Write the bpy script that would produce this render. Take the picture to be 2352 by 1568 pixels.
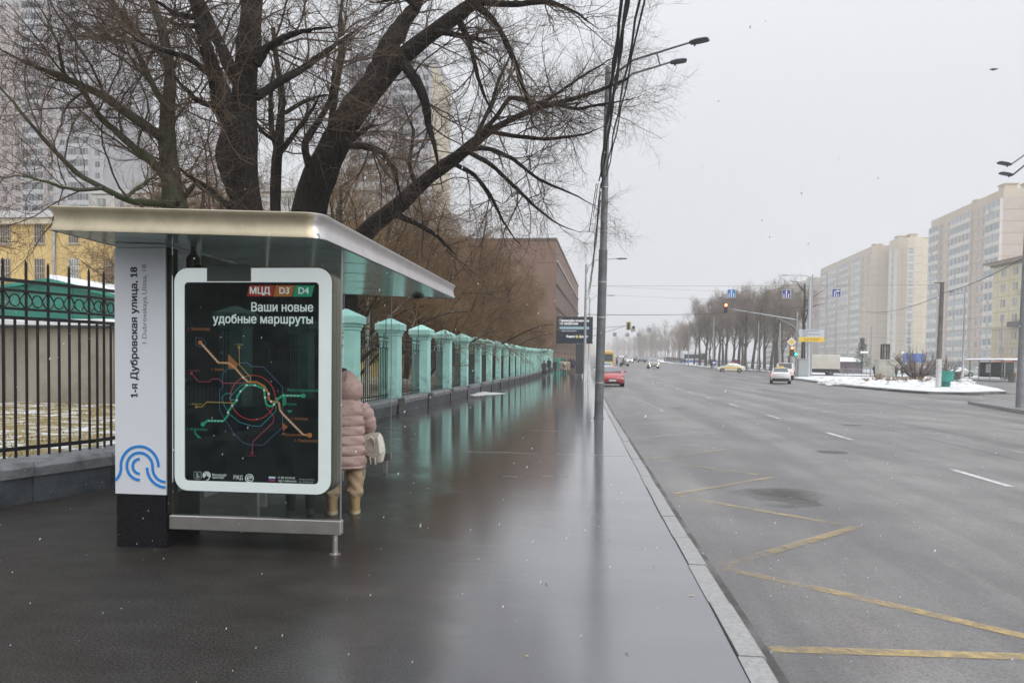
import bpy, bmesh, math, random
import numpy as np
from mathutils import Vector, Matrix
random.seed(7); rng = np.random.default_rng(7)
for o in list(bpy.data.objects): bpy.data.objects.remove(o)
scene = bpy.context.scene; COL = scene.collection
R = math.radians
# ------------------------------------------------------------------ camera
FPX, PCX, PCY, EYE = 1767., 1176., 882., 1.688      # focal length and optical centre of the photo in 2352x1568 units
_y, _p, _r = R(6.17), R(1.73), R(0.65)
_h = np.array([-math.sin(_y), math.cos(_y), 0.]); _z = np.array([0, 0, 1.]); _r0 = np.array([math.cos(_y), math.sin(_y), 0.])
FW = _h*math.cos(_p) - _z*math.sin(_p); _u0 = _h*math.sin(_p) + _z*math.cos(_p)
CR = _r0*math.cos(_r) + _u0*math.sin(_r); CU = _u0*math.cos(_r) - _r0*math.sin(_r)
cam = bpy.data.cameras.new('camera'); camo = bpy.data.objects.new('camera', cam); COL.objects.link(camo)
camo.matrix_world = Matrix(((CR[0], CU[0], -FW[0], 0), (CR[1], CU[1], -FW[1], 0), (CR[2], CU[2], -FW[2], EYE), (0, 0, 0, 1)))
cam.sensor_width = 36; cam.lens = 36*FPX/2352; cam.shift_y = 98/2352
cam.clip_start = .1; cam.clip_end = 6000; scene.camera = camo
# ------------------------------------------------------------------ sky, sun, exposure
SKY_L = .66
world = bpy.data.worlds.new('World'); scene.world = world; world.use_nodes = True
wn = world.node_tree.nodes; wl = world.node_tree.links; wn.clear()
sky = wn.new('ShaderNodeTexSky'); sky.sky_type = 'NISHITA'; sky.sun_disc = False
sky.sun_elevation = R(40); sky.sun_rotation = R(140); sky.air_density = 1; sky.dust_density = 6
bw = wn.new('ShaderNodeRGBToBW'); wl.new(sky.outputs[0], bw.inputs[0])
b1 = wn.new('ShaderNodeBackground'); b1.inputs[1].default_value = .05; wl.new(bw.outputs[0], b1.inputs[0])
b2 = wn.new('ShaderNodeBackground'); b2.inputs[0].default_value = (.925, .95, 1.0, 1); b2.inputs[1].default_value = .7   # overcast deck: brightest overhead, as the standard overcast sky
tcw = wn.new('ShaderNodeTexCoord'); spw = wn.new('ShaderNodeSeparateXYZ'); wl.new(tcw.outputs['Generated'], spw.inputs[0])
clw = wn.new('ShaderNodeClamp'); wl.new(spw.outputs[2], clw.inputs[0])
sqw = wn.new('ShaderNodeMath'); sqw.operation = 'POWER'; sqw.inputs[1].default_value = 2.6; wl.new(clw.outputs[0], sqw.inputs[0])
grw = wn.new('ShaderNodeMath'); grw.operation = 'MULTIPLY_ADD'; grw.inputs[1].default_value = 2.0*SKY_L; grw.inputs[2].default_value = SKY_L; wl.new(sqw.outputs[0], grw.inputs[0]); wl.new(grw.outputs[0], b2.inputs[1])
mx = wn.new('ShaderNodeMixShader'); mx.inputs[0].default_value = .88
wo = wn.new('ShaderNodeOutputWorld')
wl.new(b1.outputs[0], mx.inputs[1]); wl.new(b2.outputs[0], mx.inputs[2]); wl.new(mx.outputs[0], wo.inputs[0])
sl = bpy.data.lights.new('sun', 'SUN'); sl.energy = 1.3; sl.angle = R(60); sl.color = (1, .97, .93)
so = bpy.data.objects.new('sun', sl); COL.objects.link(so); so.rotation_euler = (R(50), 0, R(40))
vs = scene.view_settings; vs.view_transform = 'Standard'; vs.look = 'None'; vs.exposure = .36; vs.gamma = 1; vs.use_curve_mapping = False
scene.render.engine = 'CYCLES'; cy = scene.cycles
cy.max_bounces = 7; cy.diffuse_bounces = 2; cy.glossy_bounces = 4; cy.transmission_bounces = 4; cy.transparent_max_bounces = 16; cy.volume_bounces = 2
cy.caustics_reflective = False; cy.caustics_refractive = False; cy.sample_clamp_indirect = 4; cy.use_denoising = True
# ------------------------------------------------------------------ layout helpers
def gz(x, y):                       # the street climbs gently beyond the crossing
    t = (y-65) - max(0, x-12)*2.5
    if t <= 0: return 0.
    return .013*t*t/40 if t < 20 else .013*(t-10)
def gzv(x, y):
    t = (y-65) - np.maximum(0, x-12)*2.5
    return np.where(t <= 0, 0, np.where(t < 20, .013*t*t/40, .013*(t-10)))
def ray(px, py): return FW + CR*(px-PCX)/FPX - CU*(py-PCY)/FPX
def atY(px, py, Y):                 # surveying aid: where the sight line of a photo point meets the plane Y
    d = ray(px, py); q = d*(Y/d[1]); return Vector((q[0], Y, EYE+q[2]))
def atX(px, py, X):
    d = ray(px, py); q = d*(X/d[0]); return Vector((X, q[1], EYE+q[2]))
def ground(px, py, off=0.):         # ... and where it meets the ground
    d = ray(px, py); g = off
    for _ in range(12):
        t = (g-EYE)/d[2] if d[2] < -1e-6 else 400
        t = min(max(t, 1), 400); g = off + gz(d[0]*t, d[1]*t)
    return Vector((d[0]*t, d[1]*t, g))
def spot(px, Y, off=0.):            # on the ground at distance Y, under photo column px
    d = ray(px, 830); x = d[0]*Y/d[1]; return Vector((x, Y, gz(x, Y)+off))
# ------------------------------------------------------------------ materials
MATS = {}
def mat(name, col, rough=.6, metal=0., spec=.5, emit=None, es=1., noise=None, bump=None, coat=0.):
    """col base colour; noise=(scale, second colour, contrast lo, hi) mottles it; bump=(scale, strength, distance)"""
    if name in MATS: return MATS[name]
    m = bpy.data.materials.new(name); m.use_nodes = True; nt = m.node_tree; n = nt.nodes; l = nt.links
    b = n['Principled BSDF']; b.inputs['Base Color'].default_value = (*col, 1); b.inputs['Roughness'].default_value = rough
    b.inputs['Metallic'].default_value = metal; b.inputs['Specular IOR Level'].default_value = spec; b.inputs['Coat Weight'].default_value = coat
    if emit: b.inputs['Emission Color'].default_value = (*emit, 1); b.inputs['Emission Strength'].default_value = es
    if noise or bump:
        tc = n.new('ShaderNodeTexCoord')
    if noise:
        nz = n.new('ShaderNodeTexNoise'); nz.inputs['Scale'].default_value = noise[0]; nz.inputs['Detail'].default_value = 7; nz.inputs['Roughness'].default_value = .62
        l.new(tc.outputs['Object'], nz.inputs['Vector'])
        cr = n.new('ShaderNodeValToRGB'); cr.color_ramp.elements[0].position = noise[2]; cr.color_ramp.elements[1].position = noise[3]
        cr.color_ramp.elements[0].color = (*col, 1); cr.color_ramp.elements[1].color = (*noise[1], 1)
        l.new(nz.outputs[0], cr.inputs[0]); l.new(cr.outputs[0], b.inputs['Base Color'])
    if bump:
        nb = n.new('ShaderNodeTexNoise'); nb.inputs['Scale'].default_value = bump[0]; nb.inputs['Detail'].default_value = 6
        l.new(tc.outputs['Object'], nb.inputs['Vector'])
        bp = n.new('ShaderNodeBump'); bp.inputs['Strength'].default_value = bump[1]; bp.inputs['Distance'].default_value = bump[2]
        l.new(nb.outputs[0], bp.inputs['Height']); l.new(bp.outputs[0], b.inputs['Normal'])
    MATS[name] = m; return m
def glass_mat(name, tint, refl=.08, rough=.02, dirt=.06):
    if name in MATS: return MATS[name]
    m = bpy.data.materials.new(name); m.use_nodes = True; nt = m.node_tree; n = nt.nodes; l = nt.links; n.clear()
    o = n.new('ShaderNodeOutputMaterial'); tr = n.new('ShaderNodeBsdfTransparent'); tr.inputs[0].default_value = (*tint, 1)
    gl = n.new('ShaderNodeBsdfGlossy'); gl.inputs['Roughness'].default_value = rough; gl.inputs[0].default_value = (.9, .97, .95, 1)
    fr = n.new('ShaderNodeFresnel'); fr.inputs[0].default_value = 1.34
    ad = n.new('ShaderNodeMath'); ad.operation = 'ADD'; ad.inputs[1].default_value = refl-.04; l.new(fr.outputs[0], ad.inputs[0])
    m1 = n.new('ShaderNodeMixShader'); l.new(ad.outputs[0], m1.inputs[0]); l.new(tr.outputs[0], m1.inputs[1]); l.new(gl.outputs[0], m1.inputs[2])
    df = n.new('ShaderNodeBsdfDiffuse'); df.inputs[0].default_value = (.45, .5, .48, 1)
    tc = n.new('ShaderNodeTexCoord'); nz = n.new('ShaderNodeTexNoise'); nz.inputs['Scale'].default_value = 9; nz.inputs['Detail'].default_value = 8
    l.new(tc.outputs['Object'], nz.inputs['Vector'])
    mp = n.new('ShaderNodeMapRange'); mp.inputs[1].default_value = .35; mp.inputs[2].default_value = .8; mp.inputs[3].default_value = dirt*.4; mp.inputs[4].default_value = dirt*2
    l.new(nz.outputs[0], mp.inputs[0])
    m2 = n.new('ShaderNodeMixShader'); l.new(mp.outputs[0], m2.inputs[0]); l.new(m1.outputs[0], m2.inputs[1]); l.new(df.outputs[0], m2.inputs[2])
    l.new(m2.outputs[0], o.inputs[0]); MATS[name] = m; return m
def nodes_of(m): return m.node_tree.nodes, m.node_tree.links, m.node_tree.nodes['Principled BSDF']
# ------------------------------------------------------------------ object helpers
def tag(o, label=None, cat=None, group=None, kind=None):
    if label: o['label'] = label
    if cat: o['category'] = cat
    if group: o['group'] = group
    if kind: o['kind'] = kind
    return o
def empty(name, loc, rz=0., label=None, cat=None, group=None):
    o = bpy.data.objects.new(name, None); COL.objects.link(o); o.location = loc; o.rotation_euler = (0, 0, rz); o.empty_display_size = .2
    return tag(o, label, cat, group)
def link(name, me, parent=None, loc=None):
    o = bpy.data.objects.new(name, me); COL.objects.link(o)
    if parent is not None: o.parent = parent
    if loc is not None: o.location = loc
    return o
def kids(o): return [c for c in bpy.data.objects if c.parent == o]
def copy_tree(o, parent=None, cm=None):
    if cm is None:
        cm = {}
        for c in bpy.data.objects:
            if c.parent: cm.setdefault(c.parent.name, []).append(c)
    c = o.copy(); COL.objects.link(c); c.parent = parent
    for ch in cm.get(o.name, []): copy_tree(ch, c, cm)
    return c
class MB:
    """collects shapes into one mesh"""
    def __init__(s): s.v = []; s.f = []; s.mi = []; s.m = 0; s.T = None
    def add(s, vs, fs):
        b = len(s.v)
        if s.T is not None: vs = [s.T @ Vector(q) for q in vs]
        s.v += [tuple(q) for q in vs]
        for f in fs: s.f.append(tuple(b+i for i in f)); s.mi.append(s.m)
        return s
    def box(s, x0, x1, y0, y1, z0, z1, bev=0.):
        if bev > 0:
            b = bev; vs = []; 
            for z, i in ((z0, b), (z0+b, 0), (z1-b, 0), (z1, b)):
                vs += [(x0+i+b*(i == 0), y0+i, z), (x1-i-b*(i == 0), y0+i, z), (x1-i, y0+i+b*(i == 0), z), (x1-i, y1-i-b*(i == 0), z), (x1-i-b*(i == 0), y1-i, z), (x0+i+b*(i == 0), y1-i, z), (x0+i, y1-i-b*(i == 0), z), (x0+i, y0+i+b*(i == 0), z)]
            fs = [tuple(range(7, -1, -1)), tuple(range(24, 32))]
            for k in range(3):
                for j in range(8): fs.append((k*8+j, k*8+(j+1) % 8, (k+1)*8+(j+1) % 8, (k+1)*8+j))
            return s.add(vs, fs)
        vs = [(x0, y0, z0), (x1, y0, z0), (x1, y1, z0), (x0, y1, z0), (x0, y0, z1), (x1, y0, z1), (x1, y1, z1), (x0, y1, z1)]
        return s.add(vs, [(3, 2, 1, 0), (4, 5, 6, 7), (0, 1, 5, 4), (1, 2, 6, 5), (2, 3, 7, 6), (3, 0, 4, 7)])
    def tube(s, pts, r, n=8, cap=True):
        pts = [Vector(p) for p in pts]; K = len(pts)
        rs = r if isinstance(r, (list, tuple)) else [r]*K
        vs = []; ref = Vector((0, 0, 1))
        d0 = (pts[-1]-pts[0]).normalized()
        if abs(d0.z) > .9: ref = Vector((1, 0, 0))
        for i, p in enumerate(pts):
            d = (pts[min(i+1, K-1)]-pts[max(i-1, 0)]).normalized()
            a = d.cross(ref)
            if a.length < 1e-4: a = d.cross(Vector((0, 1, .01)))
            a.normalize(); b = d.cross(a)
            for k in range(n):
                t = 2*math.pi*k/n; vs.append(p + (a*math.cos(t)+b*math.sin(t))*rs[i])
        fs = []
        for i in range(K-1):
            for k in range(n): fs.append((i*n+k, i*n+(k+1) % n, (i+1)*n+(k+1) % n, (i+1)*n+k))
        if cap: fs += [tuple(range(n-1, -1, -1)), tuple(range((K-1)*n, K*n))]
        return s.add(vs, fs)
    def rings(s, rings, cap=True, close=True):
        n = len(rings[0]); vs = [q for r_ in rings for q in r_]; fs = []
        for i in range(len(rings)-1):
            for k in range(n if close else n-1): fs.append((i*n+k, i*n+(k+1) % n, (i+1)*n+(k+1) % n, (i+1)*n+k))
        if cap: fs += [tuple(range(n-1, -1, -1)), tuple(range((len(rings)-1)*n, len(rings)*n))]
        return s.add(vs, fs)
    def lathe(s, prof, n=16, c=(0, 0, 0), cap=True):
        return s.rings([[(c[0]+r_*math.cos(2*math.pi*k/n), c[1]+r_*math.sin(2*math.pi*k/n), c[2]+z) for k in range(n)] for r_, z in prof], cap)
    def prism(s, poly, a, b, axis='y'):
        """polygon extruded along an axis: 'y' poly=(x,z); 'x' poly=(y,z); 'z' poly=(x,y)"""
        f = {'y': lambda p, t: (p[0], t, p[1]), 'x': lambda p, t: (t, p[0], p[1]), 'z': lambda p, t: (p[0], p[1], t)}[axis]
        n = len(poly)
        return s.add([f(p, a) for p in poly]+[f(p, b) for p in poly], [tuple(range(n-1, -1, -1)), tuple(range(n, 2*n))]+[(k, (k+1) % n, n+(k+1) % n, n+k) for k in range(n)])
    def quad(s, *q): return s.add(q, [tuple(range(len(q)))])
    def mesh(s, name, mats):
        me = bpy.data.meshes.new(name); me.from_pydata(s.v, [], s.f)
        for m in (mats if isinstance(mats, (list, tuple)) else [mats]): me.materials.append(m)
        if any(s.mi): me.polygons.foreach_set('material_index', s.mi)
        me.update(); return me
    def build(s, name, mats, parent=None, smooth=False, fix=True, world=False):
        if world and parent is not None:
            lo = parent.location; s.v = [(x-lo[0], y-lo[1], z-lo[2]) for x, y, z in s.v]
        me = s.mesh(name, mats)
        if fix:
            bm = bmesh.new(); bm.from_mesh(me); bmesh.ops.recalc_face_normals(bm, faces=bm.faces); bm.to_mesh(me); bm.free()
        if smooth:
            me.polygons.foreach_set('use_smooth', [True]*len(me.polygons))
            try: me.set_sharp_from_angle(angle=R(45))
            except Exception: pass
        return link(name, me, parent)
def np_mesh(name, V, Q, m, smooth=False):
    me = bpy.data.meshes.new(name); me.vertices.add(len(V)); me.vertices.foreach_set('co', np.ascontiguousarray(V, np.float32).ravel())
    k = Q.shape[1]; me.loops.add(Q.size); me.loops.foreach_set('vertex_index', np.ascontiguousarray(Q, np.int32).ravel())
    me.polygons.add(len(Q)); me.polygons.foreach_set('loop_start', np.arange(0, Q.size, k, dtype=np.int32))
    if smooth: me.polygons.foreach_set('use_smooth', np.ones(len(Q), bool))
    for q in (m if isinstance(m, (list, tuple)) else [m]): me.materials.append(q)
    me.update(calc_edges=True); me.validate(); return me
def glyph_mesh(body, size, align):
    """text as flat faces: outlines triangulated and kept by winding number (glyphs with overlapping contours fill cleanly)"""
    from mathutils.geometry import delaunay_2d_cdt
    c = bpy.data.curves.new('lettering', 'FONT'); c.body = body; c.size = size; c.align_x = align; c.align_y = 'CENTER'; c.resolution_u = 3; c.fill_mode = 'NONE'
    t = bpy.data.objects.new('lettering_curve', c); COL.objects.link(t); bpy.context.view_layer.update()
    m0 = bpy.data.meshes.new_from_object(t.evaluated_get(bpy.context.evaluated_depsgraph_get())); bpy.data.objects.remove(t)
    co = [v.co.xy.copy() for v in m0.vertices]; ed = [tuple(e.vertices) for e in m0.edges]; bpy.data.meshes.remove(m0)
    nb = {}
    for a, b in ed: nb.setdefault(a, []).append(b); nb.setdefault(b, []).append(a)
    seen = set(); loops = []
    for s_ in range(len(co)):
        if s_ in seen or s_ not in nb: continue
        lp = [s_]; seen.add(s_); nx = s_+1 if (s_+1) in nb[s_] else nb[s_][0]
        while nx not in seen: lp.append(nx); seen.add(nx); q = [k for k in nb[nx] if k not in seen]; nx = q[0] if q else s_
        if len(lp) > 2: loops.append(lp)
    # group loops whose boxes overlap, so each glyph is solved by itself
    bx = [(min(co[i].x for i in l), max(co[i].x for i in l)) for l in loops]; order = sorted(range(len(loops)), key=lambda i: bx[i][0]); groups = []; hi = -1e9
    for i in order:
        if bx[i][0] > hi: groups.append([])
        groups[-1].append(i); hi = max(hi, bx[i][1])
    V = []; F = []; chars = body.replace(' ', '')
    for gi, g in enumerate(groups):
        pts = []; es = []; segs = []
        for i in g:
            k = len(pts); l = loops[i]; pts += [co[j] for j in l]; n = len(l); es += [(k+j, k+(j+1) % n) for j in range(n)]; segs += [(co[l[j]], co[l[(j+1) % n]]) for j in range(n)]
        v2, _, f2, *_r = delaunay_2d_cdt(pts, es, [], 0, 1e-7)
        A = np.array([a[:] for a, _ in segs]); B = np.array([b[:] for _, b in segs]); k = len(V); V += [(p.x, p.y, 0) for p in v2]
        for f in f2:
            p = (v2[f[0]]+v2[f[1]]+v2[f[2]])/3; up_ = (A[:, 1] <= p.y) & (B[:, 1] > p.y); dn = (A[:, 1] > p.y) & (B[:, 1] <= p.y)
            cr = (B[:, 0]-A[:, 0])*(p.y-A[:, 1])-(p.x-A[:, 0])*(B[:, 1]-A[:, 1])
            if int((up_ & (cr > 0)).sum())-int((dn & (cr < 0)).sum()) != 0: F.append(tuple(k+i for i in f))
        if len(groups) == len(chars) and chars[gi] == '1':       # the figure one gets its flag and foot
            xa, xb = min(p.x for p in pts), max(p.x for p in pts); ya, yb = min(p.y for p in pts), max(p.y for p in pts); h = yb-ya; w = xb-xa
            for q in ([(xa, yb), (xa-.2*h, yb-.2*h), (xa-.2*h, yb-.32*h), (xa, yb-.16*h)], [(xa-.17*h, ya), (xa, ya), (xa, ya+.1*h), (xa-.17*h, ya+.1*h)], [(xb, ya), (xb+.17*h, ya), (xb+.17*h, ya+.1*h), (xb, ya+.1*h)]): n0 = len(V); V += [(*p, 0) for p in q]; F.append((n0, n0+1, n0+2, n0+3))
    me = bpy.data.meshes.new('lettering'); me.from_pydata(V, [], F); me.update(); return me
def text(name, body, size, m, parent, loc, rot=(R(90), 0, 0), align='LEFT', bold=0., depth=.001, width=None):
    me = glyph_mesh(body, size, align); me.materials.append(m); me.name = name
    if bold:                            # heavier strokes: the same glyphs laid a hair apart
        bm = bmesh.new()
        for k, (dx, dy) in enumerate(((-1, -1), (1, -1), (1, 1), (-1, 1), (0, 0))):
            n0 = len(bm.verts); bm.from_mesh(me); bm.verts.ensure_lookup_table()
            for v in bm.verts[n0:]: v.co += Vector((dx*bold, dy*bold*.6, k*.00004))
        bm.to_mesh(me); bm.free()
    if width:
        xs = [v.co.x for v in me.vertices]; k = width/max(max(xs)-min(xs), 1e-6)
        for v in me.vertices: v.co.x *= k
    o = link(name, me, parent, loc); o.rotation_euler = rot; return o
def stroke2d(mb, pts, w, y0, y1, closed=False):
    """a flat line of width w through (x,z) points, standing in a plane y, with a thickness"""
    n = len(pts); L = []; Rr = []
    for i, p in enumerate(pts):
        a = pts[(i-1) % n] if (closed or i > 0) else p; b = pts[(i+1) % n] if (closed or i < n-1) else p
        d = Vector((b[0]-a[0], b[1]-a[1])).normalized(); nx, nz = -d.y, d.x
        c = 1.
        if (closed or 0 < i < n-1):
            d1 = Vector((p[0]-a[0], p[1]-a[1])).normalized(); c = max(.5, abs(d1.x*d.x+d1.y*d.y))
        L.append((p[0]+nx*w/2/c, p[1]+nz*w/2/c)); Rr.append((p[0]-nx*w/2/c, p[1]-nz*w/2/c))
    rng_ = range(n if closed else n-1)
    for i in rng_:
        j = (i+1) % n
        mb.prism([L[i], L[j], Rr[j], Rr[i]], y0, y1, 'y')
    return mb
def arc(cx, cz, r, a0, a1, n=14): return [(cx+r*math.cos(R(a0+(a1-a0)*i/n)), cz+r*math.sin(R(a0+(a1-a0)*i/n))) for i in range(n+1)]
def rrect(x0, x1, z0, z1, r, n=5):
    return arc(x1-r, z1-r, r, 0, 90, n)+arc(x0+r, z1-r, r, 90, 180, n)+arc(x0+r, z0+r, r, 180, 270, n)+arc(x1-r, z0+r, r, 270, 360, n)
# ================================================================== SETTING MATERIALS
def wet_asphalt():
    m = mat('wet_sidewalk_asphalt', (.03, .03, .033), .2); n, l, b = nodes_of(m)
    tc = n.new('ShaderNodeTexCoord')
    def nz(scale, det=6, vec=None, rough=.6):
        q = n.new('ShaderNodeTexNoise'); q.inputs['Scale'].default_value = scale; q.inputs['Detail'].default_value = det; q.inputs['Roughness'].default_value = rough
        l.new(vec if vec else tc.outputs['Object'], q.inputs['Vector']); return q
    mp = n.new('ShaderNodeMapping'); mp.inputs['Scale'].default_value = (.28, 1.9, 1); l.new(tc.outputs['Object'], mp.inputs[0])
    grain = nz(70, 3, None, .75); big = nz(.45, 6, mp.outputs[0]); mid = nz(3.2, 7)
    cr = n.new('ShaderNodeValToRGB'); cr.color_ramp.elements[0].position = .4; cr.color_ramp.elements[0].color = (.007, .007, .0075, 1); cr.color_ramp.elements[1].position = .62; cr.color_ramp.elements[1].color = (.07, .064, .058, 1)
    l.new(grain.outputs[0], cr.inputs[0])
    mxc = n.new('ShaderNodeMixRGB'); mxc.blend_type = 'MULTIPLY'; mxc.inputs[0].default_value = .6; l.new(cr.outputs[0], mxc.inputs[1])
    c2 = n.new('ShaderNodeValToRGB'); c2.color_ramp.elements[0].position = .35; c2.color_ramp.elements[1].position = .65; c2.color_ramp.elements[0].color = (.55, .5, .48, 1)
    l.new(mid.outputs[0], c2.inputs[0]); l.new(c2.outputs[0], mxc.inputs[2]); l.new(mxc.outputs[0], b.inputs['Base Color'])
    rr = n.new('ShaderNodeMapRange'); rr.inputs[1].default_value = .38; rr.inputs[2].default_value = .66; rr.inputs[3].default_value = .36; rr.inputs[4].default_value = .55
    l.new(big.outputs[0], rr.inputs[0])
    l.new(rr.outputs[0], b.inputs['Roughness']); b.inputs['Specular IOR Level'].default_value = .1
    # puddle film over some of it, ripples elsewhere
    st = n.new('ShaderNodeMapRange'); st.inputs[1].default_value = .38; st.inputs[2].default_value = .68; st.inputs[3].default_value = .25; st.inputs[4].default_value = .8
    l.new(big.outputs[0], st.inputs[0])
    bp = n.new('ShaderNodeBump'); bp.inputs['Distance'].default_value = .0035; l.new(st.outputs[0], bp.inputs['Strength']); l.new(grain.outputs[0], bp.inputs['Height'])
    bp2 = n.new('ShaderNodeBump'); bp2.inputs['Distance'].default_value = .012; bp2.inputs['Strength'].default_value = .1; l.new(mid.outputs[0], bp2.inputs['Height']); l.new(bp.outputs[0], bp2.inputs['Normal'])
    l.new(bp2.outputs[0], b.inputs['Normal'])
    sx = n.new('ShaderNodeSeparateXYZ'); l.new(tc.outputs['Object'], sx.inputs[0])      # water gathers towards the kerb
    dr = n.new('ShaderNodeMapRange'); dr.inputs[1].default_value = -2.3; dr.inputs[2].default_value = -.5; dr.inputs[3].default_value = 0; dr.inputs[4].default_value = 1
    yy = n.new('ShaderNodeMath'); yy.operation = 'SUBTRACT'; yy.inputs[1].default_value = 6; l.new(sx.outputs[1], yy.inputs[0]); ym = n.new('ShaderNodeMath'); ym.operation = 'MAXIMUM'; ym.inputs[1].default_value = 0; l.new(yy.outputs[0], ym.inputs[0]); xa = n.new('ShaderNodeMath'); xa.operation = 'MULTIPLY_ADD'; xa.inputs[1].default_value = .27; l.new(ym.outputs[0], xa.inputs[0]); l.new(sx.outputs[0], xa.inputs[2]); l.new(xa.outputs[0], dr.inputs[0])
    jm = n.new('ShaderNodeMath'); jm.operation = 'MULTIPLY_ADD'; jm.inputs[1].default_value = 1.1; l.new(big.outputs[0], jm.inputs[0]); j2 = n.new('ShaderNodeMath'); j2.operation = 'ADD'; j2.inputs[1].default_value = -.55; l.new(dr.outputs[0], jm.inputs[2]); l.new(jm.outputs[0], j2.inputs[0])
    cw = n.new('ShaderNodeMapRange'); cw.inputs[1].default_value = .1; cw.inputs[2].default_value = .65; cw.inputs[3].default_value = .04; cw.inputs[4].default_value = 1.; l.new(j2.outputs[0], cw.inputs[0]); l.new(cw.outputs[0], b.inputs['Coat Weight'])
    cr_ = n.new('ShaderNodeMapRange'); cr_.inputs[1].default_value = .0; cr_.inputs[2].default_value = .9; cr_.inputs[3].default_value = .15; cr_.inputs[4].default_value = .045; l.new(j2.outputs[0], cr_.inputs[0]); l.new(cr_.outputs[0], b.inputs['Coat Roughness'])
    b.inputs['Coat IOR'].default_value = 2.3
    lt = n.new('ShaderNodeMapRange'); lt.inputs[1].default_value = -1.9; lt.inputs[2].default_value = -.1; lt.inputs[3].default_value = 0; lt.inputs[4].default_value = .85; l.new(sx.outputs[0], lt.inputs[0])      # asphalt painted paler towards the kerb, standing in for bright sky reflection
    sheen_mix = n.new('ShaderNodeMixRGB'); l.new(lt.outputs[0], sheen_mix.inputs[0]); l.new(mxc.outputs[0], sheen_mix.inputs[1]); sheen_mix.inputs[2].default_value = (.13, .13, .142, 1); l.new(sheen_mix.outputs[0], b.inputs['Base Color'])
    bp3 = n.new('ShaderNodeBump'); bp3.inputs['Distance'].default_value = .006
    gs = n.new('ShaderNodeMapRange'); gs.inputs[1].default_value = .15; gs.inputs[2].default_value = .75; gs.inputs[3].default_value = .5; gs.inputs[4].default_value = .07; l.new(j2.outputs[0], gs.inputs[0]); l.new(gs.outputs[0], bp3.inputs['Strength'])      # grit stands out where the film is thin
    rip = nz(75, 4, None, .7); l.new(rip.outputs[0], bp3.inputs['Height']); mp2 = n.new('ShaderNodeMapping'); mp2.inputs['Scale'].default_value = (1.1, 7.5, 1); l.new(tc.outputs['Object'], mp2.inputs[0]); wv = nz(1.3, 5, mp2.outputs[0])      # low transverse swells break the reflections up
    bp4 = n.new('ShaderNodeBump'); bp4.inputs['Distance'].default_value = .02; bp4.inputs['Strength'].default_value = .06; l.new(wv.outputs[0], bp4.inputs['Height']); l.new(bp3.outputs[0], bp4.inputs['Normal']); l.new(bp4.outputs[0], b.inputs['Coat Normal'])
    return m
def road_asphalt():
    m = mat('road_asphalt', (.1, .1, .1), .5); n, l, b = nodes_of(m)
    tc = n.new('ShaderNodeTexCoord')
    def nz(scale, det, vec=None):
        q = n.new('ShaderNodeTexNoise'); q.inputs['Scale'].default_value = scale; q.inputs['Detail'].default_value = det; q.inputs['Roughness'].default_value = .6
        l.new(vec if vec else tc.outputs['Object'], q.inputs['Vector']); return q
    mp = n.new('ShaderNodeMapping'); mp.inputs['Scale'].default_value = (.8, .06, 1); l.new(tc.outputs['Object'], mp.inputs[0])
    lanes = nz(1, 6, mp.outputs[0]); grain = nz(70, 5); patch = nz(.5, 6)
    cr = n.new('ShaderNodeValToRGB'); e = cr.color_ramp.elements; e[0].position = .32; e[0].color = (.1, .099, .099, 1); e[1].position = .7; e[1].color = (.25, .245, .242, 1)
    l.new(grain.outputs[0], cr.inputs[0])
    c2 = n.new('ShaderNodeValToRGB'); e = c2.color_ramp.elements; e[0].position = .36; e[0].color = (.52, .51, .52, 1); e[1].position = .62; e[1].color = (1.22, 1.19, 1.17, 1)
    l.new(lanes.outputs[0], c2.inputs[0])
    c3 = n.new('ShaderNodeValToRGB'); e = c3.color_ramp.elements; e[0].position = .36; e[0].color = (.72, .7, .7, 1); e[1].position = .6; e[1].color = (1, 1, 1, 1); l.new(patch.outputs[0], c3.inputs[0])
    m1 = n.new('ShaderNodeMixRGB'); m1.blend_type = 'MULTIPLY'; m1.inputs[0].default_value = 1; l.new(cr.outputs[0], m1.inputs[1]); l.new(c2.outputs[0], m1.inputs[2])
    m2 = n.new('ShaderNodeMixRGB'); m2.blend_type = 'MULTIPLY'; m2.inputs[0].default_value = 1; l.new(m1.outputs[0], m2.inputs[1]); l.new(c3.outputs[0], m2.inputs[2])
    l.new(m2.outputs[0], b.inputs['Base Color'])
    rr = n.new('ShaderNodeMapRange'); rr.inputs[1].default_value = .3; rr.inputs[2].default_value = .7; rr.inputs[3].default_value = .34; rr.inputs[4].default_value = .55; l.new(lanes.outputs[0], rr.inputs[0]); l.new(rr.outputs[0], b.inputs['Roughness'])
    bp = n.new('ShaderNodeBump'); bp.inputs['Distance'].default_value = .006; bp.inputs['Strength'].default_value = .5; l.new(grain.outputs[0], bp.inputs['Height']); l.new(bp.outputs[0], b.inputs['Normal'])
    return m
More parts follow.
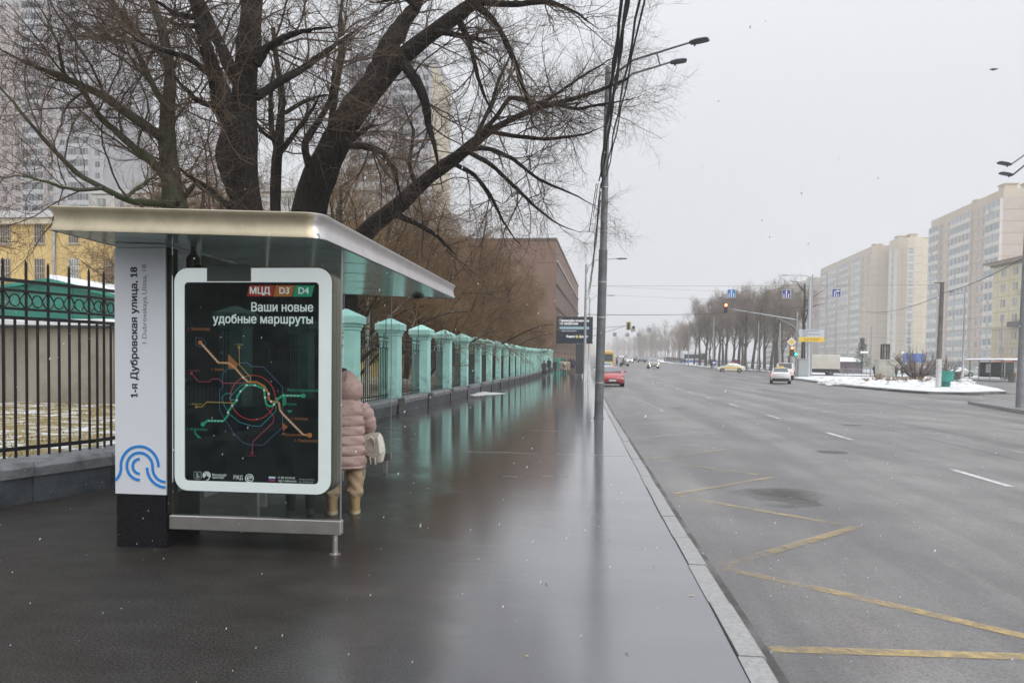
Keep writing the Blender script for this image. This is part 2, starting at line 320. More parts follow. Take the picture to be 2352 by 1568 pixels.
def worn_paint(name, col, wear, sc=9.):
    """road paint worn through to the asphalt"""
    m = mat(name, col, .5); n, l, b = nodes_of(m)
    tc = n.new('ShaderNodeTexCoord'); q = n.new('ShaderNodeTexNoise'); q.inputs['Scale'].default_value = sc; q.inputs['Detail'].default_value = 9; q.inputs['Roughness'].default_value = .7; l.new(tc.outputs['Object'], q.inputs['Vector'])
    q2 = n.new('ShaderNodeTexNoise'); q2.inputs['Scale'].default_value = .9; q2.inputs['Detail'].default_value = 2; l.new(tc.outputs['Object'], q2.inputs['Vector'])
    ad = n.new('ShaderNodeMath'); ad.operation = 'ADD'; l.new(q.outputs[0], ad.inputs[0]); l.new(q2.outputs[0], ad.inputs[1])
    cr = n.new('ShaderNodeValToRGB'); e = cr.color_ramp.elements; e[0].position = wear-.1; e[0].color = (0, 0, 0, 1); e[1].position = wear+.1
    md = n.new('ShaderNodeMath'); md.operation = 'MULTIPLY'; md.inputs[1].default_value = .5; l.new(ad.outputs[0], md.inputs[0]); l.new(md.outputs[0], cr.inputs[0])
    mr = n.new('ShaderNodeMapRange'); mr.inputs[3].default_value = .06; mr.inputs[4].default_value = .85; l.new(cr.outputs[0], mr.inputs[0])
    l.new(mr.outputs[0], b.inputs['Alpha'])
    return m
def snow_mix(name, base, base2, cover, sc=1.6, snow=(.8, .82, .85)):
    """patchy thin snow over grass"""
    m = mat(name, base, .8); n, l, b = nodes_of(m)
    tc = n.new('ShaderNodeTexCoord')
    def nz(scale, det=8, r=.68):
        q = n.new('ShaderNodeTexNoise'); q.inputs['Scale'].default_value = scale; q.inputs['Detail'].default_value = det; q.inputs['Roughness'].default_value = r; l.new(tc.outputs['Object'], q.inputs['Vector']); return q
    a = nz(sc*3); g = nz(sc*14, 6); cv = nz(sc, 9, .75)
    c1 = n.new('ShaderNodeValToRGB'); e = c1.color_ramp.elements; e[0].position = .35; e[0].color = (*base, 1); e[1].position = .65; e[1].color = (*base2, 1); l.new(g.outputs[0], c1.inputs[0])
    c2 = n.new('ShaderNodeValToRGB'); e = c2.color_ramp.elements; e[0].position = cover-.04; e[0].color = (1, 1, 1, 1); e[1].position = cover+.05; e[1].color = (0, 0, 0, 1); l.new(cv.outputs[0], c2.inputs[0])
    mxc = n.new('ShaderNodeMixRGB'); l.new(c2.outputs[0], mxc.inputs[0]); l.new(c1.outputs[0], mxc.inputs[1]); mxc.inputs[2].default_value = (*snow, 1)
    l.new(mxc.outputs[0], b.inputs['Base Color'])
    bp = n.new('ShaderNodeBump'); bp.inputs['Distance'].default_value = .04; bp.inputs['Strength'].default_value = .7; l.new(g.outputs[0], bp.inputs['Height']); l.new(bp.outputs[0], b.inputs['Normal'])
    return m
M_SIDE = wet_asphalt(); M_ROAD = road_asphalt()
M_KERB = mat('granite_kerb', (.33, .33, .33), .45, noise=(30, (.22, .215, .21), .35, .7), bump=(60, .3, .004))
M_YEL = worn_paint('worn_yellow_paint', (.5, .37, .16), .512); M_YEL2 = worn_paint('very_worn_yellow_paint', (.48, .38, .2), .545); M_WHT = worn_paint('worn_white_paint', (.62, .62, .61), .42)
M_FAINT = worn_paint('faded_white_paint', (.42, .42, .41), .5)
M_LAWN = snow_mix('lawn_with_thin_snow', (.2, .15, .045), (.33, .25, .1), .455, 1.9)
M_SNOW = snow_mix('snow_cover', (.3, .3, .26), (.5, .5, .47), .55, .8, (.68, .7, .73))
M_PLAZA = mat('far_pavement', (.2, .2, .2), .5, noise=(.6, (.13, .13, .13), .35, .7))
M_EARTH = mat('ground_earth', (.13, .12, .1), .9, noise=(.1, (.2, .2, .2), .4, .6))
M_OIL = worn_paint('oil_stain', (.045, .038, .03), .47, 3.)
_n, _l, _b = nodes_of(M_OIL); _t = _n.new('ShaderNodeTexCoord'); _m = _n.new('ShaderNodeMapping'); _m.inputs['Location'].default_value = (-2.55/.75, -10.75/1.25, 0); _m.inputs['Scale'].default_value = (1/.75, 1/1.25, 0); _l.new(_t.outputs['Object'], _m.inputs[0])
_g = _n.new('ShaderNodeTexGradient'); _g.gradient_type = 'SPHERICAL'; _l.new(_m.outputs[0], _g.inputs[0]); _x = _n.new('ShaderNodeMath'); _x.operation = 'MULTIPLY'; _o = _b.inputs['Alpha'].links[0].from_socket; _l.new(_o, _x.inputs[0]); _l.new(_g.outputs[1], _x.inputs[1]); _l.new(_x.outputs[0], _b.inputs['Alpha'])
# ================================================================== GROUND, ROAD, SIDEWALK
def grid_sheet(name, xs, ys, off, m, kind='structure', parent=None):
    X, Y = np.meshgrid(np.array(xs, float), np.array(ys, float)); Z = gzv(X, Y)+off
    V = np.stack([X, Y, Z], -1).reshape(-1, 3); nx, ny = len(xs), len(ys)
    i = (np.arange(ny-1)[:, None]*nx+np.arange(nx-1)[None, :]).ravel(); Q = np.stack([i, i+1, i+1+nx, i+nx], 1)
    o = link(name, np_mesh(name, V, Q, m), parent); tag(o, kind=kind); return o
grid_sheet('ground', [-450, -300, -200, -120, -80, -40, -20, -8, -6, 0, 6, 12, 18, 25, 40, 60, 90, 130, 200, 300, 450, 640], [-60, -20, 0, 20, 40, 60, 65, 70, 75, 80, 85, 90, 100, 120, 150, 200, 260, 330, 420, 520, 640, 800, 1000, 1180], -.5, M_EARTH)
def kx(y):                          # the kerb line bends slowly towards the buildings
    pts = [(-12, 1.08), (4.2, 1.0), (8, .91), (17.9, .72), (27.6, .52), (37.5, .40), (60, .0), (90, -.45), (123, -.65), (400, -3), (1200, -12)]
    for (a, xa), (b, xb) in zip(pts, pts[1:]):
        if y <= b: return xa+(xb-xa)*(y-a)/(b-a)
    return pts[-1][1]
YS = [-12, -6, 0, 3, 6, 9, 12, 15, 18, 22, 27.6, 32, 37.5, 45, 52, 60, 65, 70, 75, 80, 85, 90, 100, 110, 123, 150, 180, 220, 260, 320, 400, 500, 650, 800, 1000, 1150]
def ribbon(name, ys, fx0, fx1, off, m, kind='structure', n=6, thick=0.):
    V = []; Q = []
    for y in ys:
        for i in range(n+1):
            x = fx0(y)+(fx1(y)-fx0(y))*(i/n)**1.0; V.append((x, y, gz(x, y)+off))
    for j in range(len(ys)-1):
        for i in range(n): Q.append((j*(n+1)+i, j*(n+1)+i+1, (j+1)*(n+1)+i+1, (j+1)*(n+1)+i))
    o = link(name, np_mesh(name, np.array(V), np.array(Q), m)); tag(o, kind=kind); return o
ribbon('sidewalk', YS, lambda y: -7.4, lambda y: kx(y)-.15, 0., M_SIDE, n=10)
ribbon('road', YS, lambda y: kx(y)-.02, lambda y: 170 if y < 160 else (90 if y < 300 else 30), -.12, M_ROAD, n=40)
# kerb stones, one by one while they can be told apart
kerb = empty('kerb', (1, 0, 0)); tag(kerb, kind='structure')
yk = -3.0; i = 0
while yk < 62:
    L = 1.0 if yk > 0 else 1.5; y2 = yk+L-.012
    xa, xb = kx(yk), kx(y2); dz = random.uniform(-.004, .006); dx = random.uniform(-.006, .006)
    mb = MB(); w = .15; bv = .015
    ring = lambda x, y: [(x-w, y, -.2), (x+.004, y, -.2), (x+.004, y, .012-bv+dz), (x-bv, y, .012+dz), (x-w, y, .012+dz)]
    mb.rings([ring(xa+dx, yk), ring(xb+dx, y2)]); mb.build('stone', M_KERB, kerb, world=True); yk += L
mb = MB(); pts = [y for y in YS if y >= 60]
mb.rings([[(kx(y)-.15, y, gz(0, y)-.2), (kx(y), y, gz(0, y)-.2), (kx(y), y, gz(0, y)+.012), (kx(y)-.15, y, gz(0, y)+.012)] for y in pts])
tag(mb.build('far_stones', M_KERB, kerb, world=True), kind='stuff')
# lawn behind the fence, raised; and the snow-covered courts behind it
def convex_sheet(name, poly, off, m, kind='structure', cell=6., skirt=0., label=None):
    xs = [p[0] for p in poly]; ys = [p[1] for p in poly]
    bm = bmesh.new(); nx = max(1, int((max(xs)-min(xs))/cell)); ny = max(1, int((max(ys)-min(ys))/cell))
    vs = [[bm.verts.new((min(xs)+(max(xs)-min(xs))*i/nx, min(ys)+(max(ys)-min(ys))*j/ny, 0)) for i in range(nx+1)] for j in range(ny+1)]
    for j in range(ny):
        for i in range(nx): bm.faces.new((vs[j][i], vs[j][i+1], vs[j+1][i+1], vs[j+1][i]))
    area = sum(poly[i][0]*poly[(i+1) % len(poly)][1]-poly[(i+1) % len(poly)][0]*poly[i][1] for i in range(len(poly)))
    for i in range(len(poly)):
        a, b = poly[i], poly[(i+1) % len(poly)]; nrm = Vector((b[1]-a[1], -(b[0]-a[0]), 0))*(1 if area > 0 else -1)
        bmesh.ops.bisect_plane(bm, geom=bm.verts[:]+bm.edges[:]+bm.faces[:], plane_co=(a[0], a[1], 0), plane_no=nrm, clear_outer=True)
    for v in bm.verts: v.co.z = gz(v.co.x, v.co.y)+off
    me = bpy.data.meshes.new(name)
    if skirt:
        ed = [e for e in bm.edges if e.is_boundary]; r_ = bmesh.ops.extrude_edge_only(bm, edges=ed)
        for v in r_['geom']:
            if isinstance(v, bmesh.types.BMVert): v.co.z -= skirt
        me.materials.append(m); me.materials.append(M_KERB)
        bm.normal_update()
        for f in bm.faces:
            if abs(f.normal.z) < .5: f.material_index = 1
    else: me.materials.append(m)
    bmesh.ops.recalc_face_normals(bm, faces=bm.faces)
    bm.to_mesh(me); bm.free(); o = link(name, me); tag(o, kind=kind); return o
FL = [(-8.4, 2.0), (-6.75, 7.2), (-6.15, 9.2), (-6.1, 12.0), (-6.1, 120)]     # line of the street fence
def fx(y):
    for (xa, a), (xb, b) in zip(FL, FL[1:]):
        if y <= b: return xa+(xb-xa)*(y-a)/(b-a)
    return FL[-1][0]
V = []; Q = []; ysl = [1, 3, 5, 7.2, 9.2, 12, 14, 17, 20, 24, 30, 40, 50, 60, 65, 70, 75, 80, 90, 105, 125]
for y in ysl:
    for i in range(13):
        x = fx(y)-.05 - (i/12)**1.6*70; V.append((x, y, gz(x, y)+.28+.03*math.sin(x*1.7+y)*min(1, i/3)))
for j in range(len(ysl)-1):
    for i in range(12): Q.append((j*13+i, (j+1)*13+i, (j+1)*13+i+1, j*13+i+1))
tag(link('lawn', np_mesh('lawn', np.array(V), np.array(Q), M_LAWN, True)), kind='structure')
# grass tufts showing through the snow on the near lawn
M_GRASS = mat('dry_grass', (.2, .16, .05), .8, noise=(3, (.1, .11, .03), .4, .6))
V = []; F = []
for _ in range(9000):
    y = 6.5+random.random()**1.4*16; x = fx(y)-.3-random.random()**1.3*9
    if math.sin(x*2.1+y*.7)+math.sin(y*1.9-x) + random.gauss(0, .9) < .1: continue
    h = random.uniform(.03, .09); a = random.uniform(0, 6.28); w = .008; z = .28+.03*math.sin(x*1.7+y)
    lx, ly = random.gauss(0, .04), random.gauss(0, .04); k = len(V)
    V += [(x-w*math.cos(a), y-w*math.sin(a), z-.01), (x+w*math.cos(a), y+w*math.sin(a), z-.01), (x+lx, y+ly, z+h)]; F.append((k, k+1, k+2))
tag(link('grass', np_mesh('grass', np.array(V), np.array(F), M_GRASS)), kind='stuff')
# ---- traffic island and far pavements on the right
isl = [ground(*q, 0)[:2] for q in [(1818, 868), (1890, 877), (1950, 885), (2050, 894), (2130, 900), (2215, 902), (2312, 899), (2290, 892), (2240, 882), (2180, 876), (2100, 870), (1950, 864), (1850, 863)]]
convex_sheet('traffic_island_snow', isl, .03, M_SNOW, cell=3., skirt=.16)
med = [(17.6, 38.6), (16.3, 31.5), (16.0, 20), (26, 20), (26, 33), (19.5, 38.4)]
convex_sheet('median_pavement', med, .02, M_PLAZA, cell=3, skirt=.15)
convex_sheet('far_side_path', [(48, 96), (160, 96), (160, 132), (48, 114)], -.02, M_PLAZA, cell=6, skirt=.1)
convex_sheet('plaza_snow', [(36, 134), (48, 118), (170, 140), (170, 168), (36, 168)], 0, M_SNOW, cell=6, skirt=.12)
convex_sheet('verge_snow', [(13.5, 330), (24.0, 166), (30.0, 142), (35, 140), (35, 168), (45, 330)], .0, M_SNOW, cell=6, skirt=.12)
convex_sheet('verge_path', [(24.3, 165.5), (30.3, 142.5), (33.0, 142.5), (26.5, 165.5)], .02, M_PLAZA, cell=5)
convex_sheet('court_snow', [(35.2, 169), (170, 169), (260, 330), (45.2, 330)], .02, M_SNOW, cell=10)
# ---- road markings
def strip(name, pts, w, m, parent=None, off=-.116):
    P_ = [Vector(p[:2]) for p in pts]; Q_ = [P_[0]]
    for a, b in zip(P_, P_[1:]):
        k = max(1, int((b-a).length/3))
        for i in range(1, k+1): Q_.append(a.lerp(b, i/k))
    V = []; F = []
    for i, p in enumerate(Q_):
        d = (Q_[min(i+1, len(Q_)-1)]-Q_[max(0, i-1)]).normalized(); n_ = Vector((-d.y, d.x))
        for s_ in (-1, 1):
            q = p+n_*w/2*s_; V.append((q.x, q.y, gz(q.x, q.y)+off))
    for i in range(len(Q_)-1): F.append((2*i, 2*i+2, 2*i+3, 2*i+1))
    o = link(name, np_mesh(name, np.array(V), np.array(F), m), parent)
    tag(o, kind='structure'); return o
zz = [(2.55, 4.86), (1.12, 4.97), (2.9, 5.05), None]
strip('bus_stop_marking', [(1.13, 4.98), (3.3, 5.1)], .11, M_YEL)
strip('bus_stop_marking', [(1.17, 6.9), (2.05, 6.2), (2.95, 5.4)], .12, M_YEL)
strip('bus_stop_marking', [(1.17, 6.98), (2.95, 8.92)], .12, M_YEL, off=-.112)
strip('bus_stop_marking', [(1.1, 10.62), (2.05, 9.7), (2.8, 9.0)], .11, M_YEL2)
strip('bus_stop_marking', [(1.1, 10.7), (2.85, 12.6)], .11, M_YEL2, off=-.112)
strip('bus_stop_marking', [(1.05, 14.5), (1.75, 13.75), (2.7, 12.8)], .1, M_YEL2)
strip('bus_stop_marking', [(1.05, 14.6), (2.75, 16.4)], .1, M_YEL2, off=-.112)
for k in range(4):
    y0 = 18.3+k*3.8; strip('bus_stop_marking', [(1.05-.03*k, y0), (2.7, y0-1.8)], .1, M_FAINT); strip('bus_stop_marking', [(1.05-.03*k, y0+.1), (2.7, y0+1.9)], .1, M_FAINT, off=-.112)
for k in range(10):
    y0 = 12.3+k*6.95; x0 = 6.25-.012*(y0-12); strip('lane_dash', [(x0, y0), (x0-.02, y0+1.9)], .13, M_WHT)
dl = [(9.2, -5), (9.15, 15), (8.9, 28), (8.75, 40), (8.9, 52), (9.5, 66), (10.6, 84), (11.6, 104), (11.9, 118)]
strip('centre_line', [(x-.14, y) for x, y in dl], .11, M_FAINT); strip('centre_line', [(x+.16, y) for x, y in dl], .11, M_FAINT)
for a, b in [((15.6, 150), (11.6, 110)), ((20.6, 150), (15.6, 110)), ((26, 155), (19.6, 109)), ((14.7, 101), (13.6, 78)), ((13.9, 76.5), (12.7, 64.5)), ((20.3, 102), (16.6, 73)), ((17, 72), (15.7, 62)), ((15.9, 60), (15.1, 52.5)), ((14.9, 46), (13.6, 33)), ((13.4, 30), (12.8, 22)), ((18.5, 52), (16.7, 41)), ((23.5, 50), (20.8, 44)), ((26, 49), (33, 47)), ((36, 48), (47, 47)), ((2.6, 27.5), (2.2, 37)), ((5.6, 84), (5.3, 92)), ((5.2, 98), (5.0, 106))]:
    strip('lane_line', [a, b], .12, M_FAINT)
for k in range(7): strip('crossing_bar', [(2.2+k*1.6, 111), (2.2+k*1.6, 114)], .4, M_FAINT)
# damp oil stain by the stop
bm = bmesh.new(); ring = []
for i in range(28):
    a = 2*math.pi*i/28; ring.append(bm.verts.new((2.55+(.55+.12*math.sin(3*a)+.08*math.sin(7*a))*math.cos(a), 10.75+(.95+.2*math.sin(2*a+1))*math.sin(a), -.1145)))
bm.faces.new(ring); me = bpy.data.meshes.new('oil_stain'); bm.to_mesh(me); bm.free(); me.materials.append(M_OIL); tag(link('oil_stain', me), kind='structure')

# seams and patched strips in the road surface
M_TAR = worn_paint('tar_seam', (.03, .03, .032), .46, 3.); M_PATCH = worn_paint('asphalt_patch', (.125, .122, .12), .52, 1.2)
strip('road_seam', [(8.2, 6), (8.2, 30), (7.95, 55)], .022, M_TAR, off=-.1175)
for x, y in ((4.9, 16.5), (7.7, 24), (3.3, 31)):
    tag(MB().lathe([(.3, -.006), (.3, .002), (.27, .003), (.01, .003)], 22, (x, y, -.12)).build('manhole_cover', mat('cast_iron_cover', (.05, .05, .052), .5, .5, noise=(20, (.1, .09, .085), .4, .6)), None, True), 'round cast iron manhole cover in the road, %s' % {16.5: 'nearest the bus stop marking', 24: 'in the second lane', 31: 'farthest of the three'}[y], 'manhole cover', 'manhole covers in the road')

M_RIDGE = worn_paint('joint_wet_glint', (.4, .41, .42), .5, 4.)  # joints in a pale tone that stands in for their wet glint
for (xa, ya), (xb, yb), w in (((960, 1034), (1440, 1047), .045), ((1150, 1094), (1310, 1095), .03), ((1130, 985), (1330, 992), .04), ((1100, 930), (1350, 936), .05)):
    a, b = ground(xa, ya), ground(xb, yb); n = 9; pts = [(a.x+(b.x-a.x)*i/n, a.y+(b.y-a.y)*i/n+.05*math.sin(i*2.3+xa)) for i in range(n+1)]; strip('sidewalk_joint_glint', pts, w, M_RIDGE, off=.003)

# grey slush along the island kerb and lumps of snow round its planting
M_SLUSH = worn_paint('grey_slush', (.28, .28, .28), .46, 2.)
strip('slush', [tuple(p) for p in isl[:7]], 1.1, M_SLUSH, off=.036); strip('slush', [tuple(p) for p in isl[:7]], .5, M_SLUSH, off=-.112)
V = []; Q = []
for _ in range(150):
    px, py = random.uniform(1880, 2230), random.uniform(868, 884); g = ground(px, py, .02); r_ = random.uniform(.2, .65); hh = r_*random.uniform(.2, .5); k = len(V); n_ = 9
    for j in range(3):
        for i in range(n_): a = 2*math.pi*i/n_; f = (1, .75, .3)[j]*(1+.25*math.sin(3*a+k)+random.uniform(-.12, .12)); V.append((g.x+r_*f*math.cos(a), g.y+r_*f*math.sin(a), .02+hh*(0, .6, 1)[j]))
    for j in range(2):
        for i in range(n_): Q.append((k+j*n_+i, k+j*n_+(i+1) % n_, k+(j+1)*n_+(i+1) % n_, k+(j+1)*n_+i))
tag(link('snow_lumps', np_mesh('snow_lumps', np.array(V), np.array(Q), mat('lumpy_snow', (.7, .71, .73), .8, noise=(1.5, (.3, .28, .24), .48, .66), bump=(6, .6, .06)), True)), 'lumps of half melted snow round the dry shrubs on the island', 'snow', kind='stuff')

M_SILT = worn_paint('gutter_silt', (.06, .056, .05), .53, 2.5)
strip('gutter_silt', [(kx(y)+.07, y) for y in (2, 5, 8, 12, 16, 20, 26, 33, 42, 55)], .13, M_SILT, off=-.1165)
# ================================================================== BUS SHELTER
M_STEEL = mat('brushed_steel', (.55, .53, .51), .38, .85, noise=(6, (.46, .44, .42), .35, .7))
M_CHAMP = mat('champagne_steel', (.56, .49, .36), .42, .75, noise=(5, (.4, .35, .24), .35, .75))
M_SILV = mat('silver_trim', (.62, .6, .59), .34, .88, noise=(5, (.52, .5, .49), .35, .75))
M_PYLON = mat('silver_lacquer', (.74, .77, .82), .3, .1)
M_BLACK = mat('black_granite', (.012, .012, .014), .22, noise=(80, (.03, .03, .032), .5, .8))
M_DARK = mat('dark_anodised', (.035, .034, .03), .35, .4)
M_BRONZE = mat('bronze_anodised', (.16, .145, .11), .3, .6)
M_CEIL = mat('polished_ceiling', (.66, .8, .76), .15, .55)
M_LBOX = mat('white_enamel_glass', (.84, .85, .87), .12, coat=.4, emit=(.96, .97, 1), es=.36)
M_GLASS = glass_mat('shelter_glass', (.94, .972, .962), .04, .01, .012)
M_PGLASS = glass_mat('poster_glass', (.95, .98, .97), .0, .01, .004)
M_POST = mat('poster_black', (.006, .01, .016), .5, spec=.08)
def flat(name, c, e=.12): return mat(name, c, .5, emit=c if e else None, es=e)
C_WHITE = flat('print_white', (.8, .8, .82), .3); C_RED = flat('print_red', (.62, .05, .04)); C_ORG = flat('print_orange', (.75, .22, .05)); C_GRN = flat('print_green', (.02, .45, .26))
C_SAL = flat('print_salmon', (.85, .38, .2)); C_CRIM = flat('print_crimson', (.4, .04, .1)); C_CYAN = flat('print_cyan', (.04, .3, .36)); C_BLUE = flat('print_blue', (.07, .16, .28)); C_YEL = flat('print_ochre', (.55, .32, .06))
C_BLU2 = flat('logo_blue', (.02, .22, .62), 0); C_INK = flat('ink', (.02, .022, .03), 0); C_GREY = flat('ink_grey', (.2, .2, .22), 0); C_DKO = flat('print_dim_orange', (.5, .13, .03)); C_DKG = flat('print_dim_green', (.01, .3, .18)); C_TXT = flat('print_dim_white', (.5, .52, .55)); C_FBLUE = flat('flag_blue', (.03, .1, .5))
sh = empty('bus_shelter', (-3.0, 8.6, 0), 0, 'large glass bus shelter with champagne roof edge, silver name column and lit route poster', 'bus shelter')
def S(mb, name, m, parent=None, smooth=False):
    mb.v = [(x+3.0, y-8.6, z) for x, y, z in mb.v]; return mb.build(name, m, parent or sh, smooth)
sz = lambda x: 2.655-.034*(x+3.2)               # underside of the sloping roof
# --- roof: coved metal edge, cover, ceiling panels
X0, X1, Y0, Y1 = -4.37, -2.1, 5.74, 11.42
out = []
for cx_, cy_, a0, r in ((X1, Y0, -90, .13), (X1, Y1, 0, .05), (X0, Y1, 90, .05), (X0, Y0, 180, .05)):
    sx = -1 if cx_ == X1 else 1; sy = 1 if cy_ == Y0 else -1
    for i in range(7): 
        a = R(a0+90*i/6); out.append((cx_+sx*r+r*math.cos(a), cy_+sy*r+r*math.sin(a)))
prof = [(.0, -.004), (.0, .006), (.010, .03), (.019, .06), (.023, .09), (.019, .125), (.008, .155), (-.002, .175), (-.002, .185), (.01, .192), (.06, .2)]
cx_, cy_ = (X0+X1)/2, (Y0+Y1)/2
def inset(p, d):
    hx, hy = (X1-X0)/2, (Y1-Y0)/2; return (cx_+(p[0]-cx_)*(hx-d)/hx, cy_+(p[1]-cy_)*(hy-d)/hy)
rings = []
for d, z in prof:
    rings.append([(*inset(p, d), sz(p[0])+z) for p in out])
mb = MB(); mb.rings(rings, cap=False)
n = len(out)
for fi in range(len(mb.f)):
    k = fi % n; p = out[k]; q = out[(k+1) % n]
    if p[1] < Y0+.1 and q[1] < Y0+.1 and p[0] < X1-.07: mb.mi[fi] = 1
roof = S(mb, 'roof_edge', [M_SILV, M_CHAMP], smooth=True)
M_RTOP = snow_mix('roof_cover', (.2, .2, .2), (.3, .3, .3), .6, 1.2)
mb = MB(); mb.rings([[(*inset(p, .06), sz(p[0])+.2) for p in out], [(*inset(p, .7), sz(p[0])+.23) for p in out]]); S(mb, 'roof_cover', M_RTOP)
ys = [5.77, 6.39, 7.35, 8.3, 9.3, 10.3, 11.08, 11.4]
for a, b in zip(ys, ys[1:]):
    mb = MB(); g = .006; rr_ = []
    for i in range(9):
        x = X0+.03+(X1-X0-.06)*i/8; w = .012*math.sin(i*1.3+a)
        rr_.append([(x, a+g, sz(x)-.001+w*.3), (x, b-g, sz(x)-.001+w*.3), (x, b-g, sz(x)+.02), (x, a+g, sz(x)+.02)])
    mb.rings(rr_); S(mb, 'ceiling_panel', M_CEIL, smooth=True)
mb = MB(); mb.box(X0+.04, X1-.04, Y0+.04, Y1-.04, 2.66, 2.662); 
mb.v = [(x, y, sz(x)+.03+(z-2.66)) for x, y, z in mb.v]; S(mb, 'ceiling_backing', M_DARK)
p = atY(960, 676, 11.15)
mb = MB(); mb.lathe([(.10, 0), (.1, .012), (.03, .02)], 16, (p.x, p.y, sz(p.x)-.022)); mb.lathe([(.05, -.03), (.085, -.0), ], 12, (p.x, p.y, sz(p.x)-.022)); S(mb, 'ceiling_lamp', M_DARK, smooth=True)
mb = MB(); mb.lathe([(.02, .0), (.055, .03), (.062, .09), (.062, .16), (.03, .2), (.02, .26)], 14, (-3.62, 6.62, 2.42)); mb.tube([(-3.6, 6.6, 2.5), (-3.5, 6.56, 2.49)], [.03, .024], 8); S(mb, 'dark_fitting', M_DARK, smooth=True)  # dark rounded body with a short snout, hung under the ceiling
# --- name column
col_ = S(MB().box(-4.22, -3.745, 6.38, 6.98, .474, 2.64), 'name_column', M_PYLON)
mb = MB(); mb.box(-4.22, -3.745, 6.385, 6.98, 2.646, 2.705); mb.v = [(x, y, min(z, sz(x)-.004)) for x, y, z in mb.v]; S(mb, 'column_head', M_PYLON)
S(MB().box(-4.215, -3.75, 6.39, 6.97, 0, .47), 'column_base', M_BLACK)
mb = MB(); mb.box(-3.743, -3.70, 6.40, 6.5, .3, 2.64); mb.box(-3.738, -3.726, 6.39, 6.4, .3, 2.64); S(mb, 'column_channel', M_DARK)
L3 = lambda x, y, z: (x+3.0, y-8.6, z)
def T_on(parent, name, body, size, m, x, y, z, **k):
    return text(name, body, size, m, parent, L3(x, y, z), **k)
up = (R(90), R(-90), 0)
T_on(col_, 'lettering', '1-я Дубровская улица, 18', .088, C_INK, -4.035, 6.378, 1.325, rot=up, bold=.0026, width=1.145)
T_on(col_, 'lettering', '1 Dubrovskaya Ulitsa, 18', .06, C_GREY, -3.94, 6.378, 1.79, rot=up, bold=-.0003, width=.69)
u = .47/389; lz = lambda q: (-4.22+(q[0]-893)*u, .474+(1033-q[1])*u)
def logo(pts):
    mb = MB(); stroke2d(mb, [lz(q) for q in pts], 19*u, 6.374, 6.3785); S(mb, 'logo_line', C_BLU2, col_)
A_ = lambda cx, cy, r, a0, a1, n=22: [(cx+r*math.cos(R(a0+(a1-a0)*i/n)), cy-r*math.sin(R(a0+(a1-a0)*i/n))) for i in range(n+1)]
logo([(896, 935), (915, 915), (932, 885), (940, 855)]+A_(1085, 828, 146, 180, 0))
logo(A_(1085, 828, 100, 270, 0)[:-1]+A_(1283, 840, 97, 180, 270, 12)[1:])
logo(A_(1085, 828, 54, 270, 90)); logo(A_(1283, 835, 141, 180, 270, 14))
# --- glass end wall with its sill bar and foot
gl = lambda x0, x1, y: MB().add([(x0, y, .3), (x1, y, .3), (x1, y, sz(x1)-.006), (x0, y, sz(x0)-.006), (x0, y+.012, .3), (x1, y+.012, .3), (x1, y+.012, sz(x1)-.006), (x0, y+.012, sz(x0)-.006)], [(3, 2, 1, 0), (4, 5, 6, 7), (0, 1, 5, 4), (1, 2, 6, 5), (2, 3, 7, 6), (3, 0, 4, 7)])
S(gl(-3.697, -2.172, 6.4), 'glass_end_wall', M_GLASS)
S(MB().box(-2.171, -2.163, 6.398, 6.414, .3, sz(-2.16)-.006), 'glass_edge', M_STEEL)
S(MB().box(-3.71, -2.155, 6.365, 6.445, .175, .298, .006), 'sill_bar', M_STEEL)
S(MB().tube([(-2.215, 6.405, 0), (-2.215, 6.405, .176)], .024, 12).lathe([(.05, 0), (.05, .008)], 12, (-2.215, 6.405, 0)), 'foot', M_STEEL, smooth=True)
S(gl(-3.72, -3.0, 11.1), 'glass_end_wall', M_GLASS)
S(MB().box(-3.0, -2.993, 11.098, 11.114, .3, sz(-3.0)-.006), 'glass_edge', M_STEEL)
S(MB().box(-3.72, -2.985, 11.06, 11.15, .2, .31, .005), 'sill_bar', mat('grey_steel_sill', (.2, .2, .2), .4, .5)); S(MB().box(-3.1, -3.05, 11.08, 11.13, 0, .2), 'foot', M_STEEL)
for a, b in ((7.0, 8.35), (8.37, 9.72), (9.74, 11.08)):
    mb = MB(); mb.box(-3.745, -3.733, a, b, 1.02, 2.66); S(mb, 'back_glass', M_GLASS)
    S(MB().box(-3.76, -3.72, a, b, .34, 1.0, .004), 'back_panel', mat('grey_back_panel', (.36, .37, .35), .4, .2))
for y in (8.36, 9.73): S(MB().box(-3.79, -3.7, y-.03, y+.03, 0, 2.66), 'post', M_STEEL)
S(MB().box(-3.66, -3.3, 7.3, 10.6, .43, .46, .006), 'bench_seat', mat('bench_wood', (.25, .15, .08), .5, noise=(12, (.18, .1, .05), .4, .6)))
for y in (7.6, 10.3): S(MB().box(-3.55, -3.45, y-.03, y+.03, 0, .43), 'bench_leg', M_STEEL)
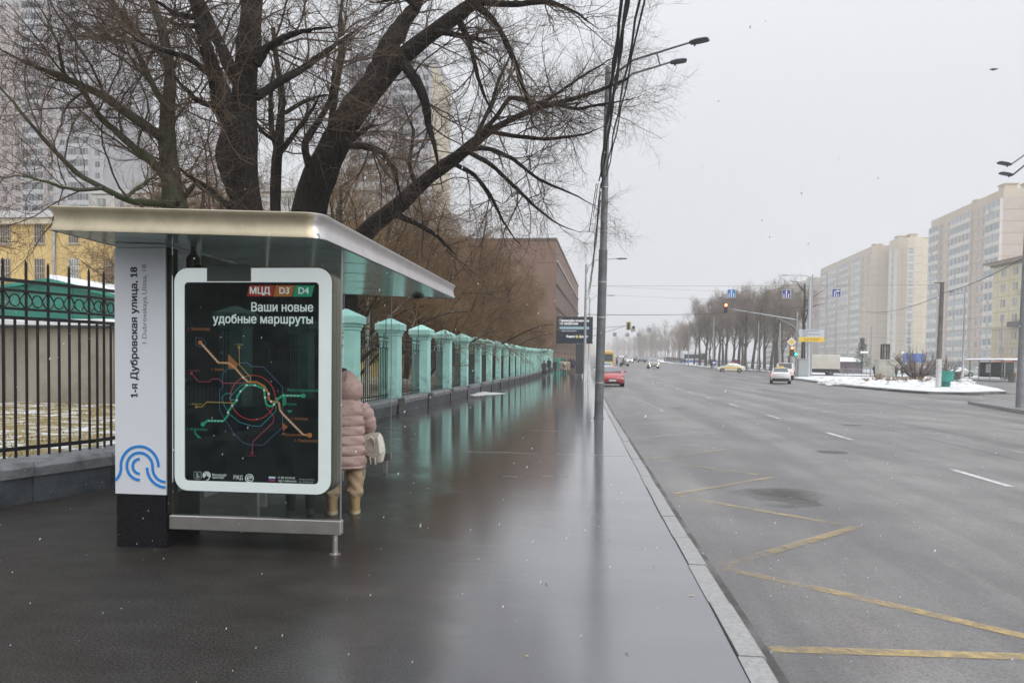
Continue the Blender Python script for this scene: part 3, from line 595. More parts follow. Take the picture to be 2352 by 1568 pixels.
# --- poster lightbox behind the glass
def shell(r0, y0, r1, y1, e=0): return [[(x, y0, z) for x, z in r0], [(x, y1, z) for x, z in r1]]
o1 = rrect(-3.69, -2.268, .512, 2.468, .12); o2 = rrect(-3.695, -2.262, .507, 2.473, .125); i1 = rrect(-3.60, -2.375, .60, 2.345, .035)
mb = MB(); mb.rings(shell(o1, 6.425, o1, 6.445), cap=False); n_ = len(o1)
vs = [(x, 6.425, z) for x, z in o1]+[(x, 6.425, z) for x, z in i1]+[(x, 6.436, z) for x, z in i1]
mb.add(vs, [(k, (k+1) % n_, n_+(k+1) % n_, n_+k) for k in range(n_)]+[(n_+k, n_+(k+1) % n_, 2*n_+(k+1) % n_, 2*n_+k) for k in range(n_)])
S(mb, 'poster_frame', M_LBOX, smooth=True)
mb = MB(); mb.rings([[(x, 6.445, z) for x, z in o2], [(x, 6.45, z) for x, z in rrect(-3.70, -2.257, .502, 2.478, .13)], [(x, 6.53, z) for x, z in rrect(-3.70, -2.257, .502, 2.478, .13)], [(x, 6.535, z) for x, z in o1], [(x, 6.55, z) for x, z in o1], [(x, 6.555, z) for x, z in rrect(-3.70, -2.257, .502, 2.478, .13)], [(x, 6.68, z) for x, z in rrect(-3.70, -2.257, .502, 2.478, .13)], [(x, 6.69, z) for x, z in rrect(-3.68, -2.28, .52, 2.46, .12)]]); S(mb, 'poster_housing', M_BRONZE, smooth=True)
po = S(MB().prism(rrect(-3.60, -2.375, .60, 2.345, .035), 6.437, 6.444), 'poster', M_POST)
S(MB().prism(rrect(-3.598, -2.377, .602, 2.343, .034), 6.4262, 6.4272), 'poster_glass', M_PGLASS)
S(MB().box(-3.385, -2.985, 6.4165, 6.4262, 2.352, 2.49), 'name_plaque', mat('grey_plaque', (.17, .2, .2), .3, .3))
pp = lambda q: (-3.60+(q[0]-90)/965*1.225, 2.345-(q[1]-105)/1443*1.745)
pu = 1.225/965; layer = [0]
def line(pts, w, m, name='route_line'):
    layer[0] += 1; y = 6.4366-.00006*layer[0]; mb = MB(); stroke2d(mb, [pp(q) for q in pts], w*pu, y, 6.4372); S(mb, name, m, po)
def poly(pts, m, name='print_block'):
    layer[0] += 1; y = 6.4366-.00006*layer[0]; S(MB().prism([pp(q) for q in pts], y, 6.4372), name, m, po)
def dot(q, r, m, name='station_dot'):
    layer[0] += 1; y = 6.4366-.00006*layer[0]; c = pp(q); S(MB().prism(arc(c[0], c[1], r*pu, 0, 342, 19), y, 6.4372), name, m, po)
C3 = lambda cx, cy, r, a0, a1, n=36: A_(cx, cy, r, a0, a1, n)
line([(490, 685), (545, 685), (575, 710), (660, 712), (797, 855), (797, 1145), (655, 1277), (555, 1275), (510, 1262), (435, 1185), (432, 1170), (390, 1110), (343, 1030), (343, 890), (365, 865), (363, 770), (400, 730), (440, 728), (490, 687)], 4, C_BLUE)
line(C3(583, 934, 161, 0, 360, 40), 6, C_RED)
line([(530, 838), (500, 845), (455, 890), (415, 940), (422, 953), (470, 953)], 5, C_CYAN)
line([(430, 908), (385, 908), (358, 940), (380, 1000), (420, 1060), (490, 1115), (580, 1140), (640, 1140), (748, 1030), (750, 990)], 5, C_CYAN)
line([(138, 765), (190, 825), (270, 825), (290, 803), (340, 803), (365, 832), (440, 832), (540, 828)], 6, C_CRIM); line([(680, 1000), (735, 1070), (730, 1110), (583, 1255), (580, 1335)], 6, C_CRIM)
line([(485, 572), (487, 700), (565, 785), (568, 825)], 5, C_YEL); line([(175, 1008), (215, 1008), (250, 972), (440, 975)], 6, C_YEL)
line([(170, 505), (215, 508), (243, 535), (240, 555), (205, 575), (172, 560), (170, 505)], 3, C_BLUE)
poly([(405, 622), (482, 697), (447, 730), (405, 722)], C_DKO); poly([(795, 1110), (835, 1140), (800, 1172)], C_DKO); poly([(797, 895), (822, 915), (822, 985), (797, 990)], C_DKG); poly([(162, 1160), (172, 1200), (212, 1236), (185, 1236), (160, 1205)], C_DKG); poly([(830, 1020), (865, 1018), (860, 1035), (838, 1038)], C_DKG)
og = [(203, 540), (335, 685), (410, 687), (455, 720), (515, 790), (550, 822)]; og2 = [(550, 822), (610, 822), (665, 850), (695, 900), (698, 945), (715, 960), (770, 965)]; og3 = [(770, 965), (778, 1020), (800, 1050), (945, 1195), (990, 1197)]
line(og, 14, C_SAL); line(og2, 13, C_ORG); line(og3, 14, C_SAL)
gr = [(222, 1135), (255, 1108), (370, 1108), (405, 1065), (405, 1040), (435, 995), (468, 955), (470, 930), (495, 890), (540, 845), (600, 843), (665, 870), (670, 930), (680, 980), (705, 997), (735, 985), (760, 945), (795, 915), (945, 915)]
line(gr, 14, C_GRN)
for pts, step in ((og[:2], 7), (og3[1:4], 8), (gr[1:3], 6), (gr[17:], 7)):
    for (a, b) in zip(pts, pts[1:]):
        k = max(2, int(math.dist(a, b)/22))
        for i in range(k):
            q0 = [a[j]+(b[j]-a[j])*(i+.3)/k for j in (0, 1)]; q1 = [a[j]+(b[j]-a[j])*(i+.7)/k for j in (0, 1)]; line([q0, q1], 6, C_WHITE, 'line_dash')
for q in ((435, 995), (468, 955), (495, 890), (540, 845), (598, 845), (665, 880), (672, 932), (405, 1045), (515, 790), (698, 905), (735, 980), (715, 960)): dot(q, 7, C_WHITE)
for q, r, m in (((203, 540), 15, C_ORG), ((990, 1197), 17, C_ORG), ((945, 915), 15, C_GRN), ((222, 1135), 15, C_GRN), ((138, 765), 9, C_CRIM), ((485, 572), 9, C_YEL), ((175, 1008), 9, C_YEL), ((580, 1335), 9, C_CRIM)): dot(q, r, m)
poly([(560, 127), (742, 127), (722, 205), (541, 205)], C_RED); poly([(748, 127), (882, 127), (862, 206), (728, 206)], C_ORG); poly([(888, 127), (1019, 127), (1000, 207), (868, 207)], C_GRN)
def PT(q, body, h, m=C_WHITE, align='LEFT', bold=0., width=None, name='lettering'):
    layer[0] += 1; x, z = pp(q); return T_on(po, name, body, h*pu, m, x, 6.4364-.00006*layer[0], z, align=align, depth=.0003, bold=bold*h*pu, width=width*pu if width else None)
PT((634, 167), 'МЦД', 62, align='CENTER', bold=.03); PT((808, 167), 'D3', 62, align='CENTER', bold=.02); PT((944, 167), 'D4', 62, align='CENTER', bold=.02)
PT((1015, 286), 'Ваши новые', 84, align='RIGHT', bold=.022, width=440); PT((1015, 372), 'удобные маршруты', 84, align='RIGHT', bold=.022, width=715)
for q, b, h, m, w in (((115, 443), 'г. Зеленоград', 27, C_DKO, 158), ((288, 735), 'г. Химки', 25, C_DKO, 88), ((453, 553), 'г. Лобня', 17, C_YEL, 60), ((830, 876), 'Железнодорожный', 29, C_DKG, 222), ((828, 977), 'Реутов', 24, C_DKG, 68), ((858, 1080), 'г. Люберцы', 25, C_DKO, 120), ((790, 1197), 'г. Жуковский', 25, C_DKO, 140), ((885, 1237), 'г. Раменское', 27, C_DKO, 160), ((106, 1172), 'г. Апрелевка', 27, C_DKG, 148), ((130, 988), 'г. Одинцово', 17, C_YEL, 90), ((125, 746), 'Нахабино', 17, C_CRIM, 78), ((530, 1354), 'г. Подольск', 17, C_CRIM, 78), ((290, 1502), 'Московский', 24, C_WHITE, 102), ((290, 1520), 'транспорт', 24, C_WHITE, 90), ((445, 1517), 'РЖД', 40, C_WHITE, 66), ((762, 1509), '+7 495 539-54-54', 20, C_WHITE, 125), ((768, 1531), '3210 с мобильного', 19, C_WHITE, 130), ((915, 1515), 'transport.mos.ru', 17, C_TXT, 112), ((915, 1533), 'vk.com/dtroad', 17, C_TXT, 104)):
    PT(q, b, h, m, width=w, bold=.01)
poly([(157, 1482), (212, 1482), (212, 1530), (185, 1542), (157, 1530)], C_TXT, 'crest'); poly([(160, 1485), (209, 1485), (209, 1528), (185, 1538), (160, 1528)], C_INK, 'crest'); poly([(172, 1530), (178, 1508), (170, 1498), (182, 1490), (192, 1496), (188, 1508), (200, 1512), (198, 1526)], C_TXT, 'crest')
for r in (26, 17, 8): line(C3(250, 1507, r, -40, 225, 22), 5, C_WHITE, 'logo_line')
line([(272, 1520), (262, 1538), (248, 1542)], 5, C_WHITE, 'logo_line'); line(C3(560, 1519, 28, 0, 360, 26), 5, C_WHITE, 'logo_line'); line(C3(560, 1519, 15, 20, 300, 18), 5, C_WHITE, 'logo_line'); line([(545, 1519), (578, 1516)], 5, C_WHITE, 'logo_line')
for k, m in enumerate((C_WHITE, C_FBLUE, C_RED)): poly([(700, 1503+k*11), (746, 1503+k*11), (746, 1514+k*11), (700, 1514+k*11)], m, 'flag_stripe')
# ================================================================== STREET FENCE: black palisade, then mint pillars
M_IRON = mat('black_iron', (.014, .014, .015), .45, .3, noise=(40, (.04, .03, .025), .5, .8))
M_MINT = mat('mint_stucco', (.42, .75, .69), .7, noise=(2.2, (.34, .64, .58), .42, .7), bump=(25, .15, .01))
_n, _l, _b = nodes_of(M_MINT)       # splashed dirt near the ground, and no two pillars quite alike
_t = _n.new('ShaderNodeTexCoord'); _s = _n.new('ShaderNodeSeparateXYZ'); _l.new(_t.outputs['Object'], _s.inputs[0]); _q = _n.new('ShaderNodeTexNoise'); _q.inputs['Scale'].default_value = 5; _q.inputs['Detail'].default_value = 9; _oi = _n.new('ShaderNodeObjectInfo'); _va = _n.new('ShaderNodeVectorMath'); _va.operation = 'ADD'; _sc = _n.new('ShaderNodeVectorMath'); _sc.operation = 'SCALE'; _sc.inputs['Scale'].default_value = 37; _co = _n.new('ShaderNodeCombineXYZ'); _l.new(_oi.outputs['Random'], _co.inputs[0]); _l.new(_co.outputs[0], _sc.inputs[0]); _l.new(_t.outputs['Object'], _va.inputs[0]); _l.new(_sc.outputs[0], _va.inputs[1]); _l.new(_va.outputs[0], _q.inputs['Vector'])
_m = _n.new('ShaderNodeMapRange'); _m.inputs[1].default_value = 1.5; _m.inputs[2].default_value = .45; _m.inputs[3].default_value = -.12; _m.inputs[4].default_value = .3; _l.new(_s.outputs[2], _m.inputs[0]); _a = _n.new('ShaderNodeMath'); _a.operation = 'ADD'; _l.new(_m.outputs[0], _a.inputs[0]); _l.new(_q.outputs[0], _a.inputs[1])
_r = _n.new('ShaderNodeValToRGB'); _r.color_ramp.elements[0].position = .55; _r.color_ramp.elements[1].position = .95; _r.color_ramp.elements[1].color = (.7, .7, .7, 1); _l.new(_a.outputs[0], _r.inputs[0])
_x = _n.new('ShaderNodeMixRGB'); _src = _b.inputs['Base Color'].links[0].from_socket; _l.new(_r.outputs[0], _x.inputs[0]); _l.new(_src, _x.inputs[1]); _x.inputs[2].default_value = (.1, .12, .11, 1); _l.new(_x.outputs[0], _b.inputs['Base Color'])
M_PLINTH = mat('grey_plinth', (.07, .08, .09), .55, noise=(3, (.03, .034, .04), .38, .62), bump=(18, .5, .02))
M_COPE = mat('plinth_coping', (.2, .21, .22), .5, noise=(5, (.1, .1, .11), .38, .65), bump=(20, .4, .015))
M_BLK = mat('black_paint', (.012, .012, .014), .35)
fe = empty('street_fence', (-6.2, 9, 0), 0, 'long street fence of black iron bars on a grey plinth with mint green pillars', 'fence')
def off_line(y, d):                 # a point d to the left of the fence line
    return fx(y)-d
ys_ = [2.0, 4.5, 7.2, 8.2, 9.2]
PY = [10.4+4.32*k for k in range(24)]            # pillar faces
# plinth blocks
def plinth(y0, y1, parent):
    mb = MB(); seg = []
    for i in range(5):
        y = y0+(y1-y0)*i/4; b = fx(y); j = random.uniform(-.012, .012)
        seg.append([(b+.02+j, y, gz(b, y)-.1), (b+.03+j, y, gz(b, y)+.3), (b-.42, y, gz(b, y)+.3), (b-.42, y, gz(b, y)-.1)])
    mb.rings(seg); mb.build('plinth', M_PLINTH, parent, world=True)
    mb = MB(); seg = []
    for i in range(5):
        y = y0+(y1-y0)*i/4; b = fx(y); j = random.uniform(-.014, .014); h = .47+random.uniform(-.008, .008)
        z = gz(b, y); seg.append([(b+.05+j, y, z+.3), (b+.055+j, y, z+h-.06), (b+.02, y, z+h), (b-.45, y, z+h+.02), (b-.45, y, z+.3)])
    mb.rings(seg); mb.build('coping', M_COPE, parent, world=True)
for a, b in zip(ys_, ys_[1:]): plinth(a, b-.012, fe)
plinth(9.2, 10.3, fe)
for k in range(len(PY)-1): plinth(PY[k]+.62, PY[k+1]-.02, fe)
# pillars
def pillar_mesh():
    b = MB(); b.m = 0; w = .3
    def sq(h, z): return [(-h, -h, z), (h, -h, z), (h, h, z), (-h, h, z)]
    b.rings([sq(.29, .47), sq(.285, 2.42), sq(.31, 2.44), sq(.31, 2.5), sq(.345, 2.53), sq(.345, 2.6)])
    cap = MB(); cap.rings([sq(.4, 2.602), sq(.405, 2.78), sq(.385, 2.8), sq(.03, 2.98)])
    base = MB(); base.rings([sq(.375, -.1), sq(.375, .47), sq(.29, .475)])
    return b.mesh('pillar', M_MINT), cap.mesh('pillar_cap', [M_MINT]), base.mesh('pillar_base', M_BLK)
pm, cm_, bm_ = pillar_mesh()
M_MCAP = snow_mix('mint_cap', (.37, .7, .63), (.42, .75, .69), .42, 1.1); cm_.materials.clear(); cm_.materials.append(M_MCAP)
for k, y in enumerate(PY):
    x = -6.1-.31; p = link('pillar', pm, fe); p.location = (x+6.2, y+.3-9, gz(x, y)); 
    link('pillar_cap', cm_, p); link('pillar_base', bm_, p)
# bars: one by one on the near runs
pick = {}
def bar(x, y, z0, z1, parent=fe, nm='bar'):
    key = (round(z0, 2), round(z1, 2))
    if key not in pick:
        b = MB(); b.box(-.011, .011, -.011, .011, z0, z1-.04); b.rings([[(-.011, -.011, z1-.04), (.011, -.011, z1-.04), (.011, .011, z1-.04), (-.011, .011, z1-.04)], [(-.002, -.002, z1), (.002, -.002, z1), (.002, .002, z1), (-.002, .002, z1)]])
        pick[key] = b.mesh('bar', M_IRON)
    o = link(nm, pick[key], parent); o.location = (x+6.2, y-9, gz(x, y)); return o
def rail(pts, z, h, w=.02, parent=fe):
    mb = MB(); mb.rings([[(x-w, y, gz(x, y)+z), (x+w, y, gz(x, y)+z), (x+w, y, gz(x, y)+z+h), (x-w, y, gz(x, y)+z+h)] for x, y in pts]); return mb.build('rail', M_IRON, parent, world=True)
def ring_mb(x, y, z, dx, dy, r=.062, mb=None):
    mb = mb or MB(); n = 14; mb.tube([(x+dx*r*math.cos(2*math.pi*i/n), y+dy*r*math.cos(2*math.pi*i/n), z+r*1.12*math.sin(2*math.pi*i/n)) for i in range(n+1)], .009, 5, False); return mb
D_ = .24
ln = [(off_line(y, D_), y) for y in (2.0, 4.5, 7.2, 9.2, 10.35)]
for z, h in ((2.53, .04), (2.42, .03), (2.21, .03), (2.1, .04), (.58, .045)): rail(ln, z, h)
def along(s):                       # point at arc length s from (x at y=2)
    for (a, b) in zip(ln, ln[1:]):
        L = math.dist(a, b)
        if s <= L: return (a[0]+(b[0]-a[0])*s/L, a[1]+(b[1]-a[1])*s/L, (b[0]-a[0])/L, (b[1]-a[1])/L)
        s -= L
    return None
s = .1; k = 0; orn = MB()
while True:
    q = along(s)
    if not q: break
    x, y, dx, dy = q
    bar(x, y, .5, 2.8 if k % 2 == 0 else 2.14)
    if k % 2 == 0:
        ring_mb(x+dx*.137, y+dy*.137, 2.325, dx, dy).build('ring', M_IRON, fe, world=True)
        for sg in (-1, 1):
            mb = MB(); mb.tube([(x+dx*sg*.015, y+dy*sg*.015, 2.42), (x+dx*sg*.06, y+dy*sg*.06, 2.36), (x+dx*sg*.075, y+dy*sg*.075, 2.325), (x+dx*sg*.06, y+dy*sg*.06, 2.29), (x+dx*sg*.015, y+dy*sg*.015, 2.235)], .009, 5, False); mb.build('scroll', M_IRON, fe, world=True)
    s += .137; k += 1
nb = k; far = MB()
for k in range(len(PY)-1):
    y0, y1 = PY[k]+.6, PY[k+1]; x = -6.1-D_-.07
    for z, h in ((2.34, .035), (2.22, .025), (2.02, .03), (.58, .04)): rail([(x, y0), (x, y1)], z, h)
    nn = 20
    for i in range(nn):
        y = y0+(y1-y0)*(i+.5)/nn
        if nb < 292 and k < 10: bar(x, y, .47, 2.5 if i % 4 == 1 else 2.05); nb += 1
        else: far.box(x-.011, x+.011, y-.011, y+.011, gz(x, y)+.47, gz(x, y)+(2.5 if i % 4 == 1 else 2.05))
        if i % 2 == 0 and k < 9: ring_mb(x, y+.09, 2.13+gz(x, y), 0, 1, .058, orn)
        if i == 10 and k in (2, 3): far.box(x-.012, x+.012, y-.012, y+.012, .47, 3.0)
    if k < 9: far.tube([(x, y1-.25, .47), (x, y1-.25, 2.95)], .011, 4)
tag(far.build('far_bars', M_IRON, fe, world=True), kind='stuff'); tag(orn.build('ornament', M_IRON, fe, world=True), kind='stuff')
# snow left along the foot of the fence
M_PSNOW = mat('trodden_snow', (.6, .62, .64), .7, noise=(7, (.4, .42, .44), .45, .7), bump=(12, .6, .03))
g = ground(1120, 904); bm = bmesh.new(); ring = []
for i in range(22):
    a = 2*math.pi*i/22; rr_ = 1+.25*math.sin(3*a+1)+.15*math.sin(7*a); ring.append(bm.verts.new((g.x-.1+.75*rr_*math.cos(a), g.y+2.2*rr_*math.sin(a), .004)))
c = bm.verts.new((g.x-.1, g.y, .05))
for i in range(22): bm.faces.new((ring[i], ring[(i+1) % 22], c))
me = bpy.data.meshes.new('snow_patch'); bm.to_mesh(me); bm.free(); me.materials.append(M_PSNOW); tag(link('snow_patch', me), kind='structure')

# the street goes on behind the camera (met only in reflections): more of the fence, trees come later
for k in range(8):
    y = -1.5-4.32*k; x = -8.9; p = link('pillar', pm, fe); p.location = (x+6.2, y+.3-9, 0); link('pillar_cap', cm_, p); link('pillar_base', bm_, p)
    MB().box(x-.2, x+.25, y-3.7, y-.02, -.1, .47).build('plinth', M_PLINTH, fe, world=True)
    mb = MB()
    for z, h in ((2.34, .035), (2.02, .03), (.58, .04)): mb.box(x-.02, x+.02, y-3.7, y, z, z+h)
    for i in range(20): yy = y-3.6+i*.18; mb.box(x-.011, x+.011, yy-.011, yy+.011, .47, 2.4)
    tag(mb.build('far_bars', M_IRON, fe, world=True), kind='stuff')
# ================================================================== TREES (bare, winter)
def bark(name, c1, c2, moss=None, snow=True):
    m = mat(name, c1, .9, spec=.12); n, l, b = nodes_of(m)
    tc = n.new('ShaderNodeTexCoord'); mp = n.new('ShaderNodeMapping'); mp.inputs['Scale'].default_value = (9, 9, 1.6); l.new(tc.outputs['Object'], mp.inputs[0])
    q = n.new('ShaderNodeTexNoise'); q.inputs['Scale'].default_value = 2.2; q.inputs['Detail'].default_value = 8; q.inputs['Roughness'].default_value = .7; l.new(mp.outputs[0], q.inputs['Vector'])
    cr = n.new('ShaderNodeValToRGB'); e = cr.color_ramp.elements; e[0].position = .38; e[0].color = (*c1, 1); e[1].position = .68; e[1].color = (*c2, 1); l.new(q.outputs[0], cr.inputs[0])
    out = cr.outputs[0]
    if moss:
        q2 = n.new('ShaderNodeTexNoise'); q2.inputs['Scale'].default_value = 1.3; q2.inputs['Detail'].default_value = 7; l.new(tc.outputs['Object'], q2.inputs['Vector'])
        r2 = n.new('ShaderNodeValToRGB'); r2.color_ramp.elements[0].position = .45; r2.color_ramp.elements[1].position = .62; l.new(q2.outputs[0], r2.inputs[0])
        mm = n.new('ShaderNodeMixRGB'); l.new(r2.outputs[0], mm.inputs[0]); l.new(out, mm.inputs[1]); mm.inputs[2].default_value = (*moss, 1); out = mm.outputs[0]
    if snow:                         # a little snow lodged on what faces up
        ge = n.new('ShaderNodeNewGeometry'); sx = n.new('ShaderNodeSeparateXYZ'); l.new(ge.outputs['Normal'], sx.inputs[0])
        q3 = n.new('ShaderNodeTexNoise'); q3.inputs['Scale'].default_value = 2.5; q3.inputs['Detail'].default_value = 8; l.new(tc.outputs['Object'], q3.inputs['Vector'])
        ad = n.new('ShaderNodeMath'); ad.operation = 'MULTIPLY'; l.new(sx.outputs[2], ad.inputs[0]); l.new(q3.outputs[0], ad.inputs[1])
        r3 = n.new('ShaderNodeValToRGB'); r3.color_ramp.elements[0].position = .46; r3.color_ramp.elements[1].position = .54; l.new(ad.outputs[0], r3.inputs[0])
        mm = n.new('ShaderNodeMixRGB'); l.new(r3.outputs[0], mm.inputs[0]); l.new(out, mm.inputs[1]); mm.inputs[2].default_value = (.75, .77, .8, 1); out = mm.outputs[0]
    l.new(out, b.inputs['Base Color'])
    bp = n.new('ShaderNodeBump'); bp.inputs['Strength'].default_value = .9; bp.inputs['Distance'].default_value = .03; l.new(q.outputs[0], bp.inputs['Height']); l.new(bp.outputs[0], b.inputs['Normal'])
    return m
M_BARKD = bark('dark_bark', (.008, .0068, .006), (.036, .03, .024)); M_BARKG = bark('mossy_bark', (.045, .042, .03), (.14, .13, .1), (.055, .075, .03)); M_BARKB = bark('brown_bark', (.02, .015, .011), (.065, .05, .036)); M_BARKF = bark('grey_brown_bark', (.05, .04, .032), (.13, .11, .09), None, False)
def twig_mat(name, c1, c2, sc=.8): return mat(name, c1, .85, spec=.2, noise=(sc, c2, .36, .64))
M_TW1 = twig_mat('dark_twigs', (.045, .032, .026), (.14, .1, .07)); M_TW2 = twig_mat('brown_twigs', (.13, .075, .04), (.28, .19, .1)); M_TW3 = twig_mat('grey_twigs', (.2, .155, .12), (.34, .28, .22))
M_BIRCH = mat('birch_bark', (.6, .6, .58), .7, noise=(4, (.05, .045, .04), .55, .62))
def resample(P, Rr, K):
    P = np.array(P, float); Rr = np.array(Rr, float); s = np.concatenate([[0], np.cumsum(np.linalg.norm(np.diff(P, axis=0), axis=1))])
    # Catmull-Rom-like smoothing by sampling a denser linear path and averaging
    u = np.linspace(0, s[-1], K*4); Q = np.stack([np.interp(u, s, P[:, i]) for i in range(3)], 1); q = np.interp(u, s, Rr)
    w = 5; pad = np.concatenate([np.repeat(Q[:1], w, 0), Q, np.repeat(Q[-1:], w, 0)]); Qs = np.stack([np.convolve(pad[:, i], np.ones(2*w+1)/(2*w+1), 'valid') for i in range(3)], 1)
    Qs[0] = Q[0]; Qs[-1] = Q[-1]; k = np.linspace(0, len(u)-1, K).astype(int); return Qs[k], q[k]
def tubes(P, Rr, S):
    """batched tubes: P (N,K,3), Rr (N,K) -> verts, quads"""
    N, K, _ = P.shape; T = np.gradient(P, axis=1); T /= np.linalg.norm(T, axis=2, keepdims=True)+1e-9
    ref = np.where(np.abs(T[:, :1, 2:3]) > .8, np.array([1., 0, 0]), np.array([0, 0, 1.])); ref = np.broadcast_to(ref, T.shape)
    A = np.cross(T, ref); A /= np.linalg.norm(A, axis=2, keepdims=True)+1e-9; B = np.cross(T, A)
    a = np.arange(S)*2*math.pi/S; ca, sa = np.cos(a)[None, None, :, None], np.sin(a)[None, None, :, None]
    V = P[:, :, None, :]+(A[:, :, None, :]*ca+B[:, :, None, :]*sa)*Rr[:, :, None, None]
    idx = np.arange(N*K*S).reshape(N, K, S); i0 = idx[:, :-1, :]; i1 = idx[:, 1:, :]
    Q = np.stack([i0, np.roll(i0, -1, 2), np.roll(i1, -1, 2), i1], -1).reshape(-1, 4); return V.reshape(-1, 3), Q
def grow(P, Rr, m, L, ang, K, up=0., jit=.25, tmin=.15, rs=.55, rmin=.003, rmax=.08, taper=.3, aim=None):
    """m children on every tube: returns (N*m,K,3), radii"""
    N, KP, _ = P.shape; t = tmin+(1-tmin)*rng.random((N, m)); f = t*(KP-1); i = np.minimum(f.astype(int), KP-2); fr = (f-i)[..., None]; n = np.arange(N)[:, None]
    pos = P[n, i]*(1-fr)+P[n, i+1]*fr; tan = P[n, i+1]-P[n, i]; tan /= np.linalg.norm(tan, axis=2, keepdims=True)+1e-9
    rad = Rr[n, i]*(1-fr[..., 0])+Rr[n, i+1]*fr[..., 0]
    rv = rng.normal(size=pos.shape); pr = rv-tan*(rv*tan).sum(2, keepdims=True); pr /= np.linalg.norm(pr, axis=2, keepdims=True)+1e-9
    th = np.radians(rng.uniform(ang[0], ang[1], (N, m)))[..., None]; d = tan*np.cos(th)+pr*np.sin(th)
    Ln = (rng.uniform(L[0], L[1], (N, m))*(1.15-.55*t))[..., None]; st = Ln/(K-1)
    pts = [pos]; bend = rng.normal(size=d.shape)*jit*.5
    for k in range(K-1):
        d = d+bend/(K-1)*2+rng.normal(size=d.shape)*jit/math.sqrt(K-1)+np.array([0, 0, up])/(K-1)
        if aim is not None: d = d+np.array(aim)/(K-1)
        d /= np.linalg.norm(d, axis=2, keepdims=True)+1e-9; pts.append(pts[-1]+d*st)
    P2 = np.stack(pts, 2).reshape(N*m, K, 3); r0 = np.clip(rad*rs, rmin, rmax).reshape(-1, 1); R2 = r0*(1-(1-taper)*np.linspace(0, 1, K)[None, :]); return P2, R2
def crown_mesh(name, sets, m):
    Vs = []; Qs = []; b = 0
    for P, Rr, S in sets:
        V, Q = tubes(P, Rr, S); Vs.append(V); Qs.append(Q+b); b += len(V)
    return np_mesh(name, np.concatenate(Vs), np.concatenate(Qs), m, True)
def limb_mesh(name, P, Rr, m, S=10, flare=0):
    V, Q = tubes(P[None], Rr[None], S)
    return np_mesh(name, V, Q, m, True)
def wob(P, a): return P+np.cumsum(rng.normal(size=P.shape)*a, 0)*np.linspace(0, 1, len(P))[:, None]
def traced_tree(label, limbs, Y, mb_, mt, group, base, dens=1., tw=(.25, .7), up=.12, l1=(1.2, 3.0)):
    """limbs: list of (photo points [(px,py,width_px)], depth change over the limb). Each limb is built at its own real distance."""
    b = spot(base, Y); root = empty('bare_tree', (b.x, b.y, .25), 0, label, 'tree', group); LP = []; LR = []
    for li, (pts, dy) in enumerate(limbs):
        y0, y1 = dy if isinstance(dy, tuple) else (Y, Y+dy); n = len(pts); P = []; Rr = []
        for i, (px, py, w) in enumerate(pts):
            yy = y0+(y1-y0)*(i/(n-1)) + .25*math.sin(i*2.1+li); q = atY(px, py, yy); P.append((q.x, q.y, q.z)); Rr.append(w/2/FPX*yy)
        if li == 0:
            q = P[0]; lean = (P[0][0]-P[1][0])*.5; P = [(q[0]+lean*1.3, q[1], -.05), (q[0]+lean, q[1], .9)]+P; Rr = [Rr[0]*1.55, Rr[0]*1.15]+Rr
        P, Rr = resample(P, Rr, 26); P = wob(P, .012); Rr = Rr*(1-.8*np.linspace(0, 1, 26)**4*(li > 0)); Rr = Rr*(1+.05*rng.normal(size=len(Rr)))
        link('trunk' if li == 0 else 'limb', limb_mesh('trunk' if li == 0 else 'limb', P-np.array(root.location), Rr, mb_, 12 if Rr[0] > .1 else 7), root)
        if li == 0: sel = P[:, 2] > 3.4; P, Rr = resample(P[sel], Rr[sel], 26)
        LP.append(P); LR.append(Rr)
    LP = np.array(LP); LR = np.array(LR)
    k = lambda v: max(2, int(round(v*dens)))
    P1, R1 = grow(LP, LR, k(11), l1, (25, 75), 9, up, .45, .14, .36, .006, .024, .3)
    P2, R2 = grow(P1, R1, k(9), (.5, 1.5), (25, 70), 7, up, .5, .12, .55, .0033, .009, .4)
    P3, R3 = grow(P2, R2, k(7), tw, (20, 65), 5, up*.8, .5, .1, .65, .0021, .0034, .55)
    c = link('crown', crown_mesh('crown', [(P1, R1, 5), (P2, R2, 4), (P3, R3, 3)], mt), root); c.location = (-root.location[0], -root.location[1], -root.location[2])
    tag(c, kind='stuff'); return root
G_OLD = 'old bare trees standing behind the bus shelter'
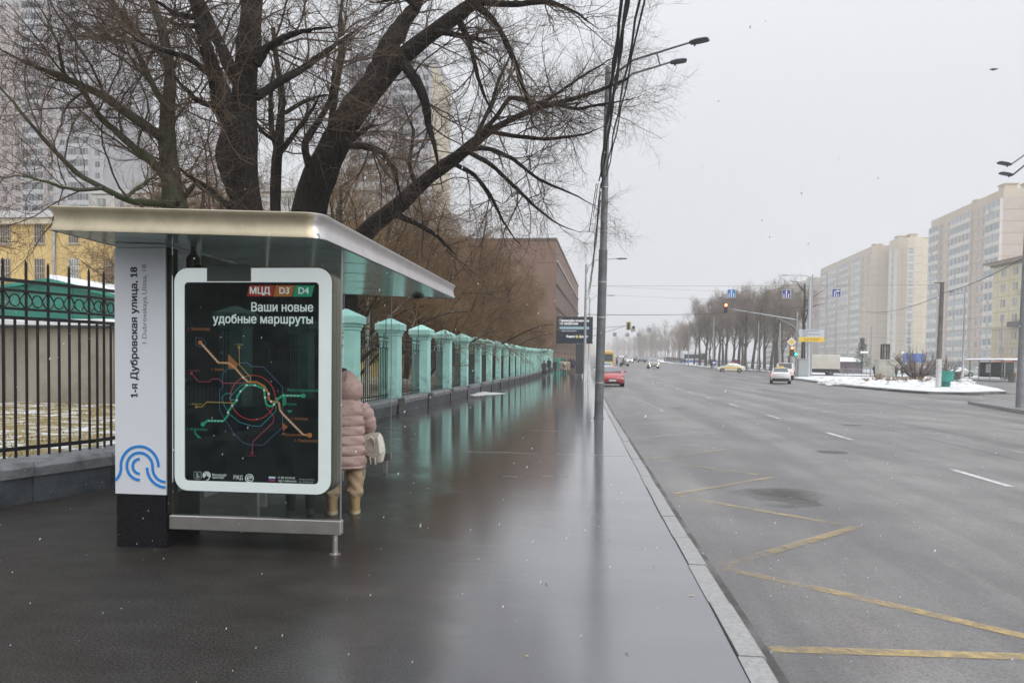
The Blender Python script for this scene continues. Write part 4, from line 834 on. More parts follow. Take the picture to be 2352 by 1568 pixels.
# left grey-green trunk
traced_tree('bare tree with mossy grey green trunk, leftmost behind the shelter roof', [
 ([(408, 478, 62), (400, 430, 48), (393, 360, 42), (390, 320, 40), (391, 270, 34), (396, 225, 34), (402, 180, 26), (397, 120, 26), (385, 60, 24), (368, 10, 20), (350, -50, 16)], .6),
 ([(392, 330, 28), (350, 300, 24), (300, 265, 22), (235, 215, 20), (160, 180, 16), (90, 150, 12), (30, 115, 10), (-40, 70, 8)], -1.5),
 ([(400, 430, 24), (350, 370, 22), (290, 320, 18), (240, 270, 16), (205, 215, 14), (180, 165, 9), (150, 130, 7)], -.8),
 ([(402, 150, 18), (340, 95, 16), (290, 55, 15), (250, 0, 12), (215, -60, 10)], 1.5),
 ([(396, 260, 16), (362, 220, 16), (330, 150, 14), (305, 95, 10), (240, 90, 8), (180, 50, 7), (130, 5, 5)], -1),
 ([(408, 470, 18), (350, 466, 18), (300, 464, 16), (240, 430, 15), (180, 395, 13), (110, 320, 12), (50, 240, 10), (0, 180, 9), (-40, 120, 7)], -2.2),
 ([(240, 432, 10), (180, 438, 9), (120, 430, 8), (60, 410, 6), (-20, 420, 4)], (11.8, 10.5)),
 ([(290, 455, 9), (330, 415, 8), (370, 390, 6)], (12.2, 12.8)),
 ([(418, 460, 14), (450, 420, 10), (480, 445, 8), (520, 470, 6)], .6),
 ([(150, 180, 9), (130, 100, 8), (100, 40, 6), (60, -10, 4)], (12.5, 11.8))], 13.6, M_BARKG, M_TW1, G_OLD, 408, 1.0)
# the dark central trunk
traced_tree('tall bare tree with thick dark double trunk, tallest above the shelter roof', [
 ([(570, 478, 78), (567, 420, 68), (566, 340, 66), (565, 270, 60), (570, 190, 54), (580, 110, 54), (592, 40, 50), (600, -40, 46), (610, -120, 40)], .8),
 ([(560, 310, 44), (528, 290, 40), (505, 258, 38), (495, 200, 36), (480, 150, 34), (465, 100, 34), (445, 45, 36), (425, -10, 34), (405, -80, 28)], -.8),
 ([(558, 205, 36), (530, 160, 32), (508, 110, 30), (485, 60, 26), (462, 10, 22), (440, -50, 18)], .9),
 ([(545, 455, 34), (524, 410, 34), (512, 360, 34), (516, 315, 30), (535, 270, 24), (520, 200, 20), (500, 160, 16), (490, 110, 12)], (16.2, 16.8)),
 ([(590, 222, 22), (640, 190, 20), (690, 162, 18), (740, 125, 16), (790, 90, 14), (830, 60, 10)], 1.8),
 ([(590, 150, 20), (612, 110, 18), (650, 90, 16), (720, 65, 14), (780, 50, 10)], -1.4),
 ([(480, 170, 16), (430, 130, 14), (380, 115, 12), (320, 90, 10), (260, 40, 8)], (14, 12)),
 ([(505, 250, 14), (450, 230, 14), (410, 190, 10), (390, 150, 8)], (14.4, 13.4)),
 ([(440, 40, 16), (395, 30, 14), (350, 5, 10), (320, -30, 8)], (14, 12.6)),
 ([(455, 60, 14), (420, 60, 12), (380, 45, 10)], (14, 15)),
 ([(530, 478, 14), (490, 440, 14), (440, 405, 12), (420, 390, 8)], (14.8, 14))], 15.0, M_BARKD, M_TW1, G_OLD, 570, .95)
# the slim dark stem
traced_tree('slim dark bare tree between the thick upright trunk and the leaning trunk', [
 ([(636, 478, 26), (636, 420, 24), (640, 360, 24), (648, 300, 20), (655, 240, 17), (650, 180, 15), (640, 120, 12), (636, 60, 9)], .5),
 ([(640, 360, 14), (625, 300, 14), (622, 230, 12), (630, 160, 10)], .8), ([(644, 350, 14), (680, 300, 12), (720, 250, 10), (745, 200, 7)], -1),
 ([(655, 260, 11), (700, 230, 10), (760, 215, 7)], 1.5), ([(640, 330, 10), (600, 300, 8), (585, 260, 6)], -1)], 18.0, M_BARKD, M_TW1, G_OLD, 636, .85)
# the big leaning trunk
traced_tree('thick dark bare tree leaning right over the shelter roof, forking high up', [
 ([(706, 482, 84), (722, 430, 76), (752, 370, 70), (782, 310, 66), (812, 255, 66), (850, 205, 66), (890, 170, 54), (940, 120, 40), (1000, 75, 34), (1060, 35, 34), (1110, 0, 30), (1150, -40, 24)], -1.0),
 ([(845, 210, 50), (868, 160, 48), (892, 110, 46), (920, 60, 44), (955, 5, 40), (985, -60, 34)], (19.3, 19.8)),
 ([(930, 150, 26), (962, 195, 24), (980, 240, 22), (985, 290, 18), (1000, 340, 12), (1010, 400, 9), (1020, 440, 6)], (18.8, 18)),
 ([(790, 330, 20), (820, 310, 16), (850, 290, 12), (880, 285, 7)], (19.2, 20.5)),
 ([(790, 335, 16), (840, 335, 16), (880, 350, 14), (905, 390, 11), (915, 440, 8), (930, 500, 6)], (19.2, 18.4)),
 ([(1050, 40, 18), (1070, 80, 14), (1080, 110, 12), (1090, 180, 10), (1110, 240, 8), (1140, 290, 6)], (18.8, 18)),
 ([(1090, 10, 18), (1130, 40, 15), (1160, 90, 13), (1190, 160, 12), (1215, 230, 10), (1225, 290, 8), (1260, 310, 6)], (18.7, 17.5)),
 ([(1080, 5, 16), (1180, 10, 14), (1270, 0, 12), (1330, 20, 9), (1380, 55, 7)], (18.6, 17)),
 ([(760, 300, 18), (770, 200, 18), (785, 120, 16), (780, 40, 14), (790, -40, 10)], (19.6, 20.4)),
 ([(720, 430, 20), (700, 330, 18), (760, 240, 14), (770, 150, 12)], (19.6, 18.6)),
 ([(960, 20, 16), (930, -10, 14), (870, 0, 10)], (19.6, 18)),
 ([(1000, 70, 14), (1080, 85, 12), (1130, 100, 9)], (19, 18))], 19.8, M_BARKD, M_TW1, G_OLD, 700, 1.0)
# the long branch over the sidewalk
traced_tree('bare tree whose long branch reaches over the sidewalk towards the lamp post', [
 ([(808, 560, 46), (850, 520, 40), (905, 480, 38), (950, 445, 34), (985, 400, 32), (1030, 380, 30), (1080, 335, 28), (1105, 308, 24), (1150, 285, 14), (1210, 255, 13), (1270, 235, 12), (1330, 225, 10), (1390, 200, 8), (1440, 180, 6)], (23.5, 20.5)),
 ([(1095, 318, 14), (1140, 270, 11), (1170, 220, 10), (1230, 235, 9), (1300, 240, 7), (1360, 230, 5)], (21.6, 21)),
 ([(1110, 300, 11), (1180, 312, 10), (1260, 320, 9), (1330, 310, 7), (1390, 290, 5)], (21.4, 20.2)),
 ([(1060, 345, 12), (1120, 340, 11), (1170, 360, 9), (1230, 410, 8), (1290, 440, 7), (1370, 480, 5)], (22, 20.6)),
 ([(1070, 345, 12), (1130, 380, 10), (1180, 430, 9), (1230, 480, 8), (1290, 520, 6), (1340, 540, 5)], (22, 21)),
 ([(1030, 370, 12), (1090, 400, 10), (1130, 450, 9), (1160, 510, 7), (1200, 560, 6)], (22.4, 23)),
 ([(905, 490, 16), (960, 515, 13), (1010, 545, 11), (1050, 590, 8)], (23, 22)),
 ([(1090, 320, 10), (1130, 240, 9), (1150, 170, 8), (1180, 110, 6)], (21.6, 22.6)),
 ([(1270, 240, 9), (1330, 250, 8), (1400, 235, 6), (1470, 215, 4)], (21, 19.5)),
 ([(1230, 250, 8), (1300, 200, 7), (1380, 150, 5), (1430, 120, 4)], (21, 20)),
 ([(960, 440, 12), (940, 380, 10), (950, 300, 9), (920, 240, 6)], (22.8, 23.6))], 23.5, M_BARKD, M_TW1, G_OLD, 760, 1.0, up=.05)
# ---- trees along the fence, further on: three built, the rest copies
def free_tree(label, x, y, h, spread, m1, m2, group, n=8, dens=1., trunk_r=.18, up=.5, lean=0., tw=(.35, .9), name='bare_tree', low=.2, thin=1.):
    z = gz(x, y)+.25*(x < -6); root = empty(name, (x, y, z), random.uniform(0, 6.28), label, 'tree', group)
    T = [(0, 0, -.3)]+[(lean*k/8+.02*h*random.gauss(0, .25), .02*h*random.gauss(0, .25), h*.82*k/8) for k in range(1, 9)]; P0, R0 = resample(T, [trunk_r*(1.25-.95*k/8) for k in range(9)], 22)
    link('trunk', limb_mesh('trunk', P0, R0, m1, 8), root)
    L1, S1 = grow(P0[None], R0[None], n, (spread*.8, spread*1.25), (25, 62), 12, up, .3, low, .5, .02*thin, .09, .22)
    B, SB = grow(L1, S1, max(3, int(7*dens)), (spread*.3, spread*.6), (20, 60), 8, up*.7, .4, .12, .55, .009*thin, .03, .35)
    C_, SC = grow(B, SB, max(3, int(7*dens)), (spread*.13, spread*.28), (20, 60), 6, up*.5, .45, .1, .6, .005*thin, .014*thin, .45)
    Dd, SD = grow(C_, SC, max(3, int(6*dens)), tw, (15, 60), 4, up*.4, .5, .1, .65, .0035*thin, .007*thin, .55)
    for i in range(len(L1)): pass
    link('boughs', crown_mesh('boughs', [(L1, S1, 6)], m1), root); c = link('crown', crown_mesh('crown', [(B, SB, 4), (C_, SC, 3), (Dd, SD, 3)], m2), root); tag(c, kind='stuff'); return root
G_FEN = 'bare brown trees in a row behind the mint pillars'
protoA = free_tree('twiggy brown tree just behind the second mint pillar', -9.2, 28, 9.5, 4.4, M_BARKB, M_TW2, G_FEN, 15, 1.15, .17, .0, .4, low=.1, thin=1.35)
protoB = free_tree('dense brown tree behind the fence past the leaning branch', -8.3, 36, 8.5, 4.2, M_BARKB, M_TW2, G_FEN, 16, 1.15, .15, -.1, .3, low=.08, thin=1.35)
CM = {}
def recm():
    CM.clear()
    for c in bpy.data.objects:
        if c.parent: CM.setdefault(c.parent.name, []).append(c)
recm()
def dup(o, loc, rz, sc=1., label=None, group=None):
    c = copy_tree(o, None, CM); c.location = loc; c.rotation_euler = (0, 0, rz); c.scale = (sc, sc, sc)
    if label: c['label'] = label
    if group: c['group'] = group
    return c
for i, (x, y, k, sc, lb) in enumerate([(-12.5, 24, 1, .95, 'brown twiggy tree set back behind the first mint pillars'), (-11.5, 33, 0, 1.05, 'spreading brown tree behind the third mint pillar'), (-9.0, 45, 0, 1.0, 'brown tree behind the fifth mint pillar'), (-13.5, 42, 1, 1.15, 'broad brown tree set back on the lawn beyond the fifth pillar'), (-8.6, 54, 1, 1.05, 'dense brown tree behind the middle of the mint pillars'), (-14, 56, 0, 1.2, 'tall brown tree set back in front of the brick building'), (-9, 65, 0, 1.1, 'brown tree before the far mint pillars'), (-8.5, 77, 1, 1.1, 'brown tree behind the far mint pillars'), (-12, 72, 0, 1.15, 'large brown tree before the brick building wall'), (-8.4, 90, 0, 1.05, 'brown tree at the far end of the mint pillars'), (-13, 92, 1, 1.2, 'brown tree farthest back against the brick building'), (-17, 30, 0, 1.1, 'brown tree deep in the yard behind the leaning trunk'), (-17.5, 18, 1, .9, 'brown twiggy tree in the yard left of the leaning trunk'), (-22, 38, 1, 1.2, 'brown tree deep in the yard before the pale tower'), (-7.9, 40.5, 1, 1.0, 'brown tree leaning out just behind the fourth mint pillar'), (-8.0, 49.5, 0, 1.1, 'brown tree close behind the sixth mint pillar'), (-7.9, 60, 1, 1.15, 'brown tree close behind the eighth mint pillar'), (-8, 70.5, 0, 1.15, 'brown tree close behind the tenth mint pillar'), (-8, 83, 1, 1.15, 'brown tree close behind the thirteenth mint pillar'), (-10.5, 37.5, 0, 1.2, 'tall brown tree between the third and fourth mint pillars')]):
    dup((protoA, protoB)[k], (x, y, gz(x, y)+.25), i*1.37+.4, sc, lb)
for i, (x, y, k, sc) in enumerate([(-12, -12, 1, 1.), (-12.5, -22, 0, 1.), (-17, -32, 1, 1.1)]): dup((protoA, protoB)[k], (x, y, .25), i*2.1, sc, 'brown tree by the fence behind the viewer, %s of three along it' % ['first', 'second', 'third'][i], 'trees behind the viewer')
# birch glimpsed between the trunks
bt = atY(845, 560, 30); br = free_tree('thin white birch stem glimpsed behind the leaning trunk', bt.x, 30, 9, 2.2, M_BIRCH, M_TW1, None, 6, .7, .09, .2, .2)
# ---- trees across the road
G_RT = 'bare grey trees across the crossing'
def grove_tree(label, h, spread, group, n, seed_lean):
    root = empty('bare_tree', (0, 0, 0), 0, label, 'tree', group)
    T = [(0, 0, -.3)]+[(seed_lean*(k/8)**1.5+.02*h*random.gauss(0, .2), .02*h*random.gauss(0, .2), h*.7*k/8) for k in range(1, 9)]; P0, R0 = resample(T, [.27*(1.25-.95*k/8) for k in range(9)], 22)
    link('trunk', limb_mesh('trunk', P0, R0, M_BARKF, 8), root)
    L1, S1 = grow(P0[None], R0[None], n, (h*.22, h*.5), (14, 48), 12, .75, .28, .28, .6, .05, .12, .2)
    B, SB = grow(L1, S1, 9, (h*.09, h*.22), (18, 50), 8, .7, .35, .2, .55, .022, .04, .35); C_, SC = grow(B, SB, 8, (h*.05, h*.11), (15, 50), 5, .5, .4, .1, .6, .014, .02, .5); Dd, SD = grow(C_, SC, 5, (.5, 1.2), (15, 50), 4, .4, .4, .1, .7, .009, .012, .6)
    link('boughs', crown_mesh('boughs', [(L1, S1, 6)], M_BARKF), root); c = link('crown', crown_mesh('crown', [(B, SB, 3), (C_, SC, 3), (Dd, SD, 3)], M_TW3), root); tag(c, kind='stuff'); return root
pR = [grove_tree('a', 16.5, 4, G_RT, 13, .6), grove_tree('b', 15.5, 4, G_RT, 15, 1.6), grove_tree('c', 17.5, 4, G_RT, 11, -.5)]
recm()
places = [(1580, 235, .78), (1594, 215, .85), (1607, 205, 1.05), (1622, 190, 1.0), (1640, 200, 1.1), (1652, 182, 1.05), (1668, 190, 1.1), (1683, 176, 1.0), (1697, 186, 1.15), (1712, 172, 1.0), (1728, 182, 1.12), (1742, 168, 1.0), (1756, 176, 1.1), (1770, 160, .98), (1783, 168, 1.08), (1797, 158, 1.0), (1812, 165, 1.12), (1572, 262, .72), (1560, 300, .7), (1630, 230, 1.15), (1660, 225, 1.2), (1705, 215, 1.15), (1745, 205, 1.15), (1780, 198, 1.1)]
ORD = 'first second third fourth fifth sixth seventh eighth ninth tenth eleventh twelfth thirteenth fourteenth fifteenth sixteenth seventeenth eighteenth nineteenth twentieth twenty-first twenty-second twenty-third last'.split()
for i, (px, Y, sc) in enumerate(places):
    p = spot(px, Y, 0.); lab = ('upright', 'leaning', 'tall')[i % 3]+' bare tree, %s from the left in the grove across the crossing' % ORD[sorted(q[0] for q in places).index(px)]
    if i < 3: pR[i].location = p; pR[i]['label'] = lab; pR[i].scale = (sc,)*3
    else: dup(pR[i % 3], p, i*1.9, sc*random.uniform(.88, 1.1), lab)
p = spot(1843, 118); free_tree('lone dark bare tree with crooked limbs behind the truck', p.x, 118, 16.5, 4.6, M_BARKB, M_TW3, None, 9, .55, .3, .7, .3, (.5, 1.2), low=.25, thin=1.6)
# bushes by the right-hand stop and hedge tufts on the island
M_BUSHT = twig_mat('reddish_twigs', (.12, .08, .06), (.25, .19, .15))
def bush(label, x, y, h, r, n, m, group=None, thin=1.3, z=None, cat='bush', name='bush'):
    root = empty(name, (x, y, gz(x, y) if z is None else z), random.uniform(0, 6), label, cat, group)
    a = rng.uniform(0, 6.28, n); sp = rng.uniform(.1, .9, n); K = 8; t = np.linspace(0, 1, K)
    P = np.stack([np.cos(a)[:, None]*r*(sp[:, None]*t**.8+.08), np.sin(a)[:, None]*r*(sp[:, None]*t**.8+.08), h*t[None, :]*(1.05-.5*sp[:, None])], -1)+np.cumsum(rng.normal(size=(n, K, 3))*.03*h/2, 1)
    Rr = np.full((n, K), .018*thin*h/2)*(1-.6*t)[None]
    A1, B1 = grow(P, Rr, 7, (h*.2, h*.45), (20, 60), 6, .2, .5, .15, .5, .005*thin, .012*thin, .5); A2, B2 = grow(A1, B1, 6, (h*.08, h*.2), (20, 60), 4, .1, .5, .1, .7, .004*thin, .008*thin, .6)
    link('stem', crown_mesh('stem', [(P, Rr, 4)], M_BARKB), root); c = link('twigs', crown_mesh('twigs', [(A1, B1, 3), (A2, B2, 3)], m), root); tag(c, kind='stuff'); return root
p = spot(2108, 96); bush('large leafless reddish bush behind the pole on the snowy island', p.x, p.y, 3.6, 3.4, 26, M_BUSHT, None, 2)
p = spot(2170, 108); bush('smaller leafless bush beside the far bus shelter', p.x, p.y, 3.0, 2.6, 18, M_BUSHT, None, 2)
M_DRY = twig_mat('rusty_dry_stalks', (.22, .12, .04), (.34, .2, .08))
for i, (px, Y, h, r, lb) in enumerate([(2018, 82, .75, 1.1, 'rusty dry shrub in front of the stone plinth'), (2050, 80, .6, 1.2, 'rusty dry shrub right of the stone plinth'), (2085, 84, .5, 1.3, 'low dry shrub between plinth and pole'), (2120, 82, .55, 1.3, 'low brown shrub left of the grey pole'), (1990, 80, .35, .8, 'smallest dry tuft left of the stone plinth')]):
    p = spot(px, Y, .03); bush(lb, p.x, p.y, h, r, 26, M_DRY, 'dry shrubs on the snowy island', 1.6, .03, 'shrub', 'dry_shrub')
# far tree lines that read as one mass
def far_woods(label, pts, h, n, m):
    P = []; 
    for _ in range(n):
        px, Y = pts(random.random()); p = spot(px, Y); hh = h*random.uniform(.65, 1.05); P.append((p.x, p.y, p.z, hh))
    N = len(P); base = np.array(P); K = 6; t = np.linspace(0, 1, K)
    T = np.stack([base[:, 0:1]+np.cumsum(rng.normal(size=(N, K))*.25, 1), np.repeat(base[:, 1:2], K, 1), base[:, 2:3]+base[:, 3:4]*t[None]], -1); TR = np.full((N, K), .2)*(1-.8*t)[None]
    L1, S1 = grow(T, TR, 12, (h*.2, h*.4), (25, 55), 5, .9, .3, .2, .5, .05, .09, .4); L2, S2 = grow(L1, S1, 9, (h*.08, h*.2), (20, 60), 4, .6, .4, .1, .8, .04, .07, .6)
    o = link('distant_trees', crown_mesh('distant_trees', [(T, TR, 4), (L1, S1, 3), (L2, S2, 3)], m)); tag(o, label, 'trees', kind='stuff'); return o
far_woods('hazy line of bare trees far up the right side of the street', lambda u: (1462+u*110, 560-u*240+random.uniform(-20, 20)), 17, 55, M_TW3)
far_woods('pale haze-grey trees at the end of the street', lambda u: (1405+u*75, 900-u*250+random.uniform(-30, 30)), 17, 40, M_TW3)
# ================================================================== BUILDINGS
def bmat(name, c, c2=None, r=.75): return mat(name, c, r, noise=(.35, c2 or tuple(v*.86 for v in c), .35, .7))
M_BEI = bmat('beige_panel', (.56, .48, .375)); M_PNK = bmat('pinkish_panel', (.53, .44, .385)); M_CRM = bmat('cream_panel', (.6, .53, .4)); M_WPAN = bmat('white_balcony_panel', (.66, .63, .57)); M_SEAM = mat('panel_seam', (.22, .2, .18), .8)
M_PANE = mat('window_pane', (.16, .175, .18), .1, spec=.8); M_PANE2 = mat('curtained_pane', (.4, .41, .4), .2, spec=.6); M_PANE3 = mat('blue_green_pane', (.25, .31, .31), .12, spec=.8); M_FRM = mat('window_frame_white', (.6, .6, .58), .5)
M_ROOFG = snow_mix('flat_roof', (.25, .25, .25), (.35, .35, .35), .6, .3)
M_TFRM = mat('tower_frame', (.42, .42, .43), .6); M_TPANE = mat('tower_pane', (.05, .055, .06), .15); M_TPANE2 = mat('tower_pane_pale', (.14, .15, .16), .2)
PANES = [M_PANE, M_PANE2, M_PANE3]
_mod = {}
def module(kind, w, h, wall, seed=0):
    """one storey-high facade element, local: x along, z up, facing -y"""
    key = (kind, round(w, 2), round(h, 2), wall.name, seed)
    if key in _mod: return _mod[key]
    b = MB(); g = .03; dk = wall.name.startswith('tower'); ms = [wall, M_FRM if not dk else M_TFRM, PANES[seed % 3] if not dk else M_TPANE, M_WPAN if not dk else M_TFRM, PANES[(seed+1) % 3] if not dk else M_TPANE2, mat('conditioner_grey', (.5, .5, .48), .5)]
    def win(x0, x1, z0, z1, n, y=-.06, pm=2):
        b.m = 1; fw = .06
        b.box(x0, x1, y-.02, y+.04, z0, z0+fw); b.box(x0, x1, y-.02, y+.04, z1-fw, z1)
        for i in range(n+1): xx = x0+(x1-x0-fw)*i/n; b.box(xx, xx+fw, y-.021, y+.041, z0+fw, z1-fw)
        for i in range(n): b.m = pm if (i+seed) % 3 else 4; xa = x0+(x1-x0-fw)*i/n+fw; xb = x0+(x1-x0-fw)*(i+1)/n; b.box(xa, xb, y, y+.02, z0+fw, z1-fw)
    if kind == 'panel': b.box(g, w-g, -.06, .2, g, h-g)
    elif kind == 'window':           # pierced panel
        ww = min(1.5, w*.62); x0, x1, z0, z1 = (w-ww)/2, (w+ww)/2, h*.3, h*.82
        b.box(g, x0, -.06, .2, g, h-g); b.box(x1, w-g, -.06, .2, g, h-g); b.box(x0, x1, -.06, .2, g, z0); b.box(x0, x1, -.06, .2, z1, h-g); win(x0, x1, z0, z1, 2, .06)
    elif kind == 'slit':
        x0, x1, z0, z1 = w*.25, w*.75, h*.25, h*.85
        b.box(g, x0, -.06, .2, g, h-g); b.box(x1, w-g, -.06, .2, g, h-g); b.box(x0, x1, -.06, .2, g, z0); b.box(x0, x1, -.06, .2, z1, h-g); win(x0, x1, z0, z1, 1, .04)
    elif kind == 'balcony':          # glazed loggia over a white parapet
        b.m = 3; b.box(.02, w-.02, -.75, .2, .06, h*.36); b.m = 0; b.box(0, w, -.7, .2, -.06, .06); win(.07, w-.07, h*.37, h-.08, max(3, int(w/.8)), -.66)
        b.m = 3; b.box(.04, w-.04, -.6, .2, h-.08, h-.06); b.box(-.0, .05, -.72, .19, .07, h-.09); b.box(w-.05, w, -.72, .19, .07, h-.09)
        if seed % 2: b.m = 5; b.box(w*.3, w*.3+.8, -1.02, -.76, h*.1, h*.1+.55)
    elif kind == 'stairwin':
        x0, x1 = w*.12, w*.88
        b.m = 3; b.box(g, w-g, -.06, .2, g, h*.2); b.box(g, x0, -.06, .2, h*.2, h-g); b.box(x1, w-g, -.06, .2, h*.2, h-g); win(x0, x1, h*.2, h*.56, 1, 0, 2); b.m = 3; b.box(x0, x1, -.06, .2, h*.56, h*.62); win(x0, x1, h*.62, h*.94, 1, 0, 2); b.m = 3; b.box(x0, x1, -.06, .2, h*.94, h-g)
    elif kind == 'white': b.m = 3; b.box(g, w-g, -.1, .2, g, h-g)
    me = b.mesh({'panel': 'wall_panel', 'white': 'wall_panel'}.get(kind, 'window'), ms); _mod[key] = me; return me
def facade(root, P0, P1, z0, floors, fh, bays, seeds=True, top=True, smod=5):
    """bays: (kind, width share, wall material) laid from P0 to P1; outward is to the right of P0->P1"""
    a = Vector((P0[0], P0[1], 0)); d = Vector((P1[0]-P0[0], P1[1]-P0[1], 0)); L = d.length; d.normalize(); rz = math.atan2(d.y, d.x); tot = sum(q[1] for q in bays); lo = root.location; cnt = 0
    for f in range(floors):
        s = 0
        for bi, (kind, sh_, wm) in enumerate(bays):
            w = L*sh_/tot; me = module(kind, w, fh, wm, (f*7+bi*3+f//3) % smod if kind not in ('panel', 'white') else 0); nm = 'wall_panel' if kind in ('panel', 'white') else ('balcony' if kind == 'balcony' else 'window')
            o = link(nm, me, root); p = a+d*s; o.location = (p.x-lo.x, p.y-lo.y, z0+f*fh-lo.z); o.rotation_euler = (0, 0, rz); s += w; cnt += 1
    return cnt
def hull(root, poly, z0, z1, m=None, name='wall', back=.24):
    mb = MB(); n = len(poly); q = []; ar = sum(poly[i][0]*poly[(i+1) % n][1]-poly[(i+1) % n][0]*poly[i][1] for i in range(n)); sg = 1 if ar > 0 else -1
    for i in range(n):                # set the core back behind the facade elements
        a, b, c = Vector(poly[i-1]), Vector(poly[i]), Vector(poly[(i+1) % n]); d1 = (b-a).normalized(); d2 = (c-b).normalized(); n1 = Vector((-d1.y, d1.x))*sg; n2 = Vector((-d2.y, d2.x))*sg; m_ = (n1+n2); m_ = m_/max(m_.length_squared/2, .3); q.append((b.x+m_.x*back, b.y+m_.y*back))
    mb.prism(q, z0, z1, 'z'); return mb.build(name, m or M_SEAM, root, world=True)
def roofcap(root, poly, z, h=.9, m=None):
    MB().prism(poly, z, z+h, 'z').build('parapet', m or M_BEI, root, world=True)
def roof_bits(root, pts, z):
    for x, y, w, h in pts:
        mb = MB(); mb.box(x-w/2, x+w/2, y-w/2, y+w/2, z, z+h); mb.box(x-w/2-.3, x+w/2+.3, y-w/2-.3, y+w/2+.3, z+h, z+h+.25); mb.build('roof_hut', M_BEI, root, world=True)
G_APT = 'beige apartment blocks across the crossing'
# block with the plain pinkish end wall (nearest)
xC = atY(2305, 455, 205).x; xC2 = atY(2139, 525, 250).x
A0 = (xC, 205); A1 = (xC2, 250); dep = 40
ev = Vector((A1[1]-A0[1], -(A1[0]-A0[0]))).normalized()
poly = [A0, (A0[0]+ev.x*dep, A0[1]+ev.y*dep*0-1.5), (A1[0]+dep, A1[1]), A1]
r = empty('apartment_block', (A0[0]+8, A0[1]+12, 0), 0, 'tall pinkish beige apartment block with plain end wall behind the old cream house', 'building', G_APT)
hull(r, poly, -1, 44.6)
bC = [('balcony', 3.2, M_PNK), ('window', 2.2, M_BEI), ('panel', 1.6, M_PNK), ('window', 1.9, M_BEI), ('balcony', 7, M_CRM), ('panel', 1.3, M_PNK), ('window', 2.0, M_BEI), ('balcony', 4.5, M_CRM)][::-1]
facade(r, A1, A0, .2, 15, 2.9, [('balcony', 5, M_CRM), ('slit', 1.8, M_PNK), ('panel', 1.5, M_BEI), ('window', 2.2, M_PNK), ('balcony', 9, M_CRM), ('panel', 1.6, M_BEI), ('slit', 2.0, M_PNK), ('window', 2.2, M_PNK), ('balcony', 5.5, M_CRM)])
facade(r, A0, poly[1], .2, 15, 2.9, [('panel', 1, M_PNK)]*6)
roofcap(r, poly, 43.7, 2.3, M_BEI); roof_bits(r, [(A0[0]+3, A0[1]+4, 3, 1.6), (A0[0]+10, A0[1]+6, 4, 2.4), (A0[0]+(A1[0]-A0[0])*.5+4, A0[1]+22, 2.5, 1.4)], 46)
# stair tower in the middle
tw_ = lambda px, Y: (spot(px, Y).x, Y)
T = [tw_(2036, 298), tw_(2056, 291), tw_(2078, 289), tw_(2094, 289), tw_(2112, 291), tw_(2140, 297)]
r = empty('apartment_block', (T[2][0], T[2][1]+8, 0), 0, 'beige stair tower with a white strip of paired windows, between the two long blocks', 'building', G_APT)
hp = [T[0], T[1], T[2], T[3], T[4], T[5], (T[5][0]+6, T[5][1]+22), (T[0][0]+12, T[0][1]+24)]; hull(r, hp, -1, 46.5)
for a, b, by in ((T[0], T[1], [('white', 1.2, M_CRM), ('slit', 1, M_CRM), ('white', 1.4, M_CRM)]), (T[1], T[2], [('panel', 1, M_BEI), ('panel', 1, M_BEI)]), (T[2], T[3], [('stairwin', 1, M_WPAN)]), (T[3], T[4], [('panel', 1, M_CRM)]), (T[4], T[5], [('panel', 1.4, M_CRM), ('window', 1.5, M_CRM), ('panel', .5, M_CRM)])):
    facade(r, a, b, 0.2, 15, 2.9, by)
roofcap(r, hp, 43.7, 3.6, M_CRM); roof_bits(r, [(T[1][0]+3, T[1][1]+5, 3.5, 1.2), (T[3][0]+1, T[3][1]+5, 2.5, 1.6), (T[5][0]-3, T[5][1]+4, 3, 1.3)], 47.3)
# long block to its left
B0 = tw_(1996, 306); B1 = tw_(1880, 378); Bq = tw_(2038, 303)
r = empty('apartment_block', (B0[0]+3, B0[1]+15, 0), 0, 'long beige apartment block with white glazed balconies behind the direction signs', 'building', G_APT)
hp = [B0, Bq, (Bq[0]+14, Bq[1]+30), (B1[0]+25, B1[1]+6), B1]; hull(r, hp, -1, 45)
facade(r, B1, B0, .4, 15, 2.93, [('slit', 1.6, M_BEI), ('balcony', 6, M_CRM), ('panel', 2, M_BEI), ('balcony', 7.5, M_CRM), ('panel', 2.2, M_BEI), ('balcony', 8.5, M_CRM), ('panel', 2.2, M_BEI), ('balcony', 7, M_CRM), ('window', 2.4, M_BEI), ('panel', 1.5, M_BEI), ('slit', 1.8, M_PNK), ('panel', 1.2, M_BEI)])
facade(r, B0, Bq, .4, 15, 2.93, [('panel', 1, M_BEI), ('panel', 1.5, M_BEI)])
roofcap(r, hp, 44.35, 2.3, M_BEI); roof_bits(r, [(B0[0]+4, B0[1]+6, 3, 1.4), (B0[0]+(B1[0]-B0[0])*.35+5, B0[1]+(B1[1]-B0[1])*.35, 3, 1.3), (B0[0]+(B1[0]-B0[0])*.7+5, B0[1]+(B1[1]-B0[1])*.7, 3, 1.3)], 46.65)
